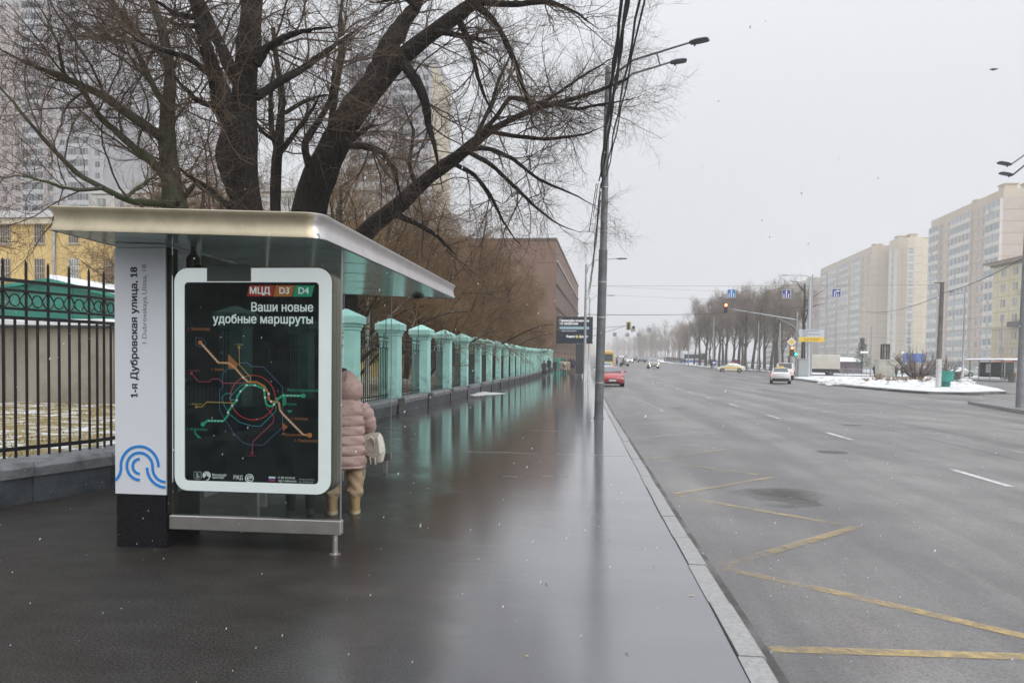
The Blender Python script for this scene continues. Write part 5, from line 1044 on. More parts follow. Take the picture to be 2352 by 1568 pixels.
# far block behind the trees
D0 = tw_(1868, 395); D1 = tw_(1752, 470); Dq = tw_(1884, 392)
r = empty('apartment_block', (D0[0]+3, D0[1]+15, 0), 0, 'hazy far apartment block rising behind the bare trees, left of the lamp post', 'building', G_APT)
hp = [D0, Dq, (Dq[0]+14, Dq[1]+60), (D1[0]+20, D1[1]+8), D1]; hull(r, hp, -1, 43)
facade(r, D1, D0, .4, 14, 2.98, [('slit', 2, M_BEI), ('balcony', 7, M_CRM), ('panel', 2, M_BEI), ('balcony', 8, M_CRM), ('panel', 2, M_BEI), ('balcony', 8, M_CRM), ('panel', 3, M_PNK)]); facade(r, D0, Dq, .4, 14, 2.98, [('panel', 1, M_PNK)])
roofcap(r, hp, 42.1, 2.4, M_BEI); roof_bits(r, [(D0[0]+(D1[0]-D0[0])*.25+5, D0[1]+(D1[1]-D0[1])*.25, 3, 1.6), (D0[0]+(D1[0]-D0[0])*.7+5, D0[1]+(D1[1]-D0[1])*.7, 3, 1.4)], 44.5)
# old cream house with cornice at the right edge
M_OLDC = bmat('cream_stucco', (.64, .58, .4)); M_OLDB = bmat('sand_rustication', (.52, .45, .32)); M_TILE = mat('eaves_brown', (.2, .15, .12), .7)
H1 = tw_(2276, 178); H0 = (tw_(2352, 166)[0]+3, 140.)
dH = Vector((H0[0]-H1[0], H0[1]-H1[1])).normalized(); nH = Vector((-dH.y, dH.x))
r = empty('old_house', (H1[0]+6, H1[1]-8, 0), 0, 'old cream stucco house with heavy brown cornice at the right edge', 'building')
hp = [H1, H0, (H0[0]+nH.x*14, H0[1]+nH.y*14), (H1[0]+nH.x*14, H1[1]+nH.y*14)]; hull(r, hp, -1, 23.2, M_OLDC)
facade(r, H1, H0, 0, 3, 3.2, [('panel', 1.2, M_OLDB)]+[('window', 3, M_OLDB)]*9, smod=2); facade(r, H1, H0, 10.0, 4, 3.25, [('panel', 1.2, M_OLDC)]+[('window', 3, M_OLDC)]*9, smod=2)
facade(r, hp[3], H1, 0, 3, 3.2, [('panel', 1, M_OLDB)]*3); facade(r, hp[3], H1, 10.0, 4, 3.25, [('panel', 1, M_OLDC)]*3)
def grow_poly(poly, d):
    c = Vector((sum(p[0] for p in poly)/len(poly), sum(p[1] for p in poly)/len(poly))); return [(p[0]+(p[0]-c.x)/abs(p[0]-c.x+1e-6)*d, p[1]+(p[1]-c.y)/abs(p[1]-c.y+1e-6)*d) for p in poly]
def out_poly(d): return [(H1[0]-nH.x*d-dH.x*d, H1[1]-nH.y*d-dH.y*d), (H0[0]-nH.x*d, H0[1]-nH.y*d), (H0[0]+nH.x*14, H0[1]+nH.y*14), (H1[0]+nH.x*14-dH.x*d, H1[1]+nH.y*14-dH.y*d)]
mb = MB(); mb.prism(out_poly(.25), 9.62, 9.98, 'z'); mb.build('string_course', M_OLDB, r, world=True)
mb = MB(); mb.prism(out_poly(.5), 23.0, 23.4, 'z'); mb.prism(out_poly(.9), 23.41, 23.7, 'z'); mb.prism(out_poly(1.5), 23.71, 24.1, 'z'); mb.build('cornice', M_TILE, r, world=True)
L_ = (Vector(H0)-Vector(H1)).length
for k in range(int(L_/.9)):
    p = Vector(H1)+dH*(k*.9+.2)-nH*1.15; mb = MB(); mb.T = Matrix.Translation((p.x-r.location.x, p.y-r.location.y, 0)) @ Matrix.Rotation(math.atan2(dH.y, dH.x), 4, 'Z'); mb.box(0, .4, -.25, .6, 23.42, 23.7); mb.build('bracket', M_OLDB, r)
for (t0, t1, z) in ((7, 12, 9.9), (9.5, 11.5, 16.4)):
    p = Vector(H1)+dH*t0; mb = MB(); mb.T = Matrix.Translation((p.x-r.location.x, p.y-r.location.y, 0)) @ Matrix.Rotation(math.atan2(dH.y, dH.x), 4, 'Z'); mb.box(0, t1-t0, -1.2, 0, z, z+1.1); mb.build('balcony', mat('dark_balcony', (.1, .085, .08), .6) if z < 12 else M_OLDB, r)
p = Vector(H1)+dH*3; mb = MB(); mb.T = Matrix.Translation((p.x-r.location.x, p.y-r.location.y, 0)) @ Matrix.Rotation(math.atan2(dH.y, dH.x), 4, 'Z'); mb.prism([(0, 3.3), (-1.4, 2.7), (-1.4, 2.6), (0, 2.7)], 0, 6, 'x'); mb.build('awning', mat('rust_awning', (.5, .15, .09), .6), r)
# ---- brown brick office block at the end of the sidewalk
M_BRN = mat('brown_brick', (.2, .115, .075), .8, noise=(.25, (.15, .085, .058), .35, .7), bump=(6, .25, .05)); M_BRND = mat('brown_gap', (.03, .027, .026), .4); M_BRNL = mat('pale_coping', (.6, .6, .58), .6)
Q0 = atY(1277, 560, 134); Q0 = (Q0.x, 134.); Q1 = (atY(1328, 667, 218).x, 218.); top = 22.7
r = empty('office_block', (Q0[0]-10, 150, gz(-8, 150)), 0, 'brown brick office block with rows of narrow dark windows at the end of the pavement', 'building')
hp = [Q0, Q1, (Q1[0]-42, Q1[1]), (Q0[0]-46, Q0[1])]; hull(r, hp, -1, top, M_BRN, back=0)
mb = MB(); z0 = 1.2
dq = Vector((Q1[0]-Q0[0], Q1[1]-Q0[1])); Lq = dq.length; dq.normalize(); nq = Vector((dq.y, -dq.x))
M_BW = mat('bronze_window', (.035, .04, .045), .15, spec=.7)
rows = [(17.0, 1), (12.6, 1), (8.4, 1), (4.0, 1)]
recess = MB(); recess.prism([(0, 15.4), (Lq, 15.4), (Lq, 18.9), (0, 18.9)], 0, .02)
base_m = Matrix.Translation((Q0[0]-r.location.x, Q0[1]-r.location.y, -r.location.z)) @ Matrix.Rotation(math.atan2(dq.y, dq.x), 4, 'Z')
wmesh = MB(); wmesh.m = 1; wmesh.box(.12, 1.2, -.06, .1, 0, 3.2); wmesh.m = 0; wmesh.box(0, .12, -.09, .1, -.2, 3.4); wmesh.box(1.2, 1.32, -.09, .1, -.2, 3.4); wme = wmesh.mesh('window', [M_BRN, M_BW])
for z in (15.6, 11.6, 7.6, 3.4):
    nW = int((Lq-1)/1.75)
    for k in range(nW):
        o = link('window', wme, r); o.matrix_local = base_m @ Matrix.Translation((.6+k*1.75, 0, z))
    mb = MB(); mb.T = base_m; mb.box(.3, Lq-.3, -.32, .05, z+3.42, z+3.62); mb.build('string_course', M_BRNL if z > 15 else M_BRN, r)
for k in range(9):          # brick wall panels on the end wall
    for j in range(6):
        mb = MB(); w = 46/9; mb.box(Q0[0]-46+k*w+.04, Q0[0]-46+(k+1)*w-.04, 133.88, 134.02, .3+j*3.7, .3+(j+1)*3.7-.06); mb.build('wall_panel', M_BRN, r, world=True)
mb = MB(); mb.prism([(Q0[0]+.15, Q0[1]-.2), (Q1[0]+.15, Q1[1]), (Q1[0]-42, Q1[1]), (Q0[0]-46, Q0[1]-.2)], top, top+.35, 'z'); mb.build('parapet', mat('dark_brown_coping', (.12, .08, .06), .7), r, world=True)
# ---- yellow building on the left
M_YB = bmat('yellow_stucco', (.66, .49, .2), (.58, .43, .19)); M_YW = mat('old_window_dark', (.1, .08, .07), .25); M_YF = mat('dusty_window_frame', (.38, .34, .3), .6)
Yb = 60.; x0, x1 = -63., -17.; r = empty('yellow_building', (-40, 66, .3), 0, 'long yellow stucco building with barred dark windows behind the green shed', 'building')
MB().box(x0, x1, Yb, Yb+14, -.3, 12.6).build('wall', M_YB, r, world=True); MB().box(x0-.4, x1+.4, Yb-.45, Yb+14.4, 12.61, 13.1).build('cornice', mat('pale_cornice', (.55, .5, .4), .7), r, world=True)
MB().prism([(Yb-.6, 13.11), (Yb+14.6, 13.11), (Yb+7, 15.2)], x0-.5, x1+.5, 'x').build('roof', mat('grey_metal_roof', (.3, .29, .28), .6), r, world=True)
wx0 = atY(13, 535, Yb).x; step = atY(91, 535, Yb).x-wx0
for fl, (pa, pb) in enumerate(((511, 560), (594, 645), (680, 735))):
    zt, zb = atY(13, pa, Yb).z, atY(13, pb, Yb).z
    for k in range(-5, 14):
        x = wx0+k*step
        if x < x0+1 or x > x1-1: continue
        mb = MB(); w = .92
        mb.m = 1; mb.box(x-w/2, x+w/2, Yb-.03, Yb-.01, zb, zt); mb.m = 0
        white = (k == 2 and fl == 1)
        for i in range(5): xx = x-w/2+(w-.06)*i/4; mb.box(xx, xx+.05, Yb-.07, Yb-.03, zb, zt)
        for i in range(4): zz_ = zb+(zt-zb-.06)*i/3; mb.box(x-w/2, x+w/2, Yb-.068, Yb-.031, zz_, zz_+.06)
        mb.box(x-w/2-.1, x+w/2+.1, Yb-.14, Yb, zb-.1, zb); mb.build('window', [M_FRM if white else M_YF, M_PANE3 if white else M_YW], r, world=True)
pp_ = atY(124, 560, Yb-.15); MB().tube([(pp_.x, Yb-.15, .3), (pp_.x, Yb-.15, 12.6)], .11, 8).build('drainpipe', mat('zinc_pipe', (.45, .47, .5), .4, .5), r, world=True)
# pale building behind it
M_PAL = bmat('pale_stucco', (.52, .49, .45)); Yp = 125.; r = empty('pale_building', (-70, 130, 0), 0, 'low pale building with small windows seen between the trunks above the shelter roof', 'building')
xa, xb = atY(215, 470, Yp).x, atY(860, 470, Yp).x; zt = atY(400, 436, Yp).z
MB().box(xa, xb, Yp, Yp+16, 0, zt-.6).build('wall', M_PAL, r, world=True); MB().box(xa-.5, xb+.5, Yp-.5, Yp+16.5, zt-.59, zt).build('cornice', bmat('cornice_grey', (.5, .5, .5)), r, world=True)
nB = int((xb-xa)/3.3)
facade(r, (xa, Yp-.2), (xb, Yp-.2), zt-7.2, 2, 3.2, [('window', 1, M_PAL)]*nB)
# ---- the two high-rises
def highrise(label, pxl, pxr, Y, ztop, fh, bays, side=None):
    xa, xb = atY(pxl, 400, Y).x, atY(pxr, 400, Y).x; r = empty('tower_block', ((xa+xb)/2, Y+12, 0), 0, label, 'building', 'pale tower blocks behind the trees')
    d = 24; hp = [(xa, Y), (xb, Y), (xb+ (side or 0), Y+d), (xa, Y+d)]; hull(r, hp, -1, ztop, M_TSEAM); n = int(ztop/fh)
    f0 = max(0, int(16/fh)); facade(r, (xa, Y), (xb, Y), f0*fh, n-f0, fh, bays)
    if side: facade(r, (xb, Y), (xb+side, Y+d), f0*fh, n-f0, fh, [('panel', 1, M_TBEI)])
    roofcap(r, hp, n*fh, 1.5, M_TGRY); return r
M_TSEAM = mat('tower_seam', (.35, .35, .37), .8); M_TGRY = bmat('tower_grey_panel', (.4, .4, .42)); M_TPNK = bmat('tower_pinkish_panel', (.4, .34, .32)); M_TBEI = bmat('tower_beige_panel', (.5, .43, .31)); M_TWH = bmat('tower_white_panel', (.62, .62, .64))
highrise('pale grey tower block filling the sky behind the leftmost tree', -180, 240, 200, 100, 3.1, [('window', 2.4, M_TGRY), ('balcony', 4, M_TPNK), ('window', 2.4, M_TPNK), ('slit', 2, M_TGRY), ('balcony', 4, M_TWH), ('window', 2.4, M_TPNK), ('window', 2.4, M_TPNK), ('balcony', 4, M_TGRY), ('slit', 2, M_TPNK), ('window', 2.4, M_TGRY), ('balcony', 4, M_TWH), ('window', 2.6, M_TGRY)])
highrise('grey tower block with beige side strip behind the leaning trunk', 800, 990, 210, 86.5, 3.1, [('window', 2.4, M_TGRY), ('balcony', 4.5, M_TWH), ('window', 2.4, M_TPNK), ('slit', 2, M_TGRY), ('balcony', 4.5, M_TGRY), ('window', 2.6, M_TGRY)], side=.6)
# ---- shed with corrugated snowy roof, and the green building behind it
M_CONC = mat('stained_concrete', (.43, .4, .35), .8, noise=(.7, (.28, .26, .21), .42, .66), bump=(8, .2, .02)); M_GRNW = mat('green_cladding', (.03, .26, .19), .45, noise=(1.2, (.025, .2, .15), .4, .6)); M_ROOFS = mat('roof_snow', (.82, .84, .87), .7, bump=(2.5, .5, .06))
Ys = 21.5; xa, xb = -30., atY(420, 800, Ys).x; r = empty('concrete_shed', (-16, 22, .3), 0, 'low concrete shed with a corrugated roof edge under snow, behind the iron fence', 'shed')
zt = atY(130, 752, Ys).z; x = xa
while x < xb-.1:                      # precast wall slabs
    w = min(1.75, xb-x); MB().box(x+.012, x+w-.012, Ys+random.uniform(-.006, .006), Ys+.2, .2, zt-.02).build('wall_slab', M_CONC, r, world=True); x += w
MB().box(xa, xb, Ys+.05, Ys+.18, .2, zt-.1).build('wall', M_SEAM, r, world=True)
mb = MB(); n_ = int((xb-xa)/.09); up_ = [(xa+(xb-xa)*i/n_, zt+.03*(1 if i % 2 else 0)) for i in range(n_+1)]
mb.prism(up_+[(q[0], q[1]+.03) for q in up_[::-1]], Ys-.25, Ys+4.5, 'y'); mb.v = [(a, b, c+(b-Ys)*.035) for a, b, c in mb.v]; mb.build('roof', mat('corrugated_roof', (.1, .1, .1), .7), r, world=True)
mb = MB(); seg = []
for i in range(41):
    x = xa+(xb-xa)*i/40; h = .17+.03*math.sin(i*1.7)+.02*math.sin(i*4.1); seg.append([(x, Ys-.22, zt+.065), (x, Ys-.2, zt+.04+h), (x, Ys+4.4, zt+.25+h), (x, Ys+4.4, zt+.2)])
mb.rings(seg); mb.build('snow_layer', M_ROOFS, r, True, world=True)
Yg = 27.; r = empty('green_building', (-19, 31, .3), 0, 'green clad gabled building with snow on its roof behind the concrete shed', 'building')
ap = atY(122, 648, Yg); le = atY(-260, 700, Yg); re = atY(430, 722, Yg)
k = 0; x = le.x
def gab(x): return ap.z-(ap.x-x)*(ap.z-le.z)/(ap.x-le.x) if x < ap.x else ap.z-(x-ap.x)*(ap.z-re.z)/(re.x-ap.x)
while x < re.x-.05:                  # vertical cladding sheets
    w = min(1.1, re.x-x); MB().prism([(x+.008, .2), (x+w-.008, .2), (x+w-.008, gab(x+w)), (x+.008, gab(x))], Yg+(.012 if k % 2 else 0), Yg+.1).build('cladding_sheet', M_GRNW, r, world=True); x += w; k += 1
MB().box(le.x, re.x, Yg+.1, Yg+9, .2, re.z-.1).build('wall', M_GRNW, r, world=True)
for a, b, nm in ((ap, re, 'roof'), (le, ap, 'roof')):
    MB().prism([(a.x, a.z), (b.x, b.z), (b.x, b.z+.12), (a.x, a.z+.12)], Yg-.3, Yg+10).build(nm, M_GRNW, r, world=True)
    seg = [[(a.x+(b.x-a.x)*i/20, Yg-.28, a.z+(b.z-a.z)*i/20+.125), (a.x+(b.x-a.x)*i/20, Yg-.26, a.z+(b.z-a.z)*i/20+.26+.04*math.sin(i*1.9)), (a.x+(b.x-a.x)*i/20, Yg+10, a.z+(b.z-a.z)*i/20+.3), (a.x+(b.x-a.x)*i/20, Yg+10, a.z+(b.z-a.z)*i/20+.125)] for i in range(21)]
    if nm == 'roof' and a is ap: mb = MB(); mb.rings(seg); mb.build('snow_layer', M_ROOFS, r, True, world=True)
Yw = 34.; r = empty('white_roofed_shed', (-10, 38, .3), 0, 'low shed with a white snowy roof right of the green gable', 'shed')
a, b = atY(150, 700, Yw), atY(520, 690, Yw)
MB().box(a.x, b.x, Yw, Yw+8, .2, a.z-.1).build('wall', M_CRM, r, world=True)
mb = MB(); mb.rings([[(a.x, Yw-.4, a.z-.1), (a.x, Yw-.4, a.z+.15), (a.x, Yw+8, a.z+1.5), (a.x, Yw+8, a.z-.1)], [(b.x, Yw-.4, a.z-.1), (b.x, Yw-.4, a.z+.15), (b.x, Yw+8, a.z+1.5), (b.x, Yw+8, a.z-.1)]]); mb.build('roof', M_ROOFS, r, world=True)
# ---- hazy skyline at the end of the street
M_SKYL = bmat('hazy_block', (.42, .43, .45))
for i, (pa, pb, Y, ph) in enumerate([(1392, 1404, 950, 790), (1406, 1424, 1050, 776), (1426, 1440, 980, 786), (1442, 1462, 900, 792), (1464, 1484, 800, 780), (1486, 1510, 720, 790), (1340, 1366, 820, 790)]):
    xa, xb = spot(pa, Y).x, spot(pb, Y).x; z = gz(xa, Y); zt = atY(pa, ph, Y).z; r = empty('distant_block', ((xa+xb)/2, Y, z), 0, 'hazy block far up the street, %s' % ['leftmost beside the lamp post', 'tallest of the group', 'between the tallest and the wide one', 'wide and low', 'pale one before the tree line', 'partly behind the tree line', 'left of the tall lamp post'][i], 'building', 'hazy blocks at the end of the street')
    MB().box(xa, xb, Y, Y+20, z-2, zt).build('wall', M_SKYL if i % 2 else M_CRM, r, world=True); MB().box(xa+2, xb-2, Y+4, Y+12, zt, zt+2.5).build('roof_hut', M_SKYL, r, world=True)
# ---- green hoarding closing the sidewalk
r = empty('green_hoarding', (-5, 112, gz(-5, 112)), 0, 'green mesh hoarding across the end of the mint pillars', 'fence')
xa, xb = spot(1240, 112).x, spot(1301, 112).x; z = gz(xa, 112); ztp = atY(1270, 822, 112).z
M_HOARD = mat('green_hoarding_mesh', (.03, .28, .2), .7, noise=(1.5, (.02, .18, .13), .4, .65)); nP = 4
for i in range(nP):
    a, b = xa+(xb-xa)*i/nP, xa+(xb-xa)*(i+1)/nP; MB().box(a+.03, b-.03, 111.96, 112, z+.1, ztp).build('panel', M_HOARD, r, world=True); MB().box(a-.03, a+.03, 111.9, 112, z, ztp+.15).build('post', mat('galvanised', (.45, .46, .47), .45, .6), r, world=True)

r = empty('brown_building', (-24, -50, 0), 0, 'brown apartment house behind the viewer', 'building'); MB().box(-60, -8, -58, -44, 0, 12.5).build('wall', M_BRN, r, world=True); MB().box(-60.4, -7.6, -58.4, -43.6, 12.51, 13.).build('cornice', M_BRND, r, world=True)
facade(r, (-8.2, -43.8), (-59.8, -43.8), 2, 3, 3.3, [('window', 1, M_BRN)]*12)
# ================================================================== LAMP POSTS, CABLES, SIGNS, SIGNALS
M_POLE = mat('pole_grey_paint', (.13, .14, .145), .55, .2, noise=(3, (.2, .21, .215), .4, .68), bump=(30, .2, .004)); M_GALV = mat('galvanised_steel', (.4, .41, .42), .42, .6, noise=(2, (.32, .33, .34), .4, .65)); M_CONCP = mat('concrete_pole', (.16, .155, .15), .8, noise=(3, (.1, .095, .09), .4, .65)); M_WHITEP = mat('white_pole_paint', (.55, .55, .55), .6, noise=(4, (.4, .4, .4), .45, .7)); M_CABLE = mat('black_cable', (.008, .008, .009), .5); M_LHEAD = mat('lamp_head_grey', (.09, .092, .1), .4, .4)
M_BANDW = mat('pole_strap', (.5, .5, .5), .4, .6)
def lamp_head(parent, p, d, L=.62, w=.26, name='lamp_head'):
    d = Vector(d).normalized(); s = Vector((-d.y, d.x, 0)).normalized(); u = d.cross(s)
    mb = MB(); P = Vector(p)
    def rg(t, hw, hz, zo): return [P+d*t+s*a*hw+u*(-b*hz+zo) for a, b in ((-1, 0), (-.8, 1), (.8, 1), (1, 0), (.8, -.6), (-.8, -.6))]
    mb.rings([rg(-.02, w*.2, .03, 0), rg(.02, w*.32, .05, 0), rg(L*.35, w*.5, .06, .01), rg(L*.85, w*.5, .05, .01), rg(L, w*.4, .03, .0)]); mb.tube([P+d*L*.25+u*-.05, P+d*L*.25+u*-.12], .03, 6)
    return mb.build(name, M_LHEAD, parent, world=True)
b = ground(1375, 960); r = empty('street_lamp', (b.x, b.y, 0), 0, 'grey street lamp post with two raised arms at the pavement edge, nearest and tallest', 'street lamp')
lean = .022; px_ = lambda z: b.x+lean*z*.55
MB().tube([(px_(0), b.y, 0), (px_(0), b.y, .03), (px_(.03), b.y, .03), (px_(2.5), b.y, 2.5), (px_(5.0), b.y, 5.0)], [.16, .16, .135, .132, .128], 20).build('pole', M_POLE, r, True, world=True)
MB().tube([(px_(4.98), b.y, 4.98), (px_(5.03), b.y, 5.03), (px_(5.06), b.y, 5.06), (px_(8), b.y, 8), (px_(10.4), b.y, 10.4)], [.13, .13, .108, .095, .08], 18).build('upper_pole', M_POLE, r, True, world=True)
for z in (1.05, 3.0, 4.05, 5.55, 6.85): MB().tube([(px_(z), b.y, z), (px_(z), b.y, z+.035)], .14 if z < 5 else .112, 16).build('strap', M_BANDW, r, True, world=True)
MB().box(px_(.6)-.06, px_(.6)+.06, b.y-.142, b.y-.12, .45, .85, .006).build('hatch', M_POLE, r, world=True)
h1, h2 = atY(1585, 98, 22.2), atY(1541, 143, 23.6)
top1, top2 = Vector((px_(9.95), b.y, 9.75)), Vector((px_(9.6), b.y, 9.35))
s1, s2 = atY(1455, 138, 22.8), atY(1452, 170, 23.4)
MB().tube([top1, top1.lerp(s1, .5)+Vector((-.05, 0, .12)), s1, h1], [.04, .038, .035, .028], 8).build('arm', M_POLE, r, True, world=True); MB().tube([top2, top2.lerp(s2, .5)+Vector((-.05, 0, .1)), s2, h2], [.04, .038, .035, .028], 8).build('arm', M_POLE, r, True, world=True)
MB().tube([s1.lerp(h1, .42), s2.lerp(h2, .72)], .02, 6).build('brace', M_POLE, r, True, world=True)
lamp_head(r, h1, (atY(1628, 90, 22.0)-h1), (atY(1628, 90, 22)-h1).length); lamp_head(r, h2, (atY(1577, 139, 23.6)-h2), (atY(1577, 139, 23.6)-h2).length)
# hanging cables
def cable(name, label, A, B, sag, rad, cat='cable', group=None, n=24, twist=0., m=None, parent=None):
    A, B = Vector(A), Vector(B); pts = []
    for i in range(n+1):
        t = i/n; p = A.lerp(B, t)-Vector((0, 0, 4*sag*t*(1-t)))
        if twist: p += Vector((math.cos(t*n*1.9+twist), 0, math.sin(t*n*1.9+twist)))*rad*.9
        pts.append(p)
    o = MB().tube(pts, rad, 5).build(name, m or M_CABLE, parent, True, world=parent is not None)
    if parent is None: tag(o, label, cat, group)
    return o
att = Vector((px_(7.4)-.14, b.y-.05, 7.3)); bk = Vector((1.0, -20, 7.6)); cb = empty('cable_bundle', att, 0, 'thick twisted black cable bundle running overhead to the near lamp post', 'cable')
for i, (dx, dz, rd, tw) in enumerate(((0, 0, .026, 0.), (.05, -.06, .024, 1.6), (-.04, -.1, .02, 3.1), (.02, -.17, .022, 4.4), (.24, .03, .02, .7), (.26, -.05, .016, 2.3))):
    cable('strand', None, att+Vector((dx*.7, 0, dz*2.4)), bk+Vector((dx*2.2, 0, dz*1.5)), .5, rd, n=44, twist=tw+.1, parent=cb)
p2 = spot(1343, 63); p2t = Vector((p2.x, 63, 7.4))
for k, dz in enumerate((0, -.25, -.5)):
    cable('cable', 'black cable sagging from the near lamp post to the next one, %s' % ['topmost', 'middle', 'lowest'][k], att+Vector((0, .1, -.3+dz)), p2t+Vector((.1, 0, dz*1.2)), .9, .016, group='cables between the lamp posts', twist=.5)
for k in range(2):
    MB_ = cable('cable_tail', 'loose black cable dropping down beside the near lamp post, %s' % ('longer' if k else 'shorter'), (px_(7)-.2-.05*k, b.y+.05, 7.0), (px_(4.3)-.3-.12*k, b.y+.1, 6.05-.5*k), .0, .012, twist=.3)
# second lamp post and those beyond it
def lamp_post(label, px, Y, H, arms, group='street lamps along the road', rad=.13, m=M_GALV, off=0.):
    p = spot(px, Y, off); r = empty('street_lamp', p, 0, label, 'street lamp', group)
    MB().tube([(p.x, Y, p.z), (p.x, Y, p.z+.05), (p.x, Y, p.z+H*.45), (p.x, Y, p.z+H)], [rad*1.3, rad, rad*.85, rad*.55], 12).build('pole', m, r, True, world=True)
    for dx, dy, dz, z0 in arms:
        z = p.z+z0; e = Vector((p.x+dx, Y+dy, z+dz)); q = [Vector((p.x, Y, z)), Vector((p.x+dx*.08, Y+dy*.08, z+dz*.55)), Vector((p.x+dx*.3, Y+dy*.3, z+dz*.9)), e]
        MB().tube(q, rad*.32, 6).build('arm', m, r, True, world=True); lamp_head(r, e, (dx, dy, .02), .8, .3)
    return r
lamp_post('grey lamp post with a curved arm just left of the near post, behind it', 1343, 63, 9.6, [(2.5, .4, 1.5, 8.6)])
lamp_post('third lamp post beyond, almost hidden behind the near posts', 1352, 104, 10.0, [(2.6, 0, 1.2, 9.0)])
lamp_post('tall pale lamp post with two arms bending left, behind the grey and yellow board', 1862, 112, 14.2, [(-3.3, .5, .7, 13.5), (-2.3, -.5, .6, 12.6)], None, .2)
lamp_post('lamp post on the tram verge left of the grove', 1548, 235, 11, [(-2.4, 0, .6, 10.4)]); lamp_post('farther thin lamp post on the tram verge', 1517, 330, 11, [(-2.4, 0, .6, 10.4)])
lamp_post('pale lamp post behind the far bus shelter', 2212, 118, 12.5, [(-1.6, 0, .4, 12), ], None, .17)
# the pole on the median at the right edge
p = ground(2343, 935, .02); r = empty('street_lamp', p, 0, 'grey lamp post cut by the right edge with two lamp heads reaching left', 'street lamp'); H = 11.0
MB().tube([(p.x, p.y, .02), (p.x+.05, p.y, 5), (p.x+.12, p.y, H)], [.17, .14, .1], 16).build('pole', mat('pale_post_grey', (.24, .25, .26), .5, .3, noise=(3, (.32, .33, .34), .4, .66)), r, True, world=True)
for q, zz_, dy in (((2322, 378), H-.25, -.8), ((2326, 402), H-.65, .6)):
    e = atY(q[0], q[1], p.y+dy); MB().tube([(p.x+.12, p.y, zz_-.25), e], .035, 7).build('arm', M_POLE, r, True, world=True); t_ = atY(q[0]-30, q[1]-5, p.y+dy); lamp_head(r, e, t_-e, (t_-e).length, .3)
# dark concrete pole with its lower part painted white
p = ground(2155, 890, .03); r = empty('utility_pole', p, 0, 'dark concrete utility pole with a white painted foot on the snowy island', 'pole')
ht = atY(2158, 650, p.y).z
MB().tube([(p.x, p.y, 0), (p.x, p.y, 2.2)], [.2, .19], 14).build('painted_foot', M_WHITEP, r, True, world=True); MB().tube([(p.x, p.y, 2.2), (p.x+.08, p.y, ht)], [.185, .14], 14).build('shaft', M_CONCP, r, True, world=True); MB().box(p.x-.5, p.x+.25, p.y-.05, p.y+.05, ht-.02, ht+.06).build('crossarm', M_CONCP, r, world=True)
ptop = Vector((p.x+.05, p.y, ht-.8))
# overhead wires over the crossing
for A, B, sg, lb in ((ptop, atY(2460, 520, 48), .5, 'thick black wire from the utility pole up to the right edge'), (ptop+Vector((0, 0, -.1)), atY(1990, 716, 95), .5, 'black wire from the utility pole down towards the far blocks'), (atY(1345, 722, 63), atY(1864, 702, 112), .45, 'black wire crossing the road under the direction signs'), (atY(1864, 703, 112), atY(2420, 735, 90), .5, 'wire running right from the tall pale lamp post'), (atY(1352, 655, 104), atY(1862, 672, 112), .2, 'upper thin span wire across the road'), (atY(1352, 675, 104), atY(1862, 690, 112), .2, 'lower thin span wire across the road'), (atY(1862, 765, 112), atY(2400, 742, 110), .6, 'thin wire before the long apartment block'), (atY(1980, 770, 112), atY(2420, 800, 110), .6, 'lowest thin wire before the apartment blocks')):
    cable('overhead_wire', lb, A, B, sg, .024 if 'thick' in lb or 'black' in lb else .009, 'wire', 'overhead wires across the crossing')
# blue direction signs on the span wire
M_SBLUE = mat('sign_blue', (.008, .015, .22), .4); M_SCYAN = mat('sign_light_blue', (.01, .16, .42), .4); M_SWHT = mat('sign_white', (.75, .75, .75), .4); M_SBACK = mat('sign_back_grey', (.33, .34, .35), .5, .4)
def hang_sign(px, py, Y, size, blue, arrow, label):
    c = atY(px, py, Y); r = empty('direction_sign', c, 0, label, 'road sign', 'blue lane signs hung over the road'); h = size/2
    MB().prism(rrect(-h, h, -h, h, .05, 3), -.03, .0).build('plate', M_SWHT, r); MB().prism(rrect(-h+.035, h-.035, -h+.035, h-.035, .04, 3), -.036, -.03).build('face', blue, r)
    MB().prism(rrect(-h, h, -h, h, .05, 3), .001, .02).build('back', M_SBACK, r)
    k = MB(); u_ = size/10
    if arrow == 'up':
        k.prism([(-.55*u_, -4.2*u_), (.55*u_, -4.2*u_), (.55*u_, 2*u_), (1.4*u_, 2*u_), (0, 4.2*u_), (-1.4*u_, 2*u_), (-.55*u_, 2*u_)], -.041, -.036)
        for s_ in (-1, 1): k.prism([(s_*2.3*u_, -4.2*u_), (s_*3.2*u_, -4.2*u_), (s_*3.2*u_, .4*u_), (s_*2.3*u_, .4*u_)], -.041, -.036)
    else:
        stroke2d(k, [(-2.2*u_, -4.2*u_), (-2.2*u_, .5*u_), (-1.5*u_, 2*u_), (0, 2.5*u_), (1.6*u_, 2.5*u_)], 1.1*u_, -.041, -.036); k.prism([(1.4*u_, 1*u_), (4.1*u_, 2.5*u_), (1.4*u_, 4*u_)], -.0415, -.036); k.prism([(-.1*u_, -4.2*u_), (.8*u_, -4.2*u_), (.8*u_, .2*u_), (-.1*u_, .2*u_)], -.041, -.036); k.prism([(2.2*u_, -4.2*u_), (3*u_, -4.2*u_), (3*u_, -1*u_), (2.2*u_, -1*u_)], -.041, -.036)
    k.build('arrow', M_SWHT, r)
    for s_ in (-1, 1): MB().tube([(s_*h*.6, 0, h), (s_*h*.6, 0, h+.55)], .012, 4).build('hanger', M_CABLE, r)
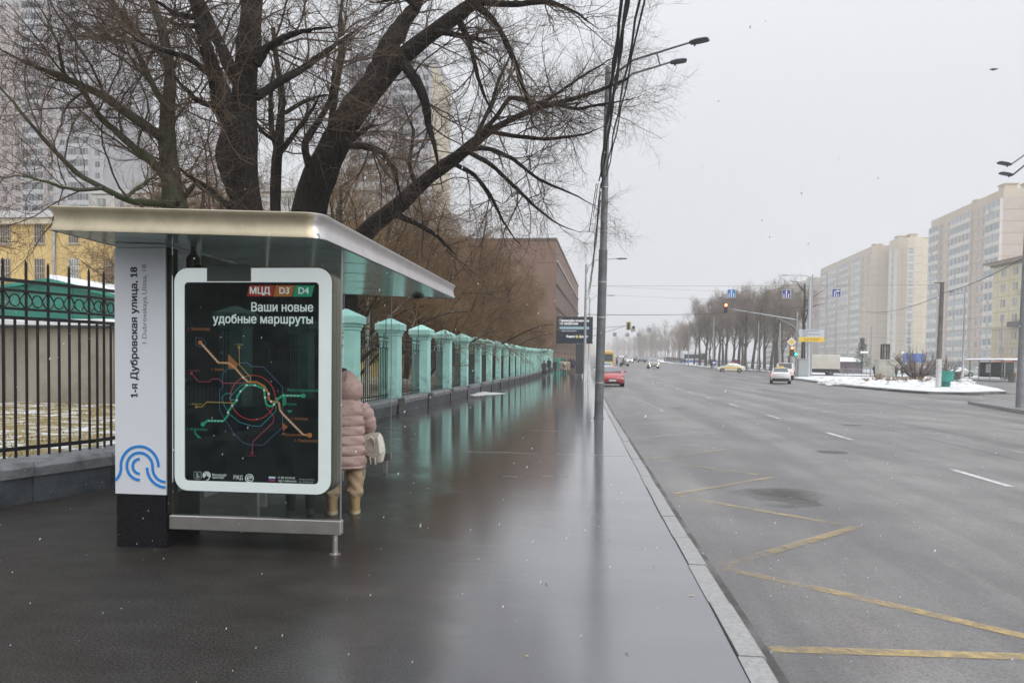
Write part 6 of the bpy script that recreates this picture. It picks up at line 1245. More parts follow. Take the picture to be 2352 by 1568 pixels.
hang_sign(1680, 674, 108, 1.12, M_SCYAN, 'up', 'light blue lane sign with an upward arrow above the red signal'); hang_sign(1806, 675, 108, 1.12, M_SBLUE, 'up', 'dark blue lane sign with an upward arrow in front of the far block'); hang_sign(1921, 673, 108, 1.12, M_SBLUE, 'right', 'dark blue lane sign with an arrow turning right in front of the long block')
MB_ = cable('overhead_wire', 'thin wire that carries the blue lane signs', atY(1352, 656, 108), atY(2150, 654, 108), .1, .014, 'wire')
for i, (px, py, Y) in enumerate([(1412, 768, 168), (1441, 769, 168), (1467, 769, 168), (1454, 757, 150), (1491, 758, 150)]):
    c = atY(px, py, Y); h = .4; r = empty('sign_back', c, 0, 'grey sign back over the far road, %s' % ['lowest left', 'lowest middle', 'lowest right', 'upper left near the yellow signal', 'upper right before the tree line'][i], 'road sign', 'sign backs over the far road'); MB().box(-h, h, -.03, .03, -h, h).build('plate', M_SBACK, r); MB().tube([(0, 0, h), (0, 0, h+.5)], .015, 4).build('hanger', M_CABLE, r)
# signals
M_SIGB = mat('signal_black', (.015, .015, .016), .4); M_SIGY = mat('signal_yellow_board', (.62, .52, .25), .5); M_RED = mat('red_light', (.9, .1, .02), .3, emit=(1, .16, .06), es=9); M_REDS = mat('amber_red_light', (.9, .15, .03), .3, emit=(1, .22, .08), es=5); M_GRNL = mat('green_light', (.02, .7, .5), .3, emit=(.05, .9, .62), es=2.2); M_OFF = mat('dark_lens', (.03, .02, .02), .2)
def signal(parent, c, lights, d=.3, board=None, side=None):
    """lights from the top down; c is the centre of the middle lens"""
    mb = MB(); n = len(lights)
    if board: MB().box(c.x-board, c.x+board, c.y+.12, c.y+.14, c.z-.62, c.z+.62).build('backboard', M_SIGY, parent, world=True)
    MB().box(c.x-d*.6, c.x+d*.6, c.y-.1, c.y+.11, c.z-d*1.65, c.z+d*1.65, .02).build('housing', M_SIGB, parent, world=True)
    for i, m in enumerate(lights):
        z = c.z+(1-i)*d*1.05; o = MB(); o.T = Matrix.Translation((c.x, c.y-.11, z)) @ Matrix.Rotation(R(90), 4, 'X'); o.lathe([(d*.44, -.01), (d*.44, .01), (d*.3, .03), (.01, .04)], 14); o.build('lens', m, parent, True, world=True)
        o = MB(); o.tube([(c.x-d*.5, c.y-.3, z), (c.x-d*.35, c.y-.3, z+d*.35), (c.x, c.y-.3, z+d*.5), (c.x+d*.35, c.y-.3, z+d*.35), (c.x+d*.5, c.y-.3, z)], .012, 4); o.build('visor', M_SIGB, parent, world=True)
    if side:
        x = c.x+d*1.3; z = c.z-d*1.05; MB().box(x-d*.6, x+d*.6, c.y-.1, c.y+.11, z-d*.6, z+d*.6, .02).build('side_housing', M_SIGB, parent, world=True)
        MB().box(x-d*.5-.22, x+d*.6+.15, c.y+.125, c.y+.138, z-d*.85, z+d*.85).build('backboard', M_SIGY, parent, world=True)
        o = MB(); o.T = Matrix.Translation((x, c.y-.11, z)) @ Matrix.Rotation(R(90), 4, 'X'); o.lathe([(d*.46, -.01), (d*.46, .01), (d*.3, .03), (.01, .04)], 14); o.build('lens', side, parent, True, world=True)
Ys_ = 110.; p = spot(1829, Ys_); r = empty('signal_mast', p, 0, 'grey signal mast with a long arm holding a red traffic light over the road', 'traffic light')
jt = atY(1822, 733, Ys_); tip = atY(1668, 708, Ys_)
MB().tube([(p.x, Ys_, p.z), (p.x, Ys_, jt.z+1.0)], [.17, .12], 12).build('pole', M_GALV, r, True, world=True); MB().tube([(p.x, Ys_, jt.z-.1), tip+Vector((.6, 0, -.1))], [.1, .05], 8).build('arm', M_GALV, r, True, world=True); MB().tube([(p.x, Ys_, jt.z-1.2), jt.lerp(tip, .28)], .04, 6).build('brace', M_GALV, r, True, world=True)
signal(r, atY(1667, 708, Ys_-.2), [M_RED, M_OFF, M_OFF], .42)
p = spot(1816, 106); r = empty('traffic_light', p, 0, 'traffic light on yellow board, red lamp and green side arrow, under the diamond sign', 'traffic light')
MB().tube([(p.x, 106, p.z), (p.x, 106, atY(1818, 770, 106).z)], .07, 10).build('pole', M_GALV, r, True, world=True); signal(r, atY(1819, 806, 105.8), [M_REDS, M_OFF, M_OFF], .4, .5, M_GRNL)
c = atY(1818, 785, 105.85); r2 = empty('priority_sign', c, 0, 'yellow and white diamond priority road sign above the yellow traffic light', 'road sign'); h = .62
MB().prism([(-h, 0), (0, -h), (h, 0), (0, h)], -.03, 0).build('plate', M_SWHT, r2); k = h*.68; MB().prism([(-k, 0), (0, -k), (k, 0), (0, k)], -.04, -.031).build('face', mat('sign_yellow', (.7, .5, .04), .4), r2); mb = MB(); mb.box(-.4, .4, -.03, 0, -1.0, -.55); mb.build('plate_below', M_SWHT, r2); mb = MB(); stroke2d(mb, [(-.3, -.95), (-.3, -.65), (-.1, -.65), (-.1, -.8), (.15, -.8), (.3, -.62)], .09, -.04, -.031); mb.build('symbol', M_SBLUE, r2)
p = spot(1790, 104); c = atY(1790, 839, 103.8); r = empty('no_entry_sign', p, 0, 'round red no entry sign on a grey pole behind the white van', 'road sign')
MB().tube([(p.x, 104, p.z), (p.x, 104, atY(1792, 742, 104).z)], [.14, .1], 12).build('pole', M_GALV, r, True, world=True); o = MB(); o.T = Matrix.Translation(c) @ Matrix.Rotation(R(90), 4, 'X'); o.lathe([(.38, -.02), (.38, .0)], 24); o.build('plate', mat('sign_red', (.5, .02, .02), .4), r, world=True); MB().box(c.x-.25, c.x+.25, c.y-.012, c.y-.002, c.z-.07, c.z+.07).build('bar', M_SWHT, r, world=True)
def small_sign(label, px, py, Y, w, h, m, name, sym=None, second=None):
    p = spot(px, Y); c = atY(px, py, Y-.1); r = empty(name, p, 0, label, 'road sign'); MB().tube([(p.x, Y, p.z), (p.x, Y, c.z+h/2)], .05, 8).build('pole', M_GALV, r, True, world=True)
    if name == 'no_stopping_sign':
        o = MB(); o.T = Matrix.Translation(c) @ Matrix.Rotation(R(90), 4, 'X'); o.lathe([(w/2, -.01), (w/2, .01)], 20); o.build('rim', mat('sign_red', (.5, .02, .02), .4), r, world=True); o = MB(); o.T = Matrix.Translation(c+Vector((0, -.015, 0))) @ Matrix.Rotation(R(90), 4, 'X'); o.lathe([(w*.4, -.004), (w*.4, .004)], 20); o.build('face', M_SBLUE, r, world=True)
        for s_ in (-1, 1): o = MB(); o.T = Matrix.Translation(c+Vector((0, -.025, 0))) @ Matrix.Rotation(R(45*s_), 4, 'Y'); o.box(-w*.4, w*.4, -.002, .002, -.03, .03); o.build('cross_bar', mat('sign_red', (.5, .02, .02), .4), r, world=True)
    else: MB().box(c.x-w/2, c.x+w/2, c.y, c.y+.03, c.z-h/2, c.z+h/2).build('plate', m, r, world=True)
    if sym: MB().box(c.x-w*.32, c.x+w*.32, c.y-.01, c.y-.001, c.z-h*.25, c.z+h*.12).build('symbol', sym, r, world=True)
    if second: MB().box(c.x-w*.48, c.x+w*.48, c.y, c.y+.02, c.z-h*1.15, c.z-h*.65).build('plate_below', second, r, world=True)
    return r
small_sign('blue bus stop sign on the tall grey pole by the tram', 1640, 832, 150, .75, 1.0, M_SBLUE, 'bus_stop_sign', M_SWHT); small_sign('round no stopping sign with a white plate, above the side-on taxi', 1689, 830, 140, .75, .8, None, 'no_stopping_sign', None, M_SWHT)
p = spot(1638, 151); r = empty('utility_pole', p, 0, 'tall grey pole carrying the bus stop sign', 'pole'); MB().tube([(p.x, 151, p.z), (p.x, 151, p.z+9.5)], [.15, .1], 10).build('shaft', M_GALV, r, True, world=True)
for px, Y, h, lb in ((1581, 175, 9, 'thin dark pole left of the tram'), (1741, 135, 8.6, 'pale thin pole in the middle of the grove'), (1528, 250, 9, 'thin pole at the tram stop'), (2000, 125, 7.5, 'slender grey pole before the long apartment block'), (2087, 125, 8, 'thin pole behind the stone plinth'), (2300, 112, 8.5, 'thin grey pole before the old cream house')):
    p = spot(px, Y); r = empty('utility_pole', p, 0, lb, 'pole', 'thin poles around the crossing'); MB().tube([(p.x, Y, p.z), (p.x, Y, p.z+h)], [.12, .08], 8).build('shaft', M_GALV, r, True, world=True); MB().tube([(p.x, Y, p.z+h), (p.x, Y, p.z+h+.1)], .1, 8).build('cap', M_CONCP, r, True, world=True)
# grey and yellow direction board on a stout pole
p = spot(1857, 109, .03); r = empty('route_board', p, 0, 'large board, grey above and yellow below, on a stout pale pole', 'road sign'); c0, c1 = atY(1842, 757, 108.8), atY(1892, 785, 108.8); cm = atY(1842, 774, 108.8).z
MB().tube([(p.x, 109, 0), (p.x, 109, c0.z+7)], [.24, .18], 12).build('pole', mat('pale_pole', (.5, .52, .54), .4, .4), r, True, world=True)
bd = MB().box(c0.x-.4, c1.x, 108.6, 108.66, cm, c0.z).build('grey_panel', mat('board_grey', (.5, .53, .57), .4), r, world=True); yb = MB().box(c0.x-.4, c1.x, 108.6, 108.66, c1.z, cm-.01).build('yellow_panel', mat('board_yellow', (.8, .52, .02), .4), r, world=True)
for i, (f, w) in enumerate(((.82, 2.2), (.62, .7), (.36, 2.4), (.14, .6))): z = cm+(c0.z-cm)*f; MB().box(c0.x, c0.x+w, 108.585, 108.597, z-.05, z+.05).build('text_line', C_GREY, bd if False else r, world=True)
for f, w in ((.65, 2.2), (.3, 1.9)): z = c1.z+(cm-c1.z)*f; MB().box(c0.x+.2, c0.x+.2+w, 108.585, 108.597, z-.04, z+.04).build('text_line', mat('board_ink', (.3, .2, .02), .5), r, world=True)
p = spot(1843, 106, .02); r = empty('control_cabinet', p, 0, 'grey roadside control cabinet beside the stout pale pole', 'cabinet'); MB().box(p.x-.62, p.x+.62, 105.6, 106.2, .03, 2.35, .02).build('body', mat('cabinet_grey', (.3, .32, .32), .5, .2), r, world=True); MB().box(p.x-.7, p.x+.7, 105.5, 106.3, 2.36, 2.44).build('lid', M_GALV, r, world=True); MB().box(p.x-.56, p.x+.56, 105.57, 105.599, .2, 2.2).build('door', mat('cabinet_door', (.34, .36, .36), .45, .2), r, world=True); MB().tube([(p.x+.1, 106, 2.4), (p.x+.1, 106, 4.3)], .05, 6).build('mast', M_CONCP, r, world=True)
# left signal on its arm behind the lamp posts
p = spot(1336, 118); r = empty('signal_mast', p, 0, 'signal mast left of the road with a yellow backed traffic light on two thin arms', 'traffic light'); e1, e2 = atY(1438, 748, 116), atY(1438, 757, 116)
MB().tube([(p.x, 118, p.z), (p.x, 118, e1.z+1.5)], .12, 10).build('pole', M_GALV, r, True, world=True); MB().tube([(p.x, 118, atY(1340, 756, 117).z), e1], .05, 6).build('arm', M_GALV, r, True, world=True); MB().tube([(p.x, 118, atY(1340, 779, 117).z), e1], .05, 6).build('arm', M_GALV, r, True, world=True); signal(r, atY(1444, 748, 115.8), [M_OFF, M_OFF, M_OFF], .3, .38, None)
MB().box(e1.x+.9, e1.x+1.3, 115.9, 116, e1.z-.45, e1.z-.05).build('side_housing', M_SIGB, r, world=True)
# billboard
Yb_ = 84.; c0, c1 = atY(1278, 727, Yb_), atY(1361, 789, Yb_); p = spot(1331, Yb_); r = empty('billboard', p, 0, 'dark digital billboard on a thick black post beyond the lamp posts', 'billboard')
MB().box(p.x-.42, p.x+.42, Yb_+.05, Yb_+.5, p.z+.25, c1.z-.02).build('post', mat('post_dark', (.05, .055, .06), .4), r, world=True); MB().box(p.x-.25, p.x+.25, Yb_+.1, Yb_+.4, p.z-.1, p.z+.24).build('plinth', M_CONCP, r, world=True)
MB().box(c0.x, c1.x, Yb_, Yb_+.45, c1.z, c0.z).build('casing', mat('casing_black', (.02, .021, .024), .4), r, world=True); scr = MB().box(c0.x+.12, c1.x-.12, Yb_-.02, Yb_-.003, c1.z+.14, c0.z-.12).build('screen', mat('screen_navy', (.014, .024, .042), .3), r, world=True)
W_ = c1.x-c0.x; Hh = c0.z-c1.z
def bt_(body, fx_, fz_, h, w, m): return text('lettering', body, h, m, scr, (c0.x+W_*fx_-p.x, Yb_-.03-Yb_, c1.z+Hh*fz_-p.z), width=w*W_, bold=.01)
bt_('Приведём клиентов', .09, .85, .36, .8, C_WHITE); bt_('по запросам', .09, .74, .36, .5, C_WHITE)
MB().box(c0.x+W_*.09, c0.x+W_*.9, Yb_-.035, Yb_-.021, c1.z+Hh*.53, c1.z+Hh*.63).build('search_field', mat('field_pale', (.35, .5, .58), .4), scr).location = (-p.x, -Yb_, -p.z)
bt_('Яндекс', .28, .26, .34, .24, C_WHITE); bt_('Директ', .63, .26, .34, .25, C_WHITE); bt_('Сервис поиска клиентов', .14, .47, .16, .42, C_TXT)
MB().prism(arc(c0.x+W_*.57, c1.z+Hh*.26, .16, 0, 340, 17), Yb_-.035, Yb_-.021).build('logo_dot', mat('logo_yellow', (.75, .6, .05), .4), scr).location = (-p.x, -Yb_, -p.z)
# fences and railings across the road
def railing(label, A, B, h, m, every=2.0, bars=.14, group=None, name='railing', zoff=0.):
    A, B = Vector(A), Vector(B); L = (B-A).length; r = empty(name, (A.x, A.y, A.z), 0, label, 'railing', group); n = max(1, int(L/every)); P_ = lambda t: A.lerp(B, t)
    for i in range(n+1): q = P_(i/n); MB().box(q.x-.04, q.x+.04, q.y-.04, q.y+.04, gz(q.x, q.y)+zoff, gz(q.x, q.y)+zoff+h).build('post', m, r, world=True)
    mb = MB()
    for z in (.15, h-.08):
        mb.tube([(P_(i/n).x, P_(i/n).y, gz(P_(i/n).x, P_(i/n).y)+zoff+z) for i in range(n+1)], .03, 4)
    mb.build('rail', m, r, world=True); mb = MB(); k = int(L/bars)
    for i in range(k): q = P_((i+.5)/k); z = gz(q.x, q.y)+zoff; mb.box(q.x-.012, q.x+.012, q.y-.012, q.y+.012, z+.15, z+h-.08)
    tag(mb.build('bars', m, r, world=True), kind='stuff'); return r
M_RAILG = mat('railing_grey', (.3, .31, .32), .5, .3); M_RAILB = mat('railing_black', (.03, .032, .035), .5)
railing('long black railing in front of the grove', spot(1600, 190), spot(1790, 140), 1.5, M_RAILB, 3, .3); railing('dark hedge-like railing along the tram verge', spot(1525, 260), spot(1575, 200), 1.6, M_RAILB, 3, .35); railing('low dark railing behind the side-on taxi', spot(1715, 136), spot(1810, 130), 1.1, M_RAILB, 2.5, .25)
railing('grey pedestrian railing left of the stone plinth', spot(1905, 140), spot(2020, 133), 1.1, M_RAILG, 2, .16); railing('grey pedestrian railing right of the stone plinth', spot(2060, 131), spot(2135, 128), 1.1, M_RAILG, 2, .16)
# stone plinth with the dark open frame
p = spot(2033, 111, .03); r = empty('memorial_plinth', p, 0, 'pale stone plinth carrying a tall dark open frame on the snowy island', 'monument')
Wp = 1.03; M_STONE = mat('pale_stone', (.5, .49, .42), .7, noise=(2, (.4, .39, .33), .4, .65)); zt = atY(2033, 825, 111).z
for i in range(2):
    for j in range(3): z0 = .03+(zt-.15-.03)*j/3; MB().box(p.x-Wp+i*Wp+.01, p.x-Wp+(i+1)*Wp-.01, 110.2, 112, z0+.008, .03+(zt-.15-.03)*(j+1)/3).build('stone', M_STONE, r, world=True)
MB().box(p.x-Wp-.06, p.x+Wp+.06, 110.1, 112.1, zt-.15, zt).build('cap_stone', M_STONE, r, world=True)
ft = atY(2033, 790, 111).z; M_RUST = mat('dark_rust', (.035, .02, .018), .6)
for sx in (-.36, .36):
    for sy in (110.7, 111.5): MB().box(p.x+sx-.1, p.x+sx+.1, sy-.07, sy+.07, zt, ft).build('frame_post', M_RUST, r, world=True)
for z in (zt, zt+(ft-zt)*.48, zt+(ft-zt)*.86, ft-.1): MB().box(p.x-.45, p.x+.45, 110.62, 111.58, z+.01, z+.1).build('frame_shelf', M_RUST, r, world=True)
for sx in (-.15, .15): MB().box(p.x+sx-.02, p.x+sx+.02, 110.7, 110.74, zt+.1, ft-.1).build('frame_rod', M_RUST, r, world=True)
# teal litter bin
p = ground(2172, 888, .03); r = empty('litter_bin', p, 0, 'round teal litter bin on a narrower foot beside the utility pole', 'litter bin'); M_TEAL = mat('teal_plastic', (.03, .3, .24), .5, noise=(4, (.02, .22, .18), .4, .7))
MB().lathe([(.32, 0), (.32, .42)], 20, (p.x, p.y, 0.02)).build('foot', mat('dark_teal', (.015, .18, .15), .5), r, True, world=True); MB().lathe([(.5, .42), (.54, .44), (.58, 1.2), (.6, 1.22), (.6, 1.27), (.54, 1.27), (.5, .6)], 22, (p.x, p.y, 0.02)).build('tub', M_TEAL, r, True, world=True)
# far bus shelter
pA, pB = spot(2228, 104, -.02), spot(2308, 97, -.02); r = empty('far_bus_shelter', (pA.x, pA.y, 0), 0, 'small glass bus shelter with a snow covered roof across the crossing', 'bus shelter'); d = (pB-pA); d.z = 0; L = d.length; d.normalize(); nrm = Vector((-d.y, d.x, 0)); T_ = Matrix.Translation((0, 0, 0)) @ Matrix.Rotation(math.atan2(d.y, d.x), 4, 'Z')
def FS(mb, n, m): mb.T = None; mb.v = [tuple(T_ @ Vector(q)) for q in mb.v]; return mb.build(n, m, r)
FS(MB().box(-.5, L+.4, -.4, 1.5, 2.42, 2.5), 'roof', M_GALV); FS(MB().rings([[(-.5, -.4, 2.5), (L+.4, -.4, 2.5), (L+.4, 1.5, 2.5), (-.5, 1.5, 2.5)], [(-.35, -.25, 2.66), (L+.25, -.25, 2.66), (L+.25, 1.3, 2.66), (-.35, 1.3, 2.66)]]), 'snow_layer', M_ROOFS)
for k in range(4): x = L*k/3; FS(MB().box(x-.05, x+.05, 1.1, 1.2, 0, 2.42), 'post', M_GALV)
for k in range(3): FS(MB().box(L*k/3+.06, L*(k+1)/3-.06, 1.14, 1.16, .35, 2.2), 'glass_panel', M_GLASS)
for x in (0, L): FS(MB().box(x-.01, x+.01, 0, 1.08, .3, 2.2), 'glass_panel', M_GLASS); FS(MB().box(x-.05, x+.05, -.05, .05, 0, 2.42), 'post', M_GALV)
FS(MB().box(L*.36, L*.95, .6, 1.0, .5, .56), 'bench_seat', M_SIGB); FS(MB().box(L*.36, L*.95, 1.03, 1.09, .8, .95), 'bench_back', M_SIGB); FS(MB().box(L*.22, L*.36, 1.08, 1.1, .9, 2.0), 'notice', M_SWHT)
for k, (px, Y) in enumerate([(2200, 100), (2325, 96)]): p = spot(px, Y, -.02); o = empty('concrete_urn', p, 0, 'grey concrete litter urn %s the far bus shelter' % ('left of' if k == 0 else 'right of'), 'litter bin', 'concrete urns by the far shelter'); MB().lathe([(.34, 0), (.36, .1), (.4, .85), (.44, .9), (.44, 1.0), (.34, 1.0), (.3, .5)], 14, (0, 0, 0)).build('bowl', M_CONCP, o, True); MB().lathe([(.4, 0.0), (.4, .06)], 14).build('foot_ring', M_CONCP, o)
# big blue direction board, kiosks and canopy far right
p = spot(2098, 135); r = empty('direction_board', p, 0, 'hazy blue direction board on two posts behind the reddish bush', 'road sign'); c = atY(2098, 822, 135); MB().box(c.x-1.7, c.x+1.7, 134.9, 135, c.z-.75, c.z+.75).build('plate', mat('board_blue', (.06, .14, .4), .5), r, world=True)
for s_ in (-.5, .5): MB().tube([(c.x+s_, 135.1, 0), (c.x+s_, 135.1, c.z+2)], .07, 6).build('post', M_GALV, r, world=True)
p = spot(1935, 160); r = empty('kiosk', p, 0, 'low kiosk with a dark band under a snowy roof behind the truck', 'kiosk'); MB().box(p.x-5, p.x+3.2, 158, 163, 0, 2.3).build('wall', mat('kiosk_maroon', (.1, .06, .08), .6), r, world=True); MB().rings([[(p.x-5.3, 157.6, 2.3), (p.x+3.5, 157.6, 2.3), (p.x+3.5, 163, 2.3), (p.x-5.3, 163, 2.3)], [(p.x-4, 158.4, 3.3), (p.x+1.5, 158.4, 3.1), (p.x+1.5, 163, 3.1), (p.x-4, 163, 3.3)]]).build('snow_roof', M_ROOFS, r, world=True)
p = spot(1980, 150); r = empty('pine_tree', p, 0, 'small green pine beside the slender pole in front of the long block', 'tree'); M_PINE = mat('pine_needles', (.035, .06, .035), .8, noise=(2, (.07, .1, .06), .4, .6)); MB().tube([(p.x, p.y, 0), (p.x, p.y, 6.4)], [.15, .04], 7).build('trunk', M_BARKB, r, world=True)
V = []; F = []
for _ in range(2600):
    z = 1.3+5.4*random.random()**1.2; rad = 1.9*(1-(z-1.3)/6.3)*math.sqrt(random.random())*(1+.25*math.sin(z*5)); a = random.uniform(0, 6.28); q = Vector((rad*math.cos(a), rad*math.sin(a), z)); d1 = Vector((random.gauss(0, 1), random.gauss(0, 1), random.gauss(0, .6)))*.16; d2 = Vector((random.gauss(0, 1), random.gauss(0, 1), random.gauss(0, .6)))*.1; k = len(V); V += [q, q+d1, q+d2]; F.append((k, k+1, k+2))
tag(link('crown', np_mesh('crown', np.array([tuple(v) for v in V]), np.array(F), M_PINE), r), kind='stuff')
# globe lamps on the plaza
for k, px in enumerate((1985, 2073)):
    p = spot(px, 142); r = empty('globe_lamp', p, 0, 'plaza lamp with white globes, %s of the stone plinth' % ('left' if k == 0 else 'right'), 'street lamp', 'globe lamps on the plaza'); MB().tube([(p.x, 142, 0), (p.x, 142, 3.7)], .06, 8).build('pole', M_GALV, r, world=True)
    for dx in ((-.45, 0, .45) if k == 0 else (0,)): MB().lathe([(.02, -.22), (.16, -.16), (.24, 0), (.16, .16), (.02, .22)], 10, (p.x+dx, 142, 3.9)).build('globe', mat('globe_white', (.85, .85, .82), .3, emit=(1, .95, .85), es=.15), r, True, world=True)
# ================================================================== VEHICLES
def paint(name, c): return mat('paint_'+name, c, .22, .05, coat=.8)
M_TYRE = mat('tyre', (.018, .018, .018), .8); M_RIM = mat('wheel_rim', (.35, .35, .36), .35, .7); M_CGL = mat('car_glass', (.03, .036, .04), .06, spec=.9); M_CGLS = mat('windscreen', (.1, .13, .15), .06, spec=1.); M_TRIM = mat('car_trim', (.02, .02, .021), .5); M_PLATE = mat('number_plate', (.65, .65, .65), .5); M_HEAD = mat('headlamp', (.7, .7, .68), .1, spec=.8); M_HEADON = mat('headlamp_lit', (1, .95, .8), .2, emit=(1, .86, .58), es=6); M_TAIL = mat('tail_lamp', (.4, .02, .02), .2); M_TAILON = mat('tail_lamp_lit', (.8, .05, .04), .2, emit=(1, .1, .07), es=2.5); M_CHR = mat('chrome', (.6, .6, .6), .2, .9)
PROF = {  # x from front (+) to rear (-): (x, z low, z belt/hood, half width)
 'sedan': dict(L=4.55, W=.89, body=[(2.27, .36, .58, .62), (2.2, .26, .72, .78), (1.9, .2, .84, .86), (1.0, .2, .95, .89), (.4, .2, .98, .89), (-1.0, .2, 1.0, .89), (-1.6, .22, 1.02, .87), (-2.15, .28, 1.0, .82), (-2.27, .4, .92, .7)], cab=[(1.05, .95, .95, .74), (.3, .97, 1.4, .64), (-.3, .98, 1.46, .63), (-.9, 1.0, 1.42, .63), (-1.75, 1.02, 1.03, .7)], wh=(1.38, -1.32), wr=.32),
 'hatch': dict(L=4.2, W=.89, body=[(2.1, .34, .6, .64), (2.02, .22, .74, .8), (1.75, .18, .86, .87), (.9, .18, 1.0, .89), (.3, .18, 1.02, .89), (-1.0, .18, 1.04, .89), (-1.7, .2, 1.06, .87), (-2.0, .28, 1.04, .83), (-2.1, .4, .9, .76)], cab=[(1.0, .99, 1.0, .76), (.25, 1.0, 1.42, .64), (-.4, 1.02, 1.48, .63), (-1.2, 1.04, 1.43, .62), (-1.98, 1.05, 1.06, .7)], wh=(1.3, -1.27), wr=.32),
 'suv': dict(L=4.6, W=.94, body=[(2.3, .45, .75, .74), (2.24, .32, .95, .86), (2.0, .28, 1.04, .92), (1.0, .28, 1.14, .94), (.4, .28, 1.16, .94), (-1.0, .28, 1.18, .94), (-1.9, .3, 1.18, .92), (-2.2, .36, 1.15, .88), (-2.3, .45, 1.0, .84)], cab=[(1.05, 1.13, 1.14, .8), (.35, 1.14, 1.66, .7), (-.4, 1.16, 1.72, .7), (-1.8, 1.18, 1.68, .68), (-2.22, 1.16, 1.2, .78)], wh=(1.42, -1.38), wr=.37),
 'van': dict(L=4.9, W=.96, body=[(2.45, .4, .8, .78), (2.38, .3, .98, .88), (2.05, .26, 1.1, .94), (1.2, .26, 1.2, .96), (.4, .26, 1.22, .96), (-1.2, .26, 1.22, .96), (-2.2, .28, 1.22, .95), (-2.4, .34, 1.2, .93), (-2.45, .42, 1.1, .9)], cab=[(1.75, 1.17, 1.18, .84), (.9, 1.2, 1.82, .78), (.2, 1.21, 1.92, .78), (-2.0, 1.21, 1.92, .78), (-2.42, 1.2, 1.24, .86)], wh=(1.5, -1.45), wr=.34)}
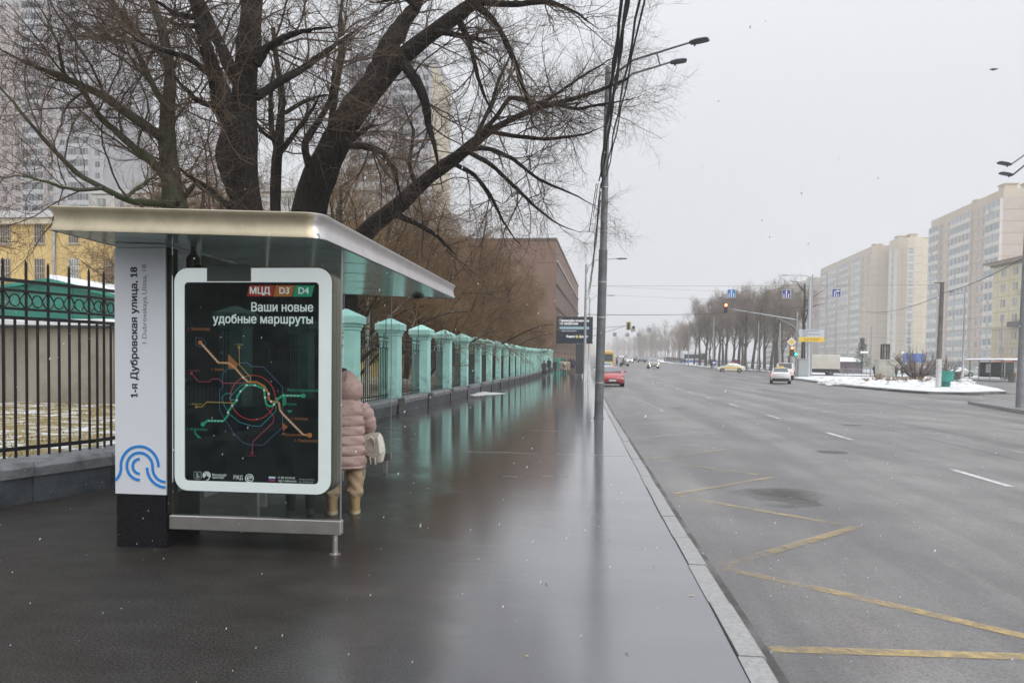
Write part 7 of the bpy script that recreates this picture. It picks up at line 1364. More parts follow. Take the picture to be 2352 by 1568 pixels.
def car(label, kind, m, loc, rz, group=None, name=None, lit=False, tail=False, cat='car', taxi=False, zdrop=0, stripe=None, detail=True):
    d = PROF[kind]; r = empty(name or 'parked_car', loc, rz, label, cat, group); W = d['W']
    mb = MB(); rg = []
    for x, zl, zh, w in d['body']: rg.append([(x, -w*.86, zl), (x, -w*.99, zl+.1), (x, -w, zl+(zh-zl)*.45), (x, -w*.985, zl+(zh-zl)*.75), (x, -w*.9, zh), (x, -w*.4, zh+.03), (x, w*.4, zh+.03), (x, w*.9, zh), (x, w*.985, zl+(zh-zl)*.75), (x, w, zl+(zh-zl)*.45), (x, w*.99, zl+.1), (x, w*.86, zl)])
    mb.rings(rg); mb.build('body', m, r, True)
    cab = d['cab']; mb = MB(); rg = []
    for x, zb, zr, w in cab: bw_ = W*.9; rg.append([(x, -bw_, zb-.03), (x, -(bw_+w)/2-.02, (zb+zr)/2), (x, -w, zr-.04 if zr > zb+.1 else zr), (x, -w*.6, zr+.01), (x, w*.6, zr+.01), (x, w, zr-.04 if zr > zb+.1 else zr), (x, (bw_+w)/2+.02, (zb+zr)/2), (x, bw_, zb-.03)])
    mb.rings(rg); mb.build('cabin', m, r, True)
    def lerp(a, b, t): return tuple(a[i]+(b[i]-a[i])*t for i in range(len(a)))
    def pane(a, b, nm, mm, t0=.1, t1=.92):       # sloped screen between two cabin stations
        (xa, zba, zra, wa), (xb, zbb, zrb, wb) = a, b
        P = lambda t, s_: Vector((xa+(xb-xa)*t, s_*((wa if zra > zba+.1 else W*.82)*(1-t)+(wb if zrb > zbb+.1 else W*.82)*t)*.9, (zra+(zrb-zra)*t)+.0))
        q = [P(t0, -1), P(t0, 1), P(t1, 1), P(t1, -1)]; nrm = (q[1]-q[0]).cross(q[3]-q[0]).normalized(); nrm = nrm if nrm.z > 0 else -nrm
        o = MB(); o.add([v+nrm*.028 for v in q]+[v-nrm*.02 for v in q], [(0, 1, 2, 3), (7, 6, 5, 4), (0, 4, 5, 1), (1, 5, 6, 2), (2, 6, 7, 3), (3, 7, 4, 0)]); o.build(nm, mm, r)
    pane(cab[0], cab[1], 'windscreen', M_CGLS); pane(cab[-1], cab[-2], 'rear_window', M_CGL)
    for s_ in (-1, 1):
        def sp(x, f):                 # a point on the side glass
            for a, b in zip(cab, cab[1:]):
                if a[0] >= x >= b[0]:
                    t = (a[0]-x)/(a[0]-b[0]); _, zb, zr, w = lerp(a, b, t); bw_ = W*.9; z = zb+(zr-.07-zb)*f; y = bw_+(w-bw_)*f+.02*(1-abs(2*f-1)); return (x, s_*(y+.012), z)
        xs = {'van': [(1.25, .35), (.25, -.85), (-.95, -2.05)], 'suv': [(.8, -.1), (-.18, -1.15), (-1.25, -1.85)]}.get(kind, [(.72, -.18), (-.26, -1.2)])
        for xa, xb in xs:
            o = MB(); q = [sp(xa, .1), sp(xb, .1), sp(xb, .93), sp(min(xa, xa-.0), .5 if xa > .5 else .93)]; 
            if xa > .5: q = [sp(xa, .08), sp(xb, .08), sp(xb, .93), sp(xa-.42, .93)]
            o.add([Vector(v) for v in q]+[Vector(v)-Vector((0, s_*.03, 0)) for v in q], [(0, 1, 2, 3), (7, 6, 5, 4), (0, 4, 5, 1), (1, 5, 6, 2), (2, 6, 7, 3), (3, 7, 4, 0)]); o.build('side_window', M_CGL, r)
        for x in d['wh']:
            wh = MB(); wh.T = Matrix.Translation((x, s_*(W-.1), d['wr'])) @ Matrix.Rotation(R(90), 4, 'X'); wh.lathe([(d['wr']*.6, -.11), (d['wr']*.96, -.11), (d['wr'], -.06), (d['wr'], .06), (d['wr']*.96, .11), (d['wr']*.6, .11)], 18); w_ = wh.build('wheel', M_TYRE, r, True)
            ri = MB(); ri.T = Matrix.Translation((x, s_*(W-.005), d['wr'])) @ Matrix.Rotation(R(90), 4, 'X'); ri.lathe([(.02, -.02), (d['wr']*.62, -.015), (d['wr']*.62, .015), (.02, .02)], 14); ri.build('rim', M_RIM, w_, True)
            ar = MB(); ar.T = Matrix.Translation((x, s_*(W-.06), d['wr'])) @ Matrix.Rotation(R(90), 4, 'X'); ar.lathe([(d['wr']*1.16, -.065), (d['wr']*1.16, .065)], 18); ar.build('wheel_arch', M_TRIM, r, True)
        xf, zlf, zhf, wf = d['body'][1]; xr, zlr, zhr, wr_ = d['body'][-2]
        o = MB(); o.box(xf-.14, xf+.03, s_*wf*.98-.2*(s_ > 0), s_*wf*.98+.2*(s_ < 0), zhf-.2, zhf-.06, .03); o.build('headlight', M_HEADON if lit else M_HEAD, r, True)
        o = MB(); o.box(xr-.05, xr+.12, s_*wr_*1.0-.26*(s_ > 0), s_*wr_*1.0+.26*(s_ < 0), zhr-.24, zhr-.08, .02); o.build('tail_light', M_TAILON if tail else M_TAIL, r, True)
        xm = cab[0][0]-.2; o = MB(); o.box(xm-.1, xm+.06, s_*(W+.02)-.0, s_*(W+.18), cab[0][1]+.04, cab[0][1]+.18, .03); o.build('mirror', m, r, True)
        if stripe: 
            o = MB(); o.box(-1.35, 1.2, s_*W*.992-.004, s_*W*.992+.006, .55, .84); o.build('side_stripe', stripe, r)
        if lit: o = MB(); o.box(xf-.02, xf+.07, s_*wf*.7-.1, s_*wf*.7+.1, zlf+.12, zlf+.22, .02); o.build('fog_light', M_HEADON, r, True)
    x0, zl, zh, w = d['body'][0]
    MB().box(x0-.05, x0+.025, -w*.62, w*.62, zl+.17, zh-.03, .02).build('grille', M_TRIM, r); MB().box(x0-.02, x0+.035, -.26, .26, zl+.06, zl+.165).build('number_plate', M_PLATE, r); MB().box(x0-.1, x0+.015, -w*.95, w*.95, zl-.08, zl+.04, .02).build('bumper', M_TRIM, r)
    MB().box(x0-.02, x0+.032, -w*.5, w*.5, zh-.08, zh-.055).build('chrome_bar', M_CHR, r)
    xr, zl, zh, w = d['body'][-1]; MB().box(xr-.02, xr+.05, -.26, .26, zh-.3, zh-.18).build('number_plate', M_PLATE, r); MB().box(xr-.015, xr+.1, -w*1.05, w*1.05, zl-.12, zl+.12, .02).build('bumper', M_TRIM, r)
    if taxi: MB().box(-.35, -.12, -.3, .3, cab[2][2]+.01, cab[2][2]+.14, .03).build('roof_sign', mat('taxi_sign', (.7, .45, .05), .4), r)
    return r
P_RED = paint('red', (.36, .02, .025)); P_WHT = paint('white', (.72, .72, .72)); P_CRM = paint('cream_white', (.72, .7, .58)); P_SILV = paint('silver', (.34, .33, .3)); P_BLK = paint('black', (.02, .02, .022)); P_DRED = paint('dark_red', (.13, .02, .025)); P_ORG = paint('orange', (.55, .2, .06)); P_GRY = paint('grey', (.15, .155, .16)); P_YEL = paint('yellow', (.62, .4, .04)); M_TSTR = mat('taxi_yellow_stripe', (.75, .5, .08), .3)
toward = -math.pi/2
p = spot(1405, 59, -.12); car('red hatchback facing us, parked at the kerb behind the lamp post', 'hatch', P_RED, p, toward+.02, 'cars parked along the kerb')
p = spot(1391, 71, -.12); car('white car parked right behind the red hatchback', 'sedan', P_WHT, p, toward, 'cars parked along the kerb', lit=True)
p = spot(1389, 80, -.12); car('pale green-grey van parked behind the white parked car', 'suv', paint('pale_green', (.3, .38, .36)), p, toward, 'cars parked along the kerb')
p = spot(1391, 125, -.12); r = empty('yellow_bus', p, toward, 'yellow bus beyond the parked cars', 'bus'); MB().box(-4, 4, -1.2, 1.2, .35, 2.9, .15).build('body', P_YEL, r); MB().box(3.96, 4.03, -1.05, 1.05, 1.3, 2.4).build('windscreen', M_CGL, r); MB().box(-3.5, 3.4, 1.19, 1.215, 1.4, 2.3).build('side_window', M_CGL, r)
for x in (-2.5, 2.5):
    for s_ in (-1, 1): o = MB(); o.T = Matrix.Translation((x, s_*1.1, .45)) @ Matrix.Rotation(R(90), 4, 'X'); o.lathe([(.3, -.12), (.45, -.1), (.45, .1), (.3, .12)], 14); o.build('wheel', M_TYRE, r)
p = spot(1500, 135, -.12); car('silver off-roader with lit headlamps driving towards us', 'suv', P_SILV, p, toward, name='driving_car', lit=True)
p = spot(1679, 129, -.12); car('cream white taxi seen side-on, turning left across the road', 'sedan', P_CRM, p, math.pi-.12, name='taxi', taxi=True, stripe=M_TSTR, cat='taxi')
p = spot(1793, 74, -.12); car('white taxi with lit tail lamps and dark bumper, seen from behind', 'sedan', P_WHT, p, R(78), name='taxi', taxi=True, tail=True, stripe=M_TSTR, cat='taxi')
p = spot(1801, 92, -.12); car('white van with a wide dark rear window, in front of the white taxi', 'van', P_WHT, p, R(80), name='van', tail=True, cat='van')
p = spot(2128, 121, -.05); car('dark red car partly hidden by the leafless bush', 'sedan', P_DRED, p, math.pi+.05, 'cars parked across the crossing')
p = spot(2160, 119, -.05); car('black car tucked behind the leafless bush, right of the dark red one', 'hatch', P_BLK, p, .05, 'cars parked across the crossing')
p = spot(2343, 112, -.05); car('orange car at the right edge beside the old cream house', 'sedan', P_ORG, p, math.pi, 'cars parked across the crossing', name='parked_car')
p = spot(2245, 128, -.05); car('silver car seen through the glass of the far shelter', 'suv', P_SILV, p, math.pi, 'cars parked across the crossing')
for i, (px, Y, k, m, lb, lt) in enumerate([(1446, 205, 'sedan', P_WHT, 'white car far up the road right of the motor scooter', True), (1461, 235, 'suv', P_BLK, 'black car far up the road, left of two dark ones', False), (1473, 215, 'suv', P_GRY, 'dark grey car far up the road behind the white one', False), (1487, 225, 'hatch', P_DRED, 'dark red car far up the road', False), (1498, 205, 'suv', P_GRY, 'grey off-roader behind the silver one', False), (1418, 380, 'suv', P_SILV, 'distant car with lit headlamps in the haze', True), (1437, 430, 'suv', P_GRY, 'distant dark car in the haze', False), (1428, 340, 'hatch', P_WHT, 'distant white car with lit headlamps', True)]):
    p = spot(px, Y, -.12); car(lb, k, m, p, toward, 'traffic far up the road', name='distant_car', lit=lt)
for i, px in enumerate((2196, 2262, 2285, 2325)): p = spot(px, 150, 0.02); car('%s car parked far behind the right-hand shelter' % ['white', 'dark red', 'black', 'grey'][i], 'sedan', [P_WHT, P_DRED, P_BLK, P_GRY][i], p, math.pi+.1, 'cars parked across the crossing')
# truck
p = spot(1880, 131, -.12); r = empty('box_truck', p, math.pi-.06, 'white box truck with dark underframe, side-on behind the grey cabinet', 'truck')
MB().box(-3.1, 2.6, -1.2, 1.2, 1.05, 3.35, .06).build('cargo_box', mat('truck_cream', (.66, .63, .55), .5, noise=(.8, (.55, .52, .45), .4, .7)), r); MB().rings([[(2.75, -1, .5), (2.75, 1, .5), (2.75, 1, 2.3), (2.75, -1, 2.3)], [(4.0, -1, .5), (4.0, 1, .5), (4.0, 1, 2.3), (4.0, -1, 2.3)], [(4.5, -1, .5), (4.5, 1, .5), (4.45, 1, 1.4), (4.45, -1, 1.4)]]).build('cab', P_WHT, r); MB().box(3.0, 3.9, -1.02, 1.02, 1.45, 2.15).build('side_window', M_CGL, r); MB().box(-3.0, 2.7, -.5, .5, .62, 1.04).build('underframe', M_TRIM, r); MB().box(-3.1, -2.9, -1.1, 1.1, .5, .7).build('bumper', M_TRIM, r)
for x in (3.5, -1.7):
    for s_ in (-1, 1): o = MB(); o.T = Matrix.Translation((x, s_*.95, .45)) @ Matrix.Rotation(R(90), 4, 'X'); o.lathe([(.2, -.14), (.45, -.12), (.45, .12), (.2, .14)], 16); w_ = o.build('wheel', M_TYRE, r); o = MB(); o.T = Matrix.Translation((x, s_*1.08, .45)) @ Matrix.Rotation(R(90), 4, 'X'); o.lathe([(.03, -.01), (.22, -.01), (.22, .01), (.03, .01)], 12); o.build('rim', M_RIM, w_)
# tram
p = spot(1603, 232, .05); r = empty('tram', p, 0, 'white and blue tram with a red framed nose among the bare trees', 'tram'); T_W = mat('tram_white', (.7, .72, .74), .3); T_B = mat('tram_blue', (.08, .16, .42), .3); T_R = mat('tram_red', (.65, .12, .09), .3); o = r; r.rotation_euler = (0, 0, R(15))
MB().box(-4.5, 1.2, -.1, 2.4, .3, 1.0).build('skirt', T_B, r); MB().box(-4.5, 1.2, -.12, 2.42, 1.0, 3.4, .1).build('body', T_W, r)
MB().box(-4.3, .2, -.15, -.115, 1.5, 2.7).build('side_window', M_CGL, r); MB().rings([[(1.25, -.1, .4), (1.25, 2.4, .4), (1.25, 2.4, 3.4), (1.25, -.1, 3.4)], [(2.6, .3, .4), (2.6, 2.0, .4), (2.2, 2.0, 3.3), (2.2, .3, 3.3)]]).build('nose', T_W, r); MB().box(.9, 2.3, -.14, -.0, 1.2, 3.0).build('cab_window', M_CGL, r)
for a, b in (((.7, .5), (.35, 3.35)), ((2.35, .5), (2.6, 3.35))): mb = MB(); mb.add([(a[0], -.17, a[1]), (a[0]+.35, -.17, a[1]), (b[0]+.35, -.17, b[1]), (b[0], -.17, b[1]), (a[0], 0, a[1]), (a[0]+.35, 0, a[1]), (b[0]+.35, 0, b[1]), (b[0], 0, b[1])], [(0, 1, 2, 3), (7, 6, 5, 4), (0, 4, 5, 1), (1, 5, 6, 2), (2, 6, 7, 3), (3, 7, 4, 0)]); mb.build('nose_frame', T_R, r)
MB().box(.7, 2.6, -.16, 0, .42, .75).build('nose_frame', T_R, r); MB().box(-4.5, -1, .6, 1.8, 3.4, 3.7).build('roof_box', T_W, r)
# ================================================================== PEOPLE
M_SKIN = mat('skin', (.45, .28, .2), .55); M_HAIRD = mat('dark_hair', (.02, .015, .012), .6)
def cloth(name, c, c2=None): return mat('cloth_'+name, c, .85, noise=(14, c2 or tuple(v*.7 for v in c), .35, .7), bump=(30, .3, .01))
CL = {k: cloth(k, v) for k, v in dict(black=(.015, .015, .018), navy=(.025, .028, .06), plum=(.05, .025, .05), cream=(.5, .46, .36), beige=(.42, .31, .2), grey=(.1, .1, .11), jeans=(.05, .075, .13), teal=(.02, .1, .09), white=(.65, .64, .6), olive=(.12, .11, .05), brown=(.1, .06, .04)).items()}
def skin_body(joints, bones, mats_by_bone, name, parent=None, sub=1):
    """one continuous body grown over a skeleton; mats_by_bone: index of material per bone"""
    me = bpy.data.meshes.new(name); names = list(joints); idx = {k: i for i, k in enumerate(names)}
    me.from_pydata([joints[k][0] for k in names], [(idx[a], idx[b]) for a, b, _ in bones], []); o = bpy.data.objects.new(name, me); COL.objects.link(o)
    o.modifiers.new('s', 'SKIN').use_smooth_shade = True; sv = me.skin_vertices[0].data
    for k in names:
        rr_ = joints[k][1]; sv[idx[k]].radius = rr_ if isinstance(rr_, tuple) else (rr_, rr_); sv[idx[k]].use_root = (k == 'pelvis')
    q = o.modifiers.new('d', 'SUBSURF'); q.levels = sub; q.render_levels = sub
    bpy.context.view_layer.update(); m2 = bpy.data.meshes.new_from_object(o.evaluated_get(bpy.context.evaluated_depsgraph_get())); bpy.data.objects.remove(o); m2.name = name
    ml, pick = mats_by_bone; m2.materials.clear()
    for m in ml: m2.materials.append(m)
    segs = [(Vector(joints[a][0]), Vector(joints[b][0]), pick.get(t, 0)) for a, b, t in bones]
    for f in m2.polygons:
        c = f.center; best = 1e9
        for a, b, mi in segs:
            ab = b-a; t = max(0, min(1, (c-a).dot(ab)/max(ab.length_squared, 1e-9))); dd = (a+ab*t-c).length
            if dd < best: best = dd; f.material_index = mi
    m2.polygons.foreach_set('use_smooth', [True]*len(m2.polygons)); return link(name, m2, parent)
def person(label, loc, rz, h=1.7, coat='black', legs='black', coat_len=.5, stride=.18, hair='dark', hat=None, bag=None, group=None, shoes='black', arm_swing=.15, backpack=None):
    """faces local +y"""
    r = empty('person', loc, rz, label, 'person', group); k = h/1.75; s = stride
    J = {'pelvis': ((0, 0, .95), .15), 'waist': ((0, .0, 1.1), .145), 'chest': ((0, .01, 1.3), (.19, .13)), 'neck': ((0, 0, 1.48), .06), 'head0': ((0, .02, 1.56), .085), 'head1': ((0, .03, 1.68), .085), 'crown': ((0, .02, 1.73), .06)}
    B = [('pelvis', 'waist', 'coat'), ('waist', 'chest', 'coat'), ('chest', 'neck', 'coat'), ('neck', 'head0', 'skin'), ('head0', 'head1', 'skin'), ('head1', 'crown', 'skin')]
    for sd, sg in (('l', -1), ('r', 1)):
        f = s*sg
        J['hip'+sd] = ((sg*.095, 0, .88), .105); J['knee'+sd] = ((sg*.1, f*.55+.03, .49), .075); J['ank'+sd] = ((sg*.1, f-.03, .1), .052); J['heel'+sd] = ((sg*.1, f-.05, .045), .042); J['toe'+sd] = ((sg*.11, f+.13, .035), .038)
        J['sh'+sd] = ((sg*.2, 0, 1.4), .075); J['el'+sd] = ((sg*.27, -f*arm_swing-.03, 1.13), .06); J['wr'+sd] = ((sg*.25, -f*arm_swing*2+.08, .9), .042); J['hand'+sd] = ((sg*.24, -f*arm_swing*2+.12, .82), .035)
        B += [('pelvis', 'hip'+sd, 'legs'), ('hip'+sd, 'knee'+sd, 'legs'), ('knee'+sd, 'ank'+sd, 'legs'), ('ank'+sd, 'heel'+sd, 'shoe'), ('heel'+sd, 'toe'+sd, 'shoe'), ('chest', 'sh'+sd, 'coat'), ('sh'+sd, 'el'+sd, 'coat'), ('el'+sd, 'wr'+sd, 'coat'), ('wr'+sd, 'hand'+sd, 'skin')]
    J = {n: (tuple(c*k for c in p_), tuple(x*k for x in q) if isinstance(q, tuple) else q*k) for n, (p_, q) in J.items()}
    skin_body(J, B, ([CL[coat], CL[legs], M_SKIN, CL[shoes]], {'coat': 0, 'legs': 1, 'skin': 2, 'shoe': 3}), 'body', r)
    mb = MB(); zb = (.95-coat_len)*k+.1*k; rg = []          # coat skirt and body of the jacket
    for z, a, b_ in ((zb, .23, .18), (zb+.05, .235, .185), (.95*k, .215, .165), (1.12*k, .2, .155), (1.3*k, .225, .15), (1.42*k, .19, .12), (1.49*k, .09, .085)):
        rg.append([(a*k*math.cos(2*math.pi*i/14), b_*k*math.sin(2*math.pi*i/14), z) for i in range(14)])
    mb.rings(rg); mb.build('coat', CL[coat], r, True)
    mb = MB(); c = Vector((0, .01*k, 1.66*k)); 
    if hat: mb.lathe([(.108*k, -.02*k), (.112*k, .03*k), (.1*k, .09*k), (.06*k, .135*k), (.01, .145*k)], 12, c); mb.build('hat', CL[hat], r, True)
    else:
        mb.lathe([(.07*k, -.16*k), (.1*k, -.1*k), (.11*k, -.02*k), (.108*k, .05*k), (.08*k, .1*k), (.01, .115*k)], 12, c+Vector((0, -.022*k, 0))); mb.build('hair', M_HAIRD, r, True)
    # face
    mb = MB(); mb.tube([(0, .105*k, 1.66*k), (0, .135*k, 1.635*k)], [.012, .018], 5); mb.build('nose', M_SKIN, r, True)
    if backpack: mb = MB(); mb.box(-.15*k, .15*k, -.34*k, -.14*k, 1.0*k, 1.42*k, .04); mb.build('backpack', CL[backpack], r, True)
    return r
G_PED = 'pedestrians on the pavement ahead'
def ped(px, Y, **kw): p = spot(px, Y, 0.); return person(loc=p, group=kw.pop('group', G_PED), **kw)
away = 0.; to = math.pi
ped(1250, 84, label='woman in a long dark coat walking beside the mint pillars', rz=to, h=1.66, coat='navy', legs='navy', coat_len=.75)
ped(1261, 99, label='person all in black walking behind the woman in the long coat', rz=to, h=1.78, coat='black', legs='black')
ped(1275, 94, label='person in a plum jacket walking in front of the green hoarding', rz=to+.2, h=1.68, coat='plum', legs='black')
ped(1291, 94, label='person in a cream jacket and jeans, left of the white backpack', rz=away, h=1.72, coat='cream', legs='jeans')
ped(1297, 89, label='person with a big white backpack and black trousers walking away', rz=away, h=1.74, coat='cream', legs='black', backpack='white', stride=.25)
ped(1305, 97, label='woman in a beige coat walking beside the white backpack', rz=away, h=1.66, coat='beige', legs='grey', coat_len=.65)
ped(1311, 108, label='person in black half hidden behind the beige coat', rz=away, h=1.75, coat='black', legs='black'); ped(1317, 101, label='person in dark blue with a navy backpack nearest the dark billboard post', rz=away, h=1.75, coat='navy', legs='grey', backpack='navy')
G_CRS = 'people on the far side of the crossing'
for px, Y, kw in ((2010, 112, dict(label='man in a dark jacket and jeans left of the stone plinth', rz=to, coat='navy', legs='jeans', h=1.76)), (2059, 114, dict(label='person in black close to the right side of the stone plinth', rz=to, coat='black', legs='black', h=1.72)), (2073, 114, dict(label='person in a white hat and black coat right of the plinth', rz=to+.3, coat='black', legs='black', hat='white', h=1.74)), (1943, 140, dict(label='person in black walking behind the grey railing', rz=math.pi/2, coat='black', legs='grey', h=1.7, stride=.3)), (1683, 141, dict(label='person in pale clothes standing behind the side-on taxi', rz=to, coat='cream', legs='grey', h=1.65)), (1634, 152, dict(label='person in black waiting under the bus stop sign', rz=to, coat='black', legs='black', h=1.75)), (1417, 150, dict(label='person in black standing behind the motor scooter', rz=math.pi/2, coat='black', legs='grey', h=1.75)), (1398, 100, dict(label='person in blue stepping out beside the parked cars', rz=to, coat='navy', legs='black', h=1.72))):
    p = spot(px, Y, -.1 if px < 1500 else 0.); person(loc=p, group=G_CRS, **kw)
# motor scooter with its rider
p = spot(1434, 150, -.12); r = empty('motor_scooter', p, 0, 'dark motor scooter seen side-on in the road, ridden by a figure in olive', 'scooter')
for x in (-.65, .65): o = MB(); o.T = Matrix.Translation((x, 0, .3)) @ Matrix.Rotation(R(90), 4, 'X'); o.lathe([(.16, -.06), (.3, -.05), (.3, .05), (.16, .06)], 16); o.build('wheel', M_TYRE, r, True)
MB().rings([[(-.8, -.15, .4), (-.8, .15, .4), (-.8, .15, .8), (-.8, -.15, .8)], [(-.2, -.2, .28), (-.2, .2, .28), (-.2, .2, .75), (-.2, -.2, .75)], [(.3, -.2, .28), (.3, .2, .28), (.3, .2, .4), (.3, -.2, .4)]]).build('body', paint('scooter', (.03, .03, .035)), r); MB().box(-.75, 0, -.15, .15, .76, .86, .03).build('seat', M_TRIM, r); MB().tube([(.65, 0, .3), (.5, 0, .8), (.42, 0, 1.08)], .05, 8).build('steering_column', M_TRIM, r); MB().tube([(.4, -.3, 1.08), (.4, .3, 1.08)], .025, 6).build('handlebar', M_TRIM, r); MB().box(.42, .56, -.2, .2, .55, 1.0, .04).build('front_shield', P_WHT, r); MB().box(-.95, -.75, -.2, .2, .8, 1.15, .03).build('top_box', P_WHT, r)
def seated(label, loc, rz, coat, legs):
    r = empty('person', loc, rz, label, 'person'); J = {'pelvis': ((0, 0, .95), .15), 'chest': ((0, .06, 1.3), (.19, .13)), 'neck': ((0, .07, 1.46), .06), 'head': ((0, .09, 1.56), .1), 'crown': ((0, .09, 1.68), .09)}; B = [('pelvis', 'chest', 'c'), ('chest', 'neck', 'c'), ('neck', 'head', 'h'), ('head', 'crown', 'h')]
    for sd, sg in (('l', -1), ('r', 1)):
        J['kn'+sd] = ((sg*.2, .42, .86), .085); J['an'+sd] = ((sg*.2, .4, .45), .06); J['to'+sd] = ((sg*.2, .55, .42), .04); J['sh'+sd] = ((sg*.2, .06, 1.4), .08); J['el'+sd] = ((sg*.28, .25, 1.15), .06); J['ha'+sd] = ((sg*.25, .46, 1.1), .045); B += [('pelvis', 'kn'+sd, 'l'), ('kn'+sd, 'an'+sd, 'l'), ('an'+sd, 'to'+sd, 's'), ('chest', 'sh'+sd, 'c'), ('sh'+sd, 'el'+sd, 'c'), ('el'+sd, 'ha'+sd, 's')]
    skin_body(J, B, ([CL[coat], CL[legs], CL['black'], CL['black']], {'c': 0, 'l': 1, 'h': 2, 's': 3}), 'body', r); MB().lathe([(.12, -.1), (.15, 0), (.12, .1), (.03, .15)], 12, (0, .09, 1.62)).build('helmet', paint('helmet', (.03, .03, .03)), r, True); MB().box(-.16, .16, -.25, -.12, 1.0, 1.4, .04).build('backpack', CL['olive'], r, True); return r
seated('figure in olive riding the motor scooter', (p.x-.25, p.y, p.z-.02), -math.pi/2, 'olive', 'black')
# ---- the woman in the pink quilted coat, seen from behind
M_PINK = mat('pink_quilted_nylon', (.45, .315, .285), .5, spec=.4, noise=(5, (.36, .25, .225), .35, .7), bump=(22, .5, .02)); M_CHINO = mat('beige_chino', (.42, .31, .2), .8, noise=(9, (.34, .245, .15), .35, .7), bump=(26, .3, .012)); M_BOOT = mat('tan_suede', (.36, .25, .12), .8, noise=(9, (.28, .19, .09), .4, .7), bump=(30, .4, .01)); M_SOLE = mat('boot_sole', (.45, .38, .26), .7)
wp = ground(789, 1178); wr = empty('person', (wp.x, wp.y, 0), R(20), 'woman in a pink quilted coat with hood, seen from behind beside the shelter', 'person')
J = {'pelvis': ((0, 0, .8), .15), 'chest': ((0, .05, 1.12), (.17, .12)), 'neck': ((0, .1, 1.28), .07), 'head': ((.01, .13, 1.38), .095), 'crown': ((.01, .12, 1.5), .08)}; B = [('pelvis', 'chest', 'c'), ('chest', 'neck', 'c'), ('neck', 'head', 'k'), ('head', 'crown', 'k')]
for sd, sg in (('l', -1), ('r', 1)):
    x = sg*.115; J['hip'+sd] = ((sg*.09, 0, .74), .105); J['th'+sd] = ((x, .01, .55), .085); J['kn'+sd] = ((x*1.05, .01, .42), .07); J['ca'+sd] = ((x*1.06, -.0, .27), .065); J['cuff'+sd] = ((x*1.06, -.01, .19), .075); J['an'+sd] = ((x*1.06, -.01, .12), .05)
    B += [('pelvis', 'hip'+sd, 'l'), ('hip'+sd, 'th'+sd, 'l'), ('th'+sd, 'kn'+sd, 'l'), ('kn'+sd, 'ca'+sd, 'l'), ('ca'+sd, 'cuff'+sd, 'l'), ('cuff'+sd, 'an'+sd, 'l')]
    J['sh'+sd] = ((sg*.2, .05, 1.14), .085); J['el'+sd] = ((sg*.265, .06, .93), .07); J['wr'+sd] = ((sg*.2, .26, .88), .05); J['pa'+sd] = ((sg*.16, .33, .87), .035)
    B += [('chest', 'sh'+sd, 'c'), ('sh'+sd, 'el'+sd, 'c'), ('el'+sd, 'wr'+sd, 'c'), ('wr'+sd, 'pa'+sd, 'k')]
    for fi, (dx, dz, ln_) in enumerate(((-.02, .02, .05), (-.03, .005, .062), (-.03, -.01, .06), (-.02, -.025, .048))):
        J['f%d%s' % (fi, sd)] = ((sg*(.15+dx*.4), .355+ln_*.35, .87+dz), .009); J['g%d%s' % (fi, sd)] = ((sg*(.13+dx), .34+ln_*.5, .85+dz), .008); B += [('pa'+sd, 'f%d%s' % (fi, sd), 'k'), ('f%d%s' % (fi, sd), 'g%d%s' % (fi, sd), 'k')]
    J['th0'+sd] = ((sg*.135, .34, .905), .01); J['th1'+sd] = ((sg*.11, .375, .9), .009); B += [('pa'+sd, 'th0'+sd, 'k'), ('th0'+sd, 'th1'+sd, 'k')]
skin_body(J, B, ([M_CHINO, M_PINK, M_SKIN], {'l': 0, 'c': 1, 'k': 2}), 'body', wr, 2)
def quilt(sec, bands, name, n=40, amp=.02, parent=wr, m=M_PINK, wr_=.009):
    """a padded tube: sec = [(z, cx, cy, a, b)], bands = heights of the stitched seams"""
    zs = [q[0] for q in sec]; rg = []; zz_ = np.linspace(zs[0], zs[-1], 120)
    for z in zz_:
        v = [np.interp(z, zs, [q[i] for q in sec]) for i in range(1, 5)]
        lo = max([b_ for b_ in bands if b_ <= z], default=zs[0]); hi = min([b_ for b_ in bands if b_ > z], default=zs[-1]+.001); t = (z-lo)/max(hi-lo, 1e-4); puff = amp*(math.sin(math.pi*min(max(t, 0), 1)))**.45
        row = []
        for i in range(n):
            a = 2*math.pi*i/n; w = wr_*math.sin(5*a+z*23+lo*40)*math.sin(math.pi*t)+wr_*.7*math.sin(11*a-z*31+lo*17)*math.sin(math.pi*t); e = .82; ca, sa = math.cos(a), math.sin(a)
            row.append((v[0]+(v[2]+puff+w)*math.copysign(abs(ca)**e, ca), v[1]+(v[3]+puff+w)*math.copysign(abs(sa)**e, sa), z))
        rg.append(row)
    return MB().rings(rg).build(name, m, parent, True)
quilt([(.495, 0, .0, .212, .165), (.52, 0, 0, .222, .175), (.7, 0, 0, .222, .175), (.85, 0, .01, .21, .165), (1.0, 0, .03, .215, .165), (1.12, 0, .045, .21, .15), (1.2, 0, .06, .17, .13), (1.26, 0, .08, .1, .1)], [.495, .53, .645, .755, .86, .965, 1.075, 1.2], 'coat')
mb = MB(); sl_ = []
def sleeve(sg):
    P_ = [Vector((sg*.17, .045, 1.17)), Vector((sg*.235, .045, 1.08)), Vector((sg*.275, .06, .96)), Vector((sg*.262, .14, .9)), Vector((sg*.21, .26, .885))]; pts = []; rs = []
    for i in range(len(P_)-1):
        for k in range(8): t = k/8; pts.append(P_[i].lerp(P_[i+1], t)); rs.append((.085, .088, .082, .07, .055)[i]*(1-t)+(.085, .088, .082, .07, .055)[i+1]*t+.012*abs(math.sin(math.pi*(i*8+k)/5.3))-.004)
    pts.append(P_[-1]); rs.append(.05); return MB().tube(pts, rs, 18).build('sleeve', M_PINK, wr, True)
sleeve(-1); sleeve(1)
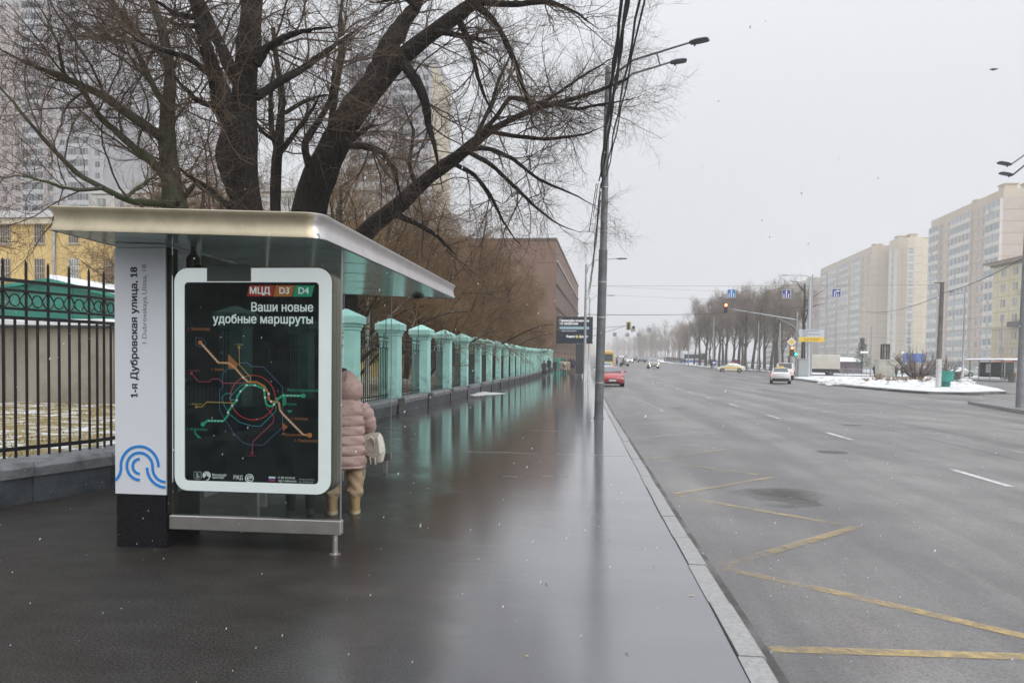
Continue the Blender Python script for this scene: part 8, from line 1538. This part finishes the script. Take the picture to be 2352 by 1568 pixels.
# hood lying up over the head
rg = []
for i in range(22):
    t = i/21; z = 1.185+.375*t; a = .15*math.sin(math.pi*(.16+.8*t))**.75+.012*abs(math.sin(math.pi*t*2.5)); b_ = .14*math.sin(math.pi*(.16+.78*t))**.7
    rg.append([(.02+.03*math.sin(math.pi*t)+(a+.005*math.sin(6*2*math.pi*k/30+t*9))*math.cos(2*math.pi*k/30), .085+.05*t+(b_+.004*math.sin(5*2*math.pi*k/30-t*11))*math.sin(2*math.pi*k/30)-.045*math.sin(math.pi*t), z) for k in range(30)])
MB().rings(rg).build('hood', M_PINK, wr, True)
MB().tube([(.02+.0, -.075+.05*math.cos(t_), 1.37+.17*math.sin(t_)) for t_ in np.linspace(-1.1, 1.25, 12)], .006, 5).build('hood_seam', M_PINK, wr, True)
MB().lathe([(.07, -.04), (.085, .0), (.06, .045), (.01, .06)], 14, (-.03, .16, 1.535)).build('hair', M_HAIRD, wr, True)
for sg in (-1, 1):
    x = sg*.122; mb = MB(); rg = []
    for z, a, b_, cy_ in ((.035, .056, .115, .035), (.07, .058, .11, .035), (.11, .055, .08, .005), (.16, .058, .064, -.01), (.21, .06, .064, -.01), (.225, .056, .06, -.01)): rg.append([(x+a*math.cos(2*math.pi*k/16), cy_+b_*math.sin(2*math.pi*k/16), z) for k in range(16)])
    bt_o = MB().rings(rg).build('boot', M_BOOT, wr, True); rg = [[(x+.062*math.cos(2*math.pi*k/16), .035+.122*math.sin(2*math.pi*k/16), z) for k in range(16)] for z in (0, .034)]; MB().rings(rg).build('sole', M_SOLE, bt_o, True)
    rg = []                          # loose trouser leg, gathered over the boot
    for z in np.linspace(.185, .56, 34):
        t = (z-.185)/.375; a = .07+.021*math.sin(min(1, t*1.5)*math.pi/2)**.8+.012*math.exp(-((z-.235)/.03)**2)
        rg.append([(x*1.02+(a+.007*math.sin(3*q+z*38+sg)+.005*math.sin(5*q-z*61))*math.cos(q), .0+(a*1.06+.007*math.sin(4*q+z*45))*math.sin(q), z+.008*math.sin(2*q+sg)) for q in np.linspace(0, 6.283, 25)[:-1]])
    MB().rings(rg).build('trouser_leg', M_CHINO, wr, True)
# cream canvas backpack hanging from her right arm
M_CANV = mat('cream_canvas', (.62, .59, .52), .8, noise=(12, (.4, .36, .3), .35, .7), bump=(40, .3, .006)); bc = ground(856, 1178)
bx, by = wp.x+.3, wp.y+.16; bg = empty('backpack', (bx, by, .5), R(-25), 'cream canvas backpack with dangling straps hanging from her right arm', 'bag')
rg = []
for z, a, b_ in ((.04, .075, .05), (.06, .1, .07), (.16, .115, .085), (.26, .105, .075), (.33, .085, .055), (.37, .06, .035)): rg.append([((a+.006*math.sin(4*k+z*30))*math.copysign(abs(math.cos(2*math.pi*k/20))**.7, math.cos(2*math.pi*k/20))+.03*z, b_*math.copysign(abs(math.sin(2*math.pi*k/20))**.7, math.sin(2*math.pi*k/20)), z) for k in range(20)])
MB().rings(rg).build('pouch', M_CANV, bg, True)
mb = MB(); mb.add([(-.1, -.09, .3), (.12, -.09, .33), (.16, -.1, .16), (.1, -.105, .1), (-.06, -.1, .14), (-.1, -.06, .37), (.1, -.04, .39), (.175, -.02, .2)], [(0, 1, 2, 3, 4), (0, 5, 6, 1), (1, 6, 7, 2)]); mb.build('flap', M_CANV, bg)
def strap(pts, w=.02): 
    mb = MB(); L_ = []
    for p_ in pts: L_.append([Vector(p_)+Vector((-w, 0, 0)), Vector(p_)+Vector((w, 0, 0)), Vector(p_)+Vector((w, .006, 0)), Vector(p_)+Vector((-w, .006, 0))])
    mb.rings(L_).build('strap', M_CANV, bg, True)
strap([(-.05, -.1, .36), (-.055, -.115, .25), (-.06, -.12, .1), (-.065, -.115, -.03), (-.075, -.1, -.1), (-.09, -.08, -.13), (-.115, -.05, -.1), (-.13, -.02, -.02), (-.12, .0, .1)], .017); strap([(-.08, -.08, .3), (-.105, -.09, .15), (-.11, -.085, .03), (-.09, -.08, -.02)], .014); strap([(0.0, -.02, .38), (-.02, -.01, .44), (-.06, .0, .5)], .008)
MB().tube([(.02, -.1, .3), (.06, -.12, .34), (.09, -.11, .3), (.08, -.1, .25)], .008, 6).build('handle', M_CANV, bg, True); MB().box(-.085, -.05, -.125, -.117, -.02, .0).build('buckle', M_CHR, bg)
for x in (.03, .1): MB().tube([(x, -.11, .12), (x+.005, -.105, .04)], .009, 5).build('cord_end', M_CANV, bg)
# someone waiting behind the poster: dark trousers and boots
pb = ground(690, 1186); person(label='person in dark trousers and black boots waiting behind the route poster', loc=(pb.x, pb.y, 0), rz=R(-160), h=1.72, coat='black', legs='black', stride=.04, coat_len=.55)
# ================================================================== SMALL THINGS
M_LEAF = mat('fallen_leaf_tan', (.4, .3, .15), .7); M_LEAFD = mat('fallen_leaf_dark', (.04, .03, .02), .6)
for i, (px, py, lb) in enumerate([(1588, 1366, 'tan fallen leaf on the wet pavement close to the kerb'), (1400, 1240, 'dark fallen leaf just right of the lamp post reflection'), (1440, 1500, 'dark fallen leaf nearest the viewer on the wet pavement'), (1210, 1505, 'tan fallen leaf left of the lamp post reflection, near the viewer'), (1255, 1340, 'dark fallen leaf in the middle of the wet pavement'), (1500, 1300, 'dark fallen leaf between the lamp post reflection and the kerb')]):
    g = ground(px, py, .006); s_ = .012 if i else .02; mb = MB(); a0 = random.uniform(0, 6); pts = []
    for j in range(9): a = 2*math.pi*j/9; rr_ = s_*(1+.35*math.sin(3*a+i)); pts.append((rr_*math.cos(a+a0), rr_*.55*math.sin(a+a0), .001+.002*math.sin(2*a)))
    mb.add([(0, 0, .003)]+pts, [(0, 1+j, 1+(j+1) % 9) for j in range(9)]); o = mb.build('fallen_leaf', M_LEAF if 'tan' in lb else M_LEAFD, None, fix=False); o.location = g
    tag(o, lb, 'leaf', 'fallen leaves on the pavement')
c = atY(2282, 161, 60); r = tag(MB().add([(-.35, 0, .05), (-.1, 0, .12), (0, .05, .0), (.1, 0, .12), (.38, 0, .08), (0, -.2, 0), (0, .22, .02), (0, .02, -.05)], [(0, 1, 2, 5), (3, 4, 2), (1, 3, 2), (5, 2, 3), (6, 2, 7), (5, 7, 2), (0, 5, 7), (4, 3, 7), (1, 6, 3), (1, 0, 7), (6, 7, 3)]).build('bird', M_CABLE), 'dark bird flying in the grey sky high above the apartment blocks', 'bird'); r.location = c
# falling snow, as flakes hanging in the air
M_FLAKE = mat('snowflake', (.9, .9, .92), .7); _n, _l, _b = nodes_of(M_FLAKE); _t = _n.new('ShaderNodeBsdfTranslucent'); _m = _n.new('ShaderNodeMixShader'); _l.new(_b.outputs[0], _m.inputs[1]); _l.new(_t.outputs[0], _m.inputs[2]); _t.inputs[0].default_value = (.95, .95, .97, 1); _l.new(_m.outputs[0], _n['Material Output'].inputs[0]); V = []; F = []
for _ in range(5200):
    Y = 2.2+random.random()**.8*22; px, py = random.uniform(-100, 2450), random.uniform(-100, 1568); q = atY(px, py, Y)
    if q.z < .05 or q.z > 2.9: continue
    s_ = random.uniform(.0013, .0034); st = random.uniform(1.2, 3.); k = len(V); V += [q+Vector((s_, 0, 0)), q-Vector((s_, 0, 0)), q+Vector((0, s_, 0)), q-Vector((0, s_, 0)), q+Vector((s_*.6, 0, s_*st)), q-Vector((s_*.6, 0, s_*st))]
    F += [(k, k+2, k+4), (k+2, k+1, k+4), (k+1, k+3, k+4), (k+3, k, k+4), (k+2, k, k+5), (k+1, k+2, k+5), (k+3, k+1, k+5), (k, k+3, k+5)]
o = link('falling_snow', np_mesh('falling_snow', np.array([tuple(v) for v in V]), np.array(F), M_FLAKE)); tag(o, 'loose snowflakes drifting down over the street', 'snow', kind='stuff')
# ================================================================== HAZE
hz = bpy.data.materials.new('winter_haze'); hz.use_nodes = True; n = hz.node_tree.nodes; n.clear(); o_ = n.new('ShaderNodeOutputMaterial'); v_ = n.new('ShaderNodeVolumePrincipled'); v_.inputs['Color'].default_value = (.99, .99, 1, 1); v_.inputs['Density'].default_value = .0009; v_.inputs['Anisotropy'].default_value = .35
hz.node_tree.links.new(v_.outputs[0], o_.inputs['Volume'])
hb = MB().box(-455, 645, -62, 1185, -1.6, 104).build('haze', hz); tag(hb, kind='stuff'); hb.visible_shadow = True
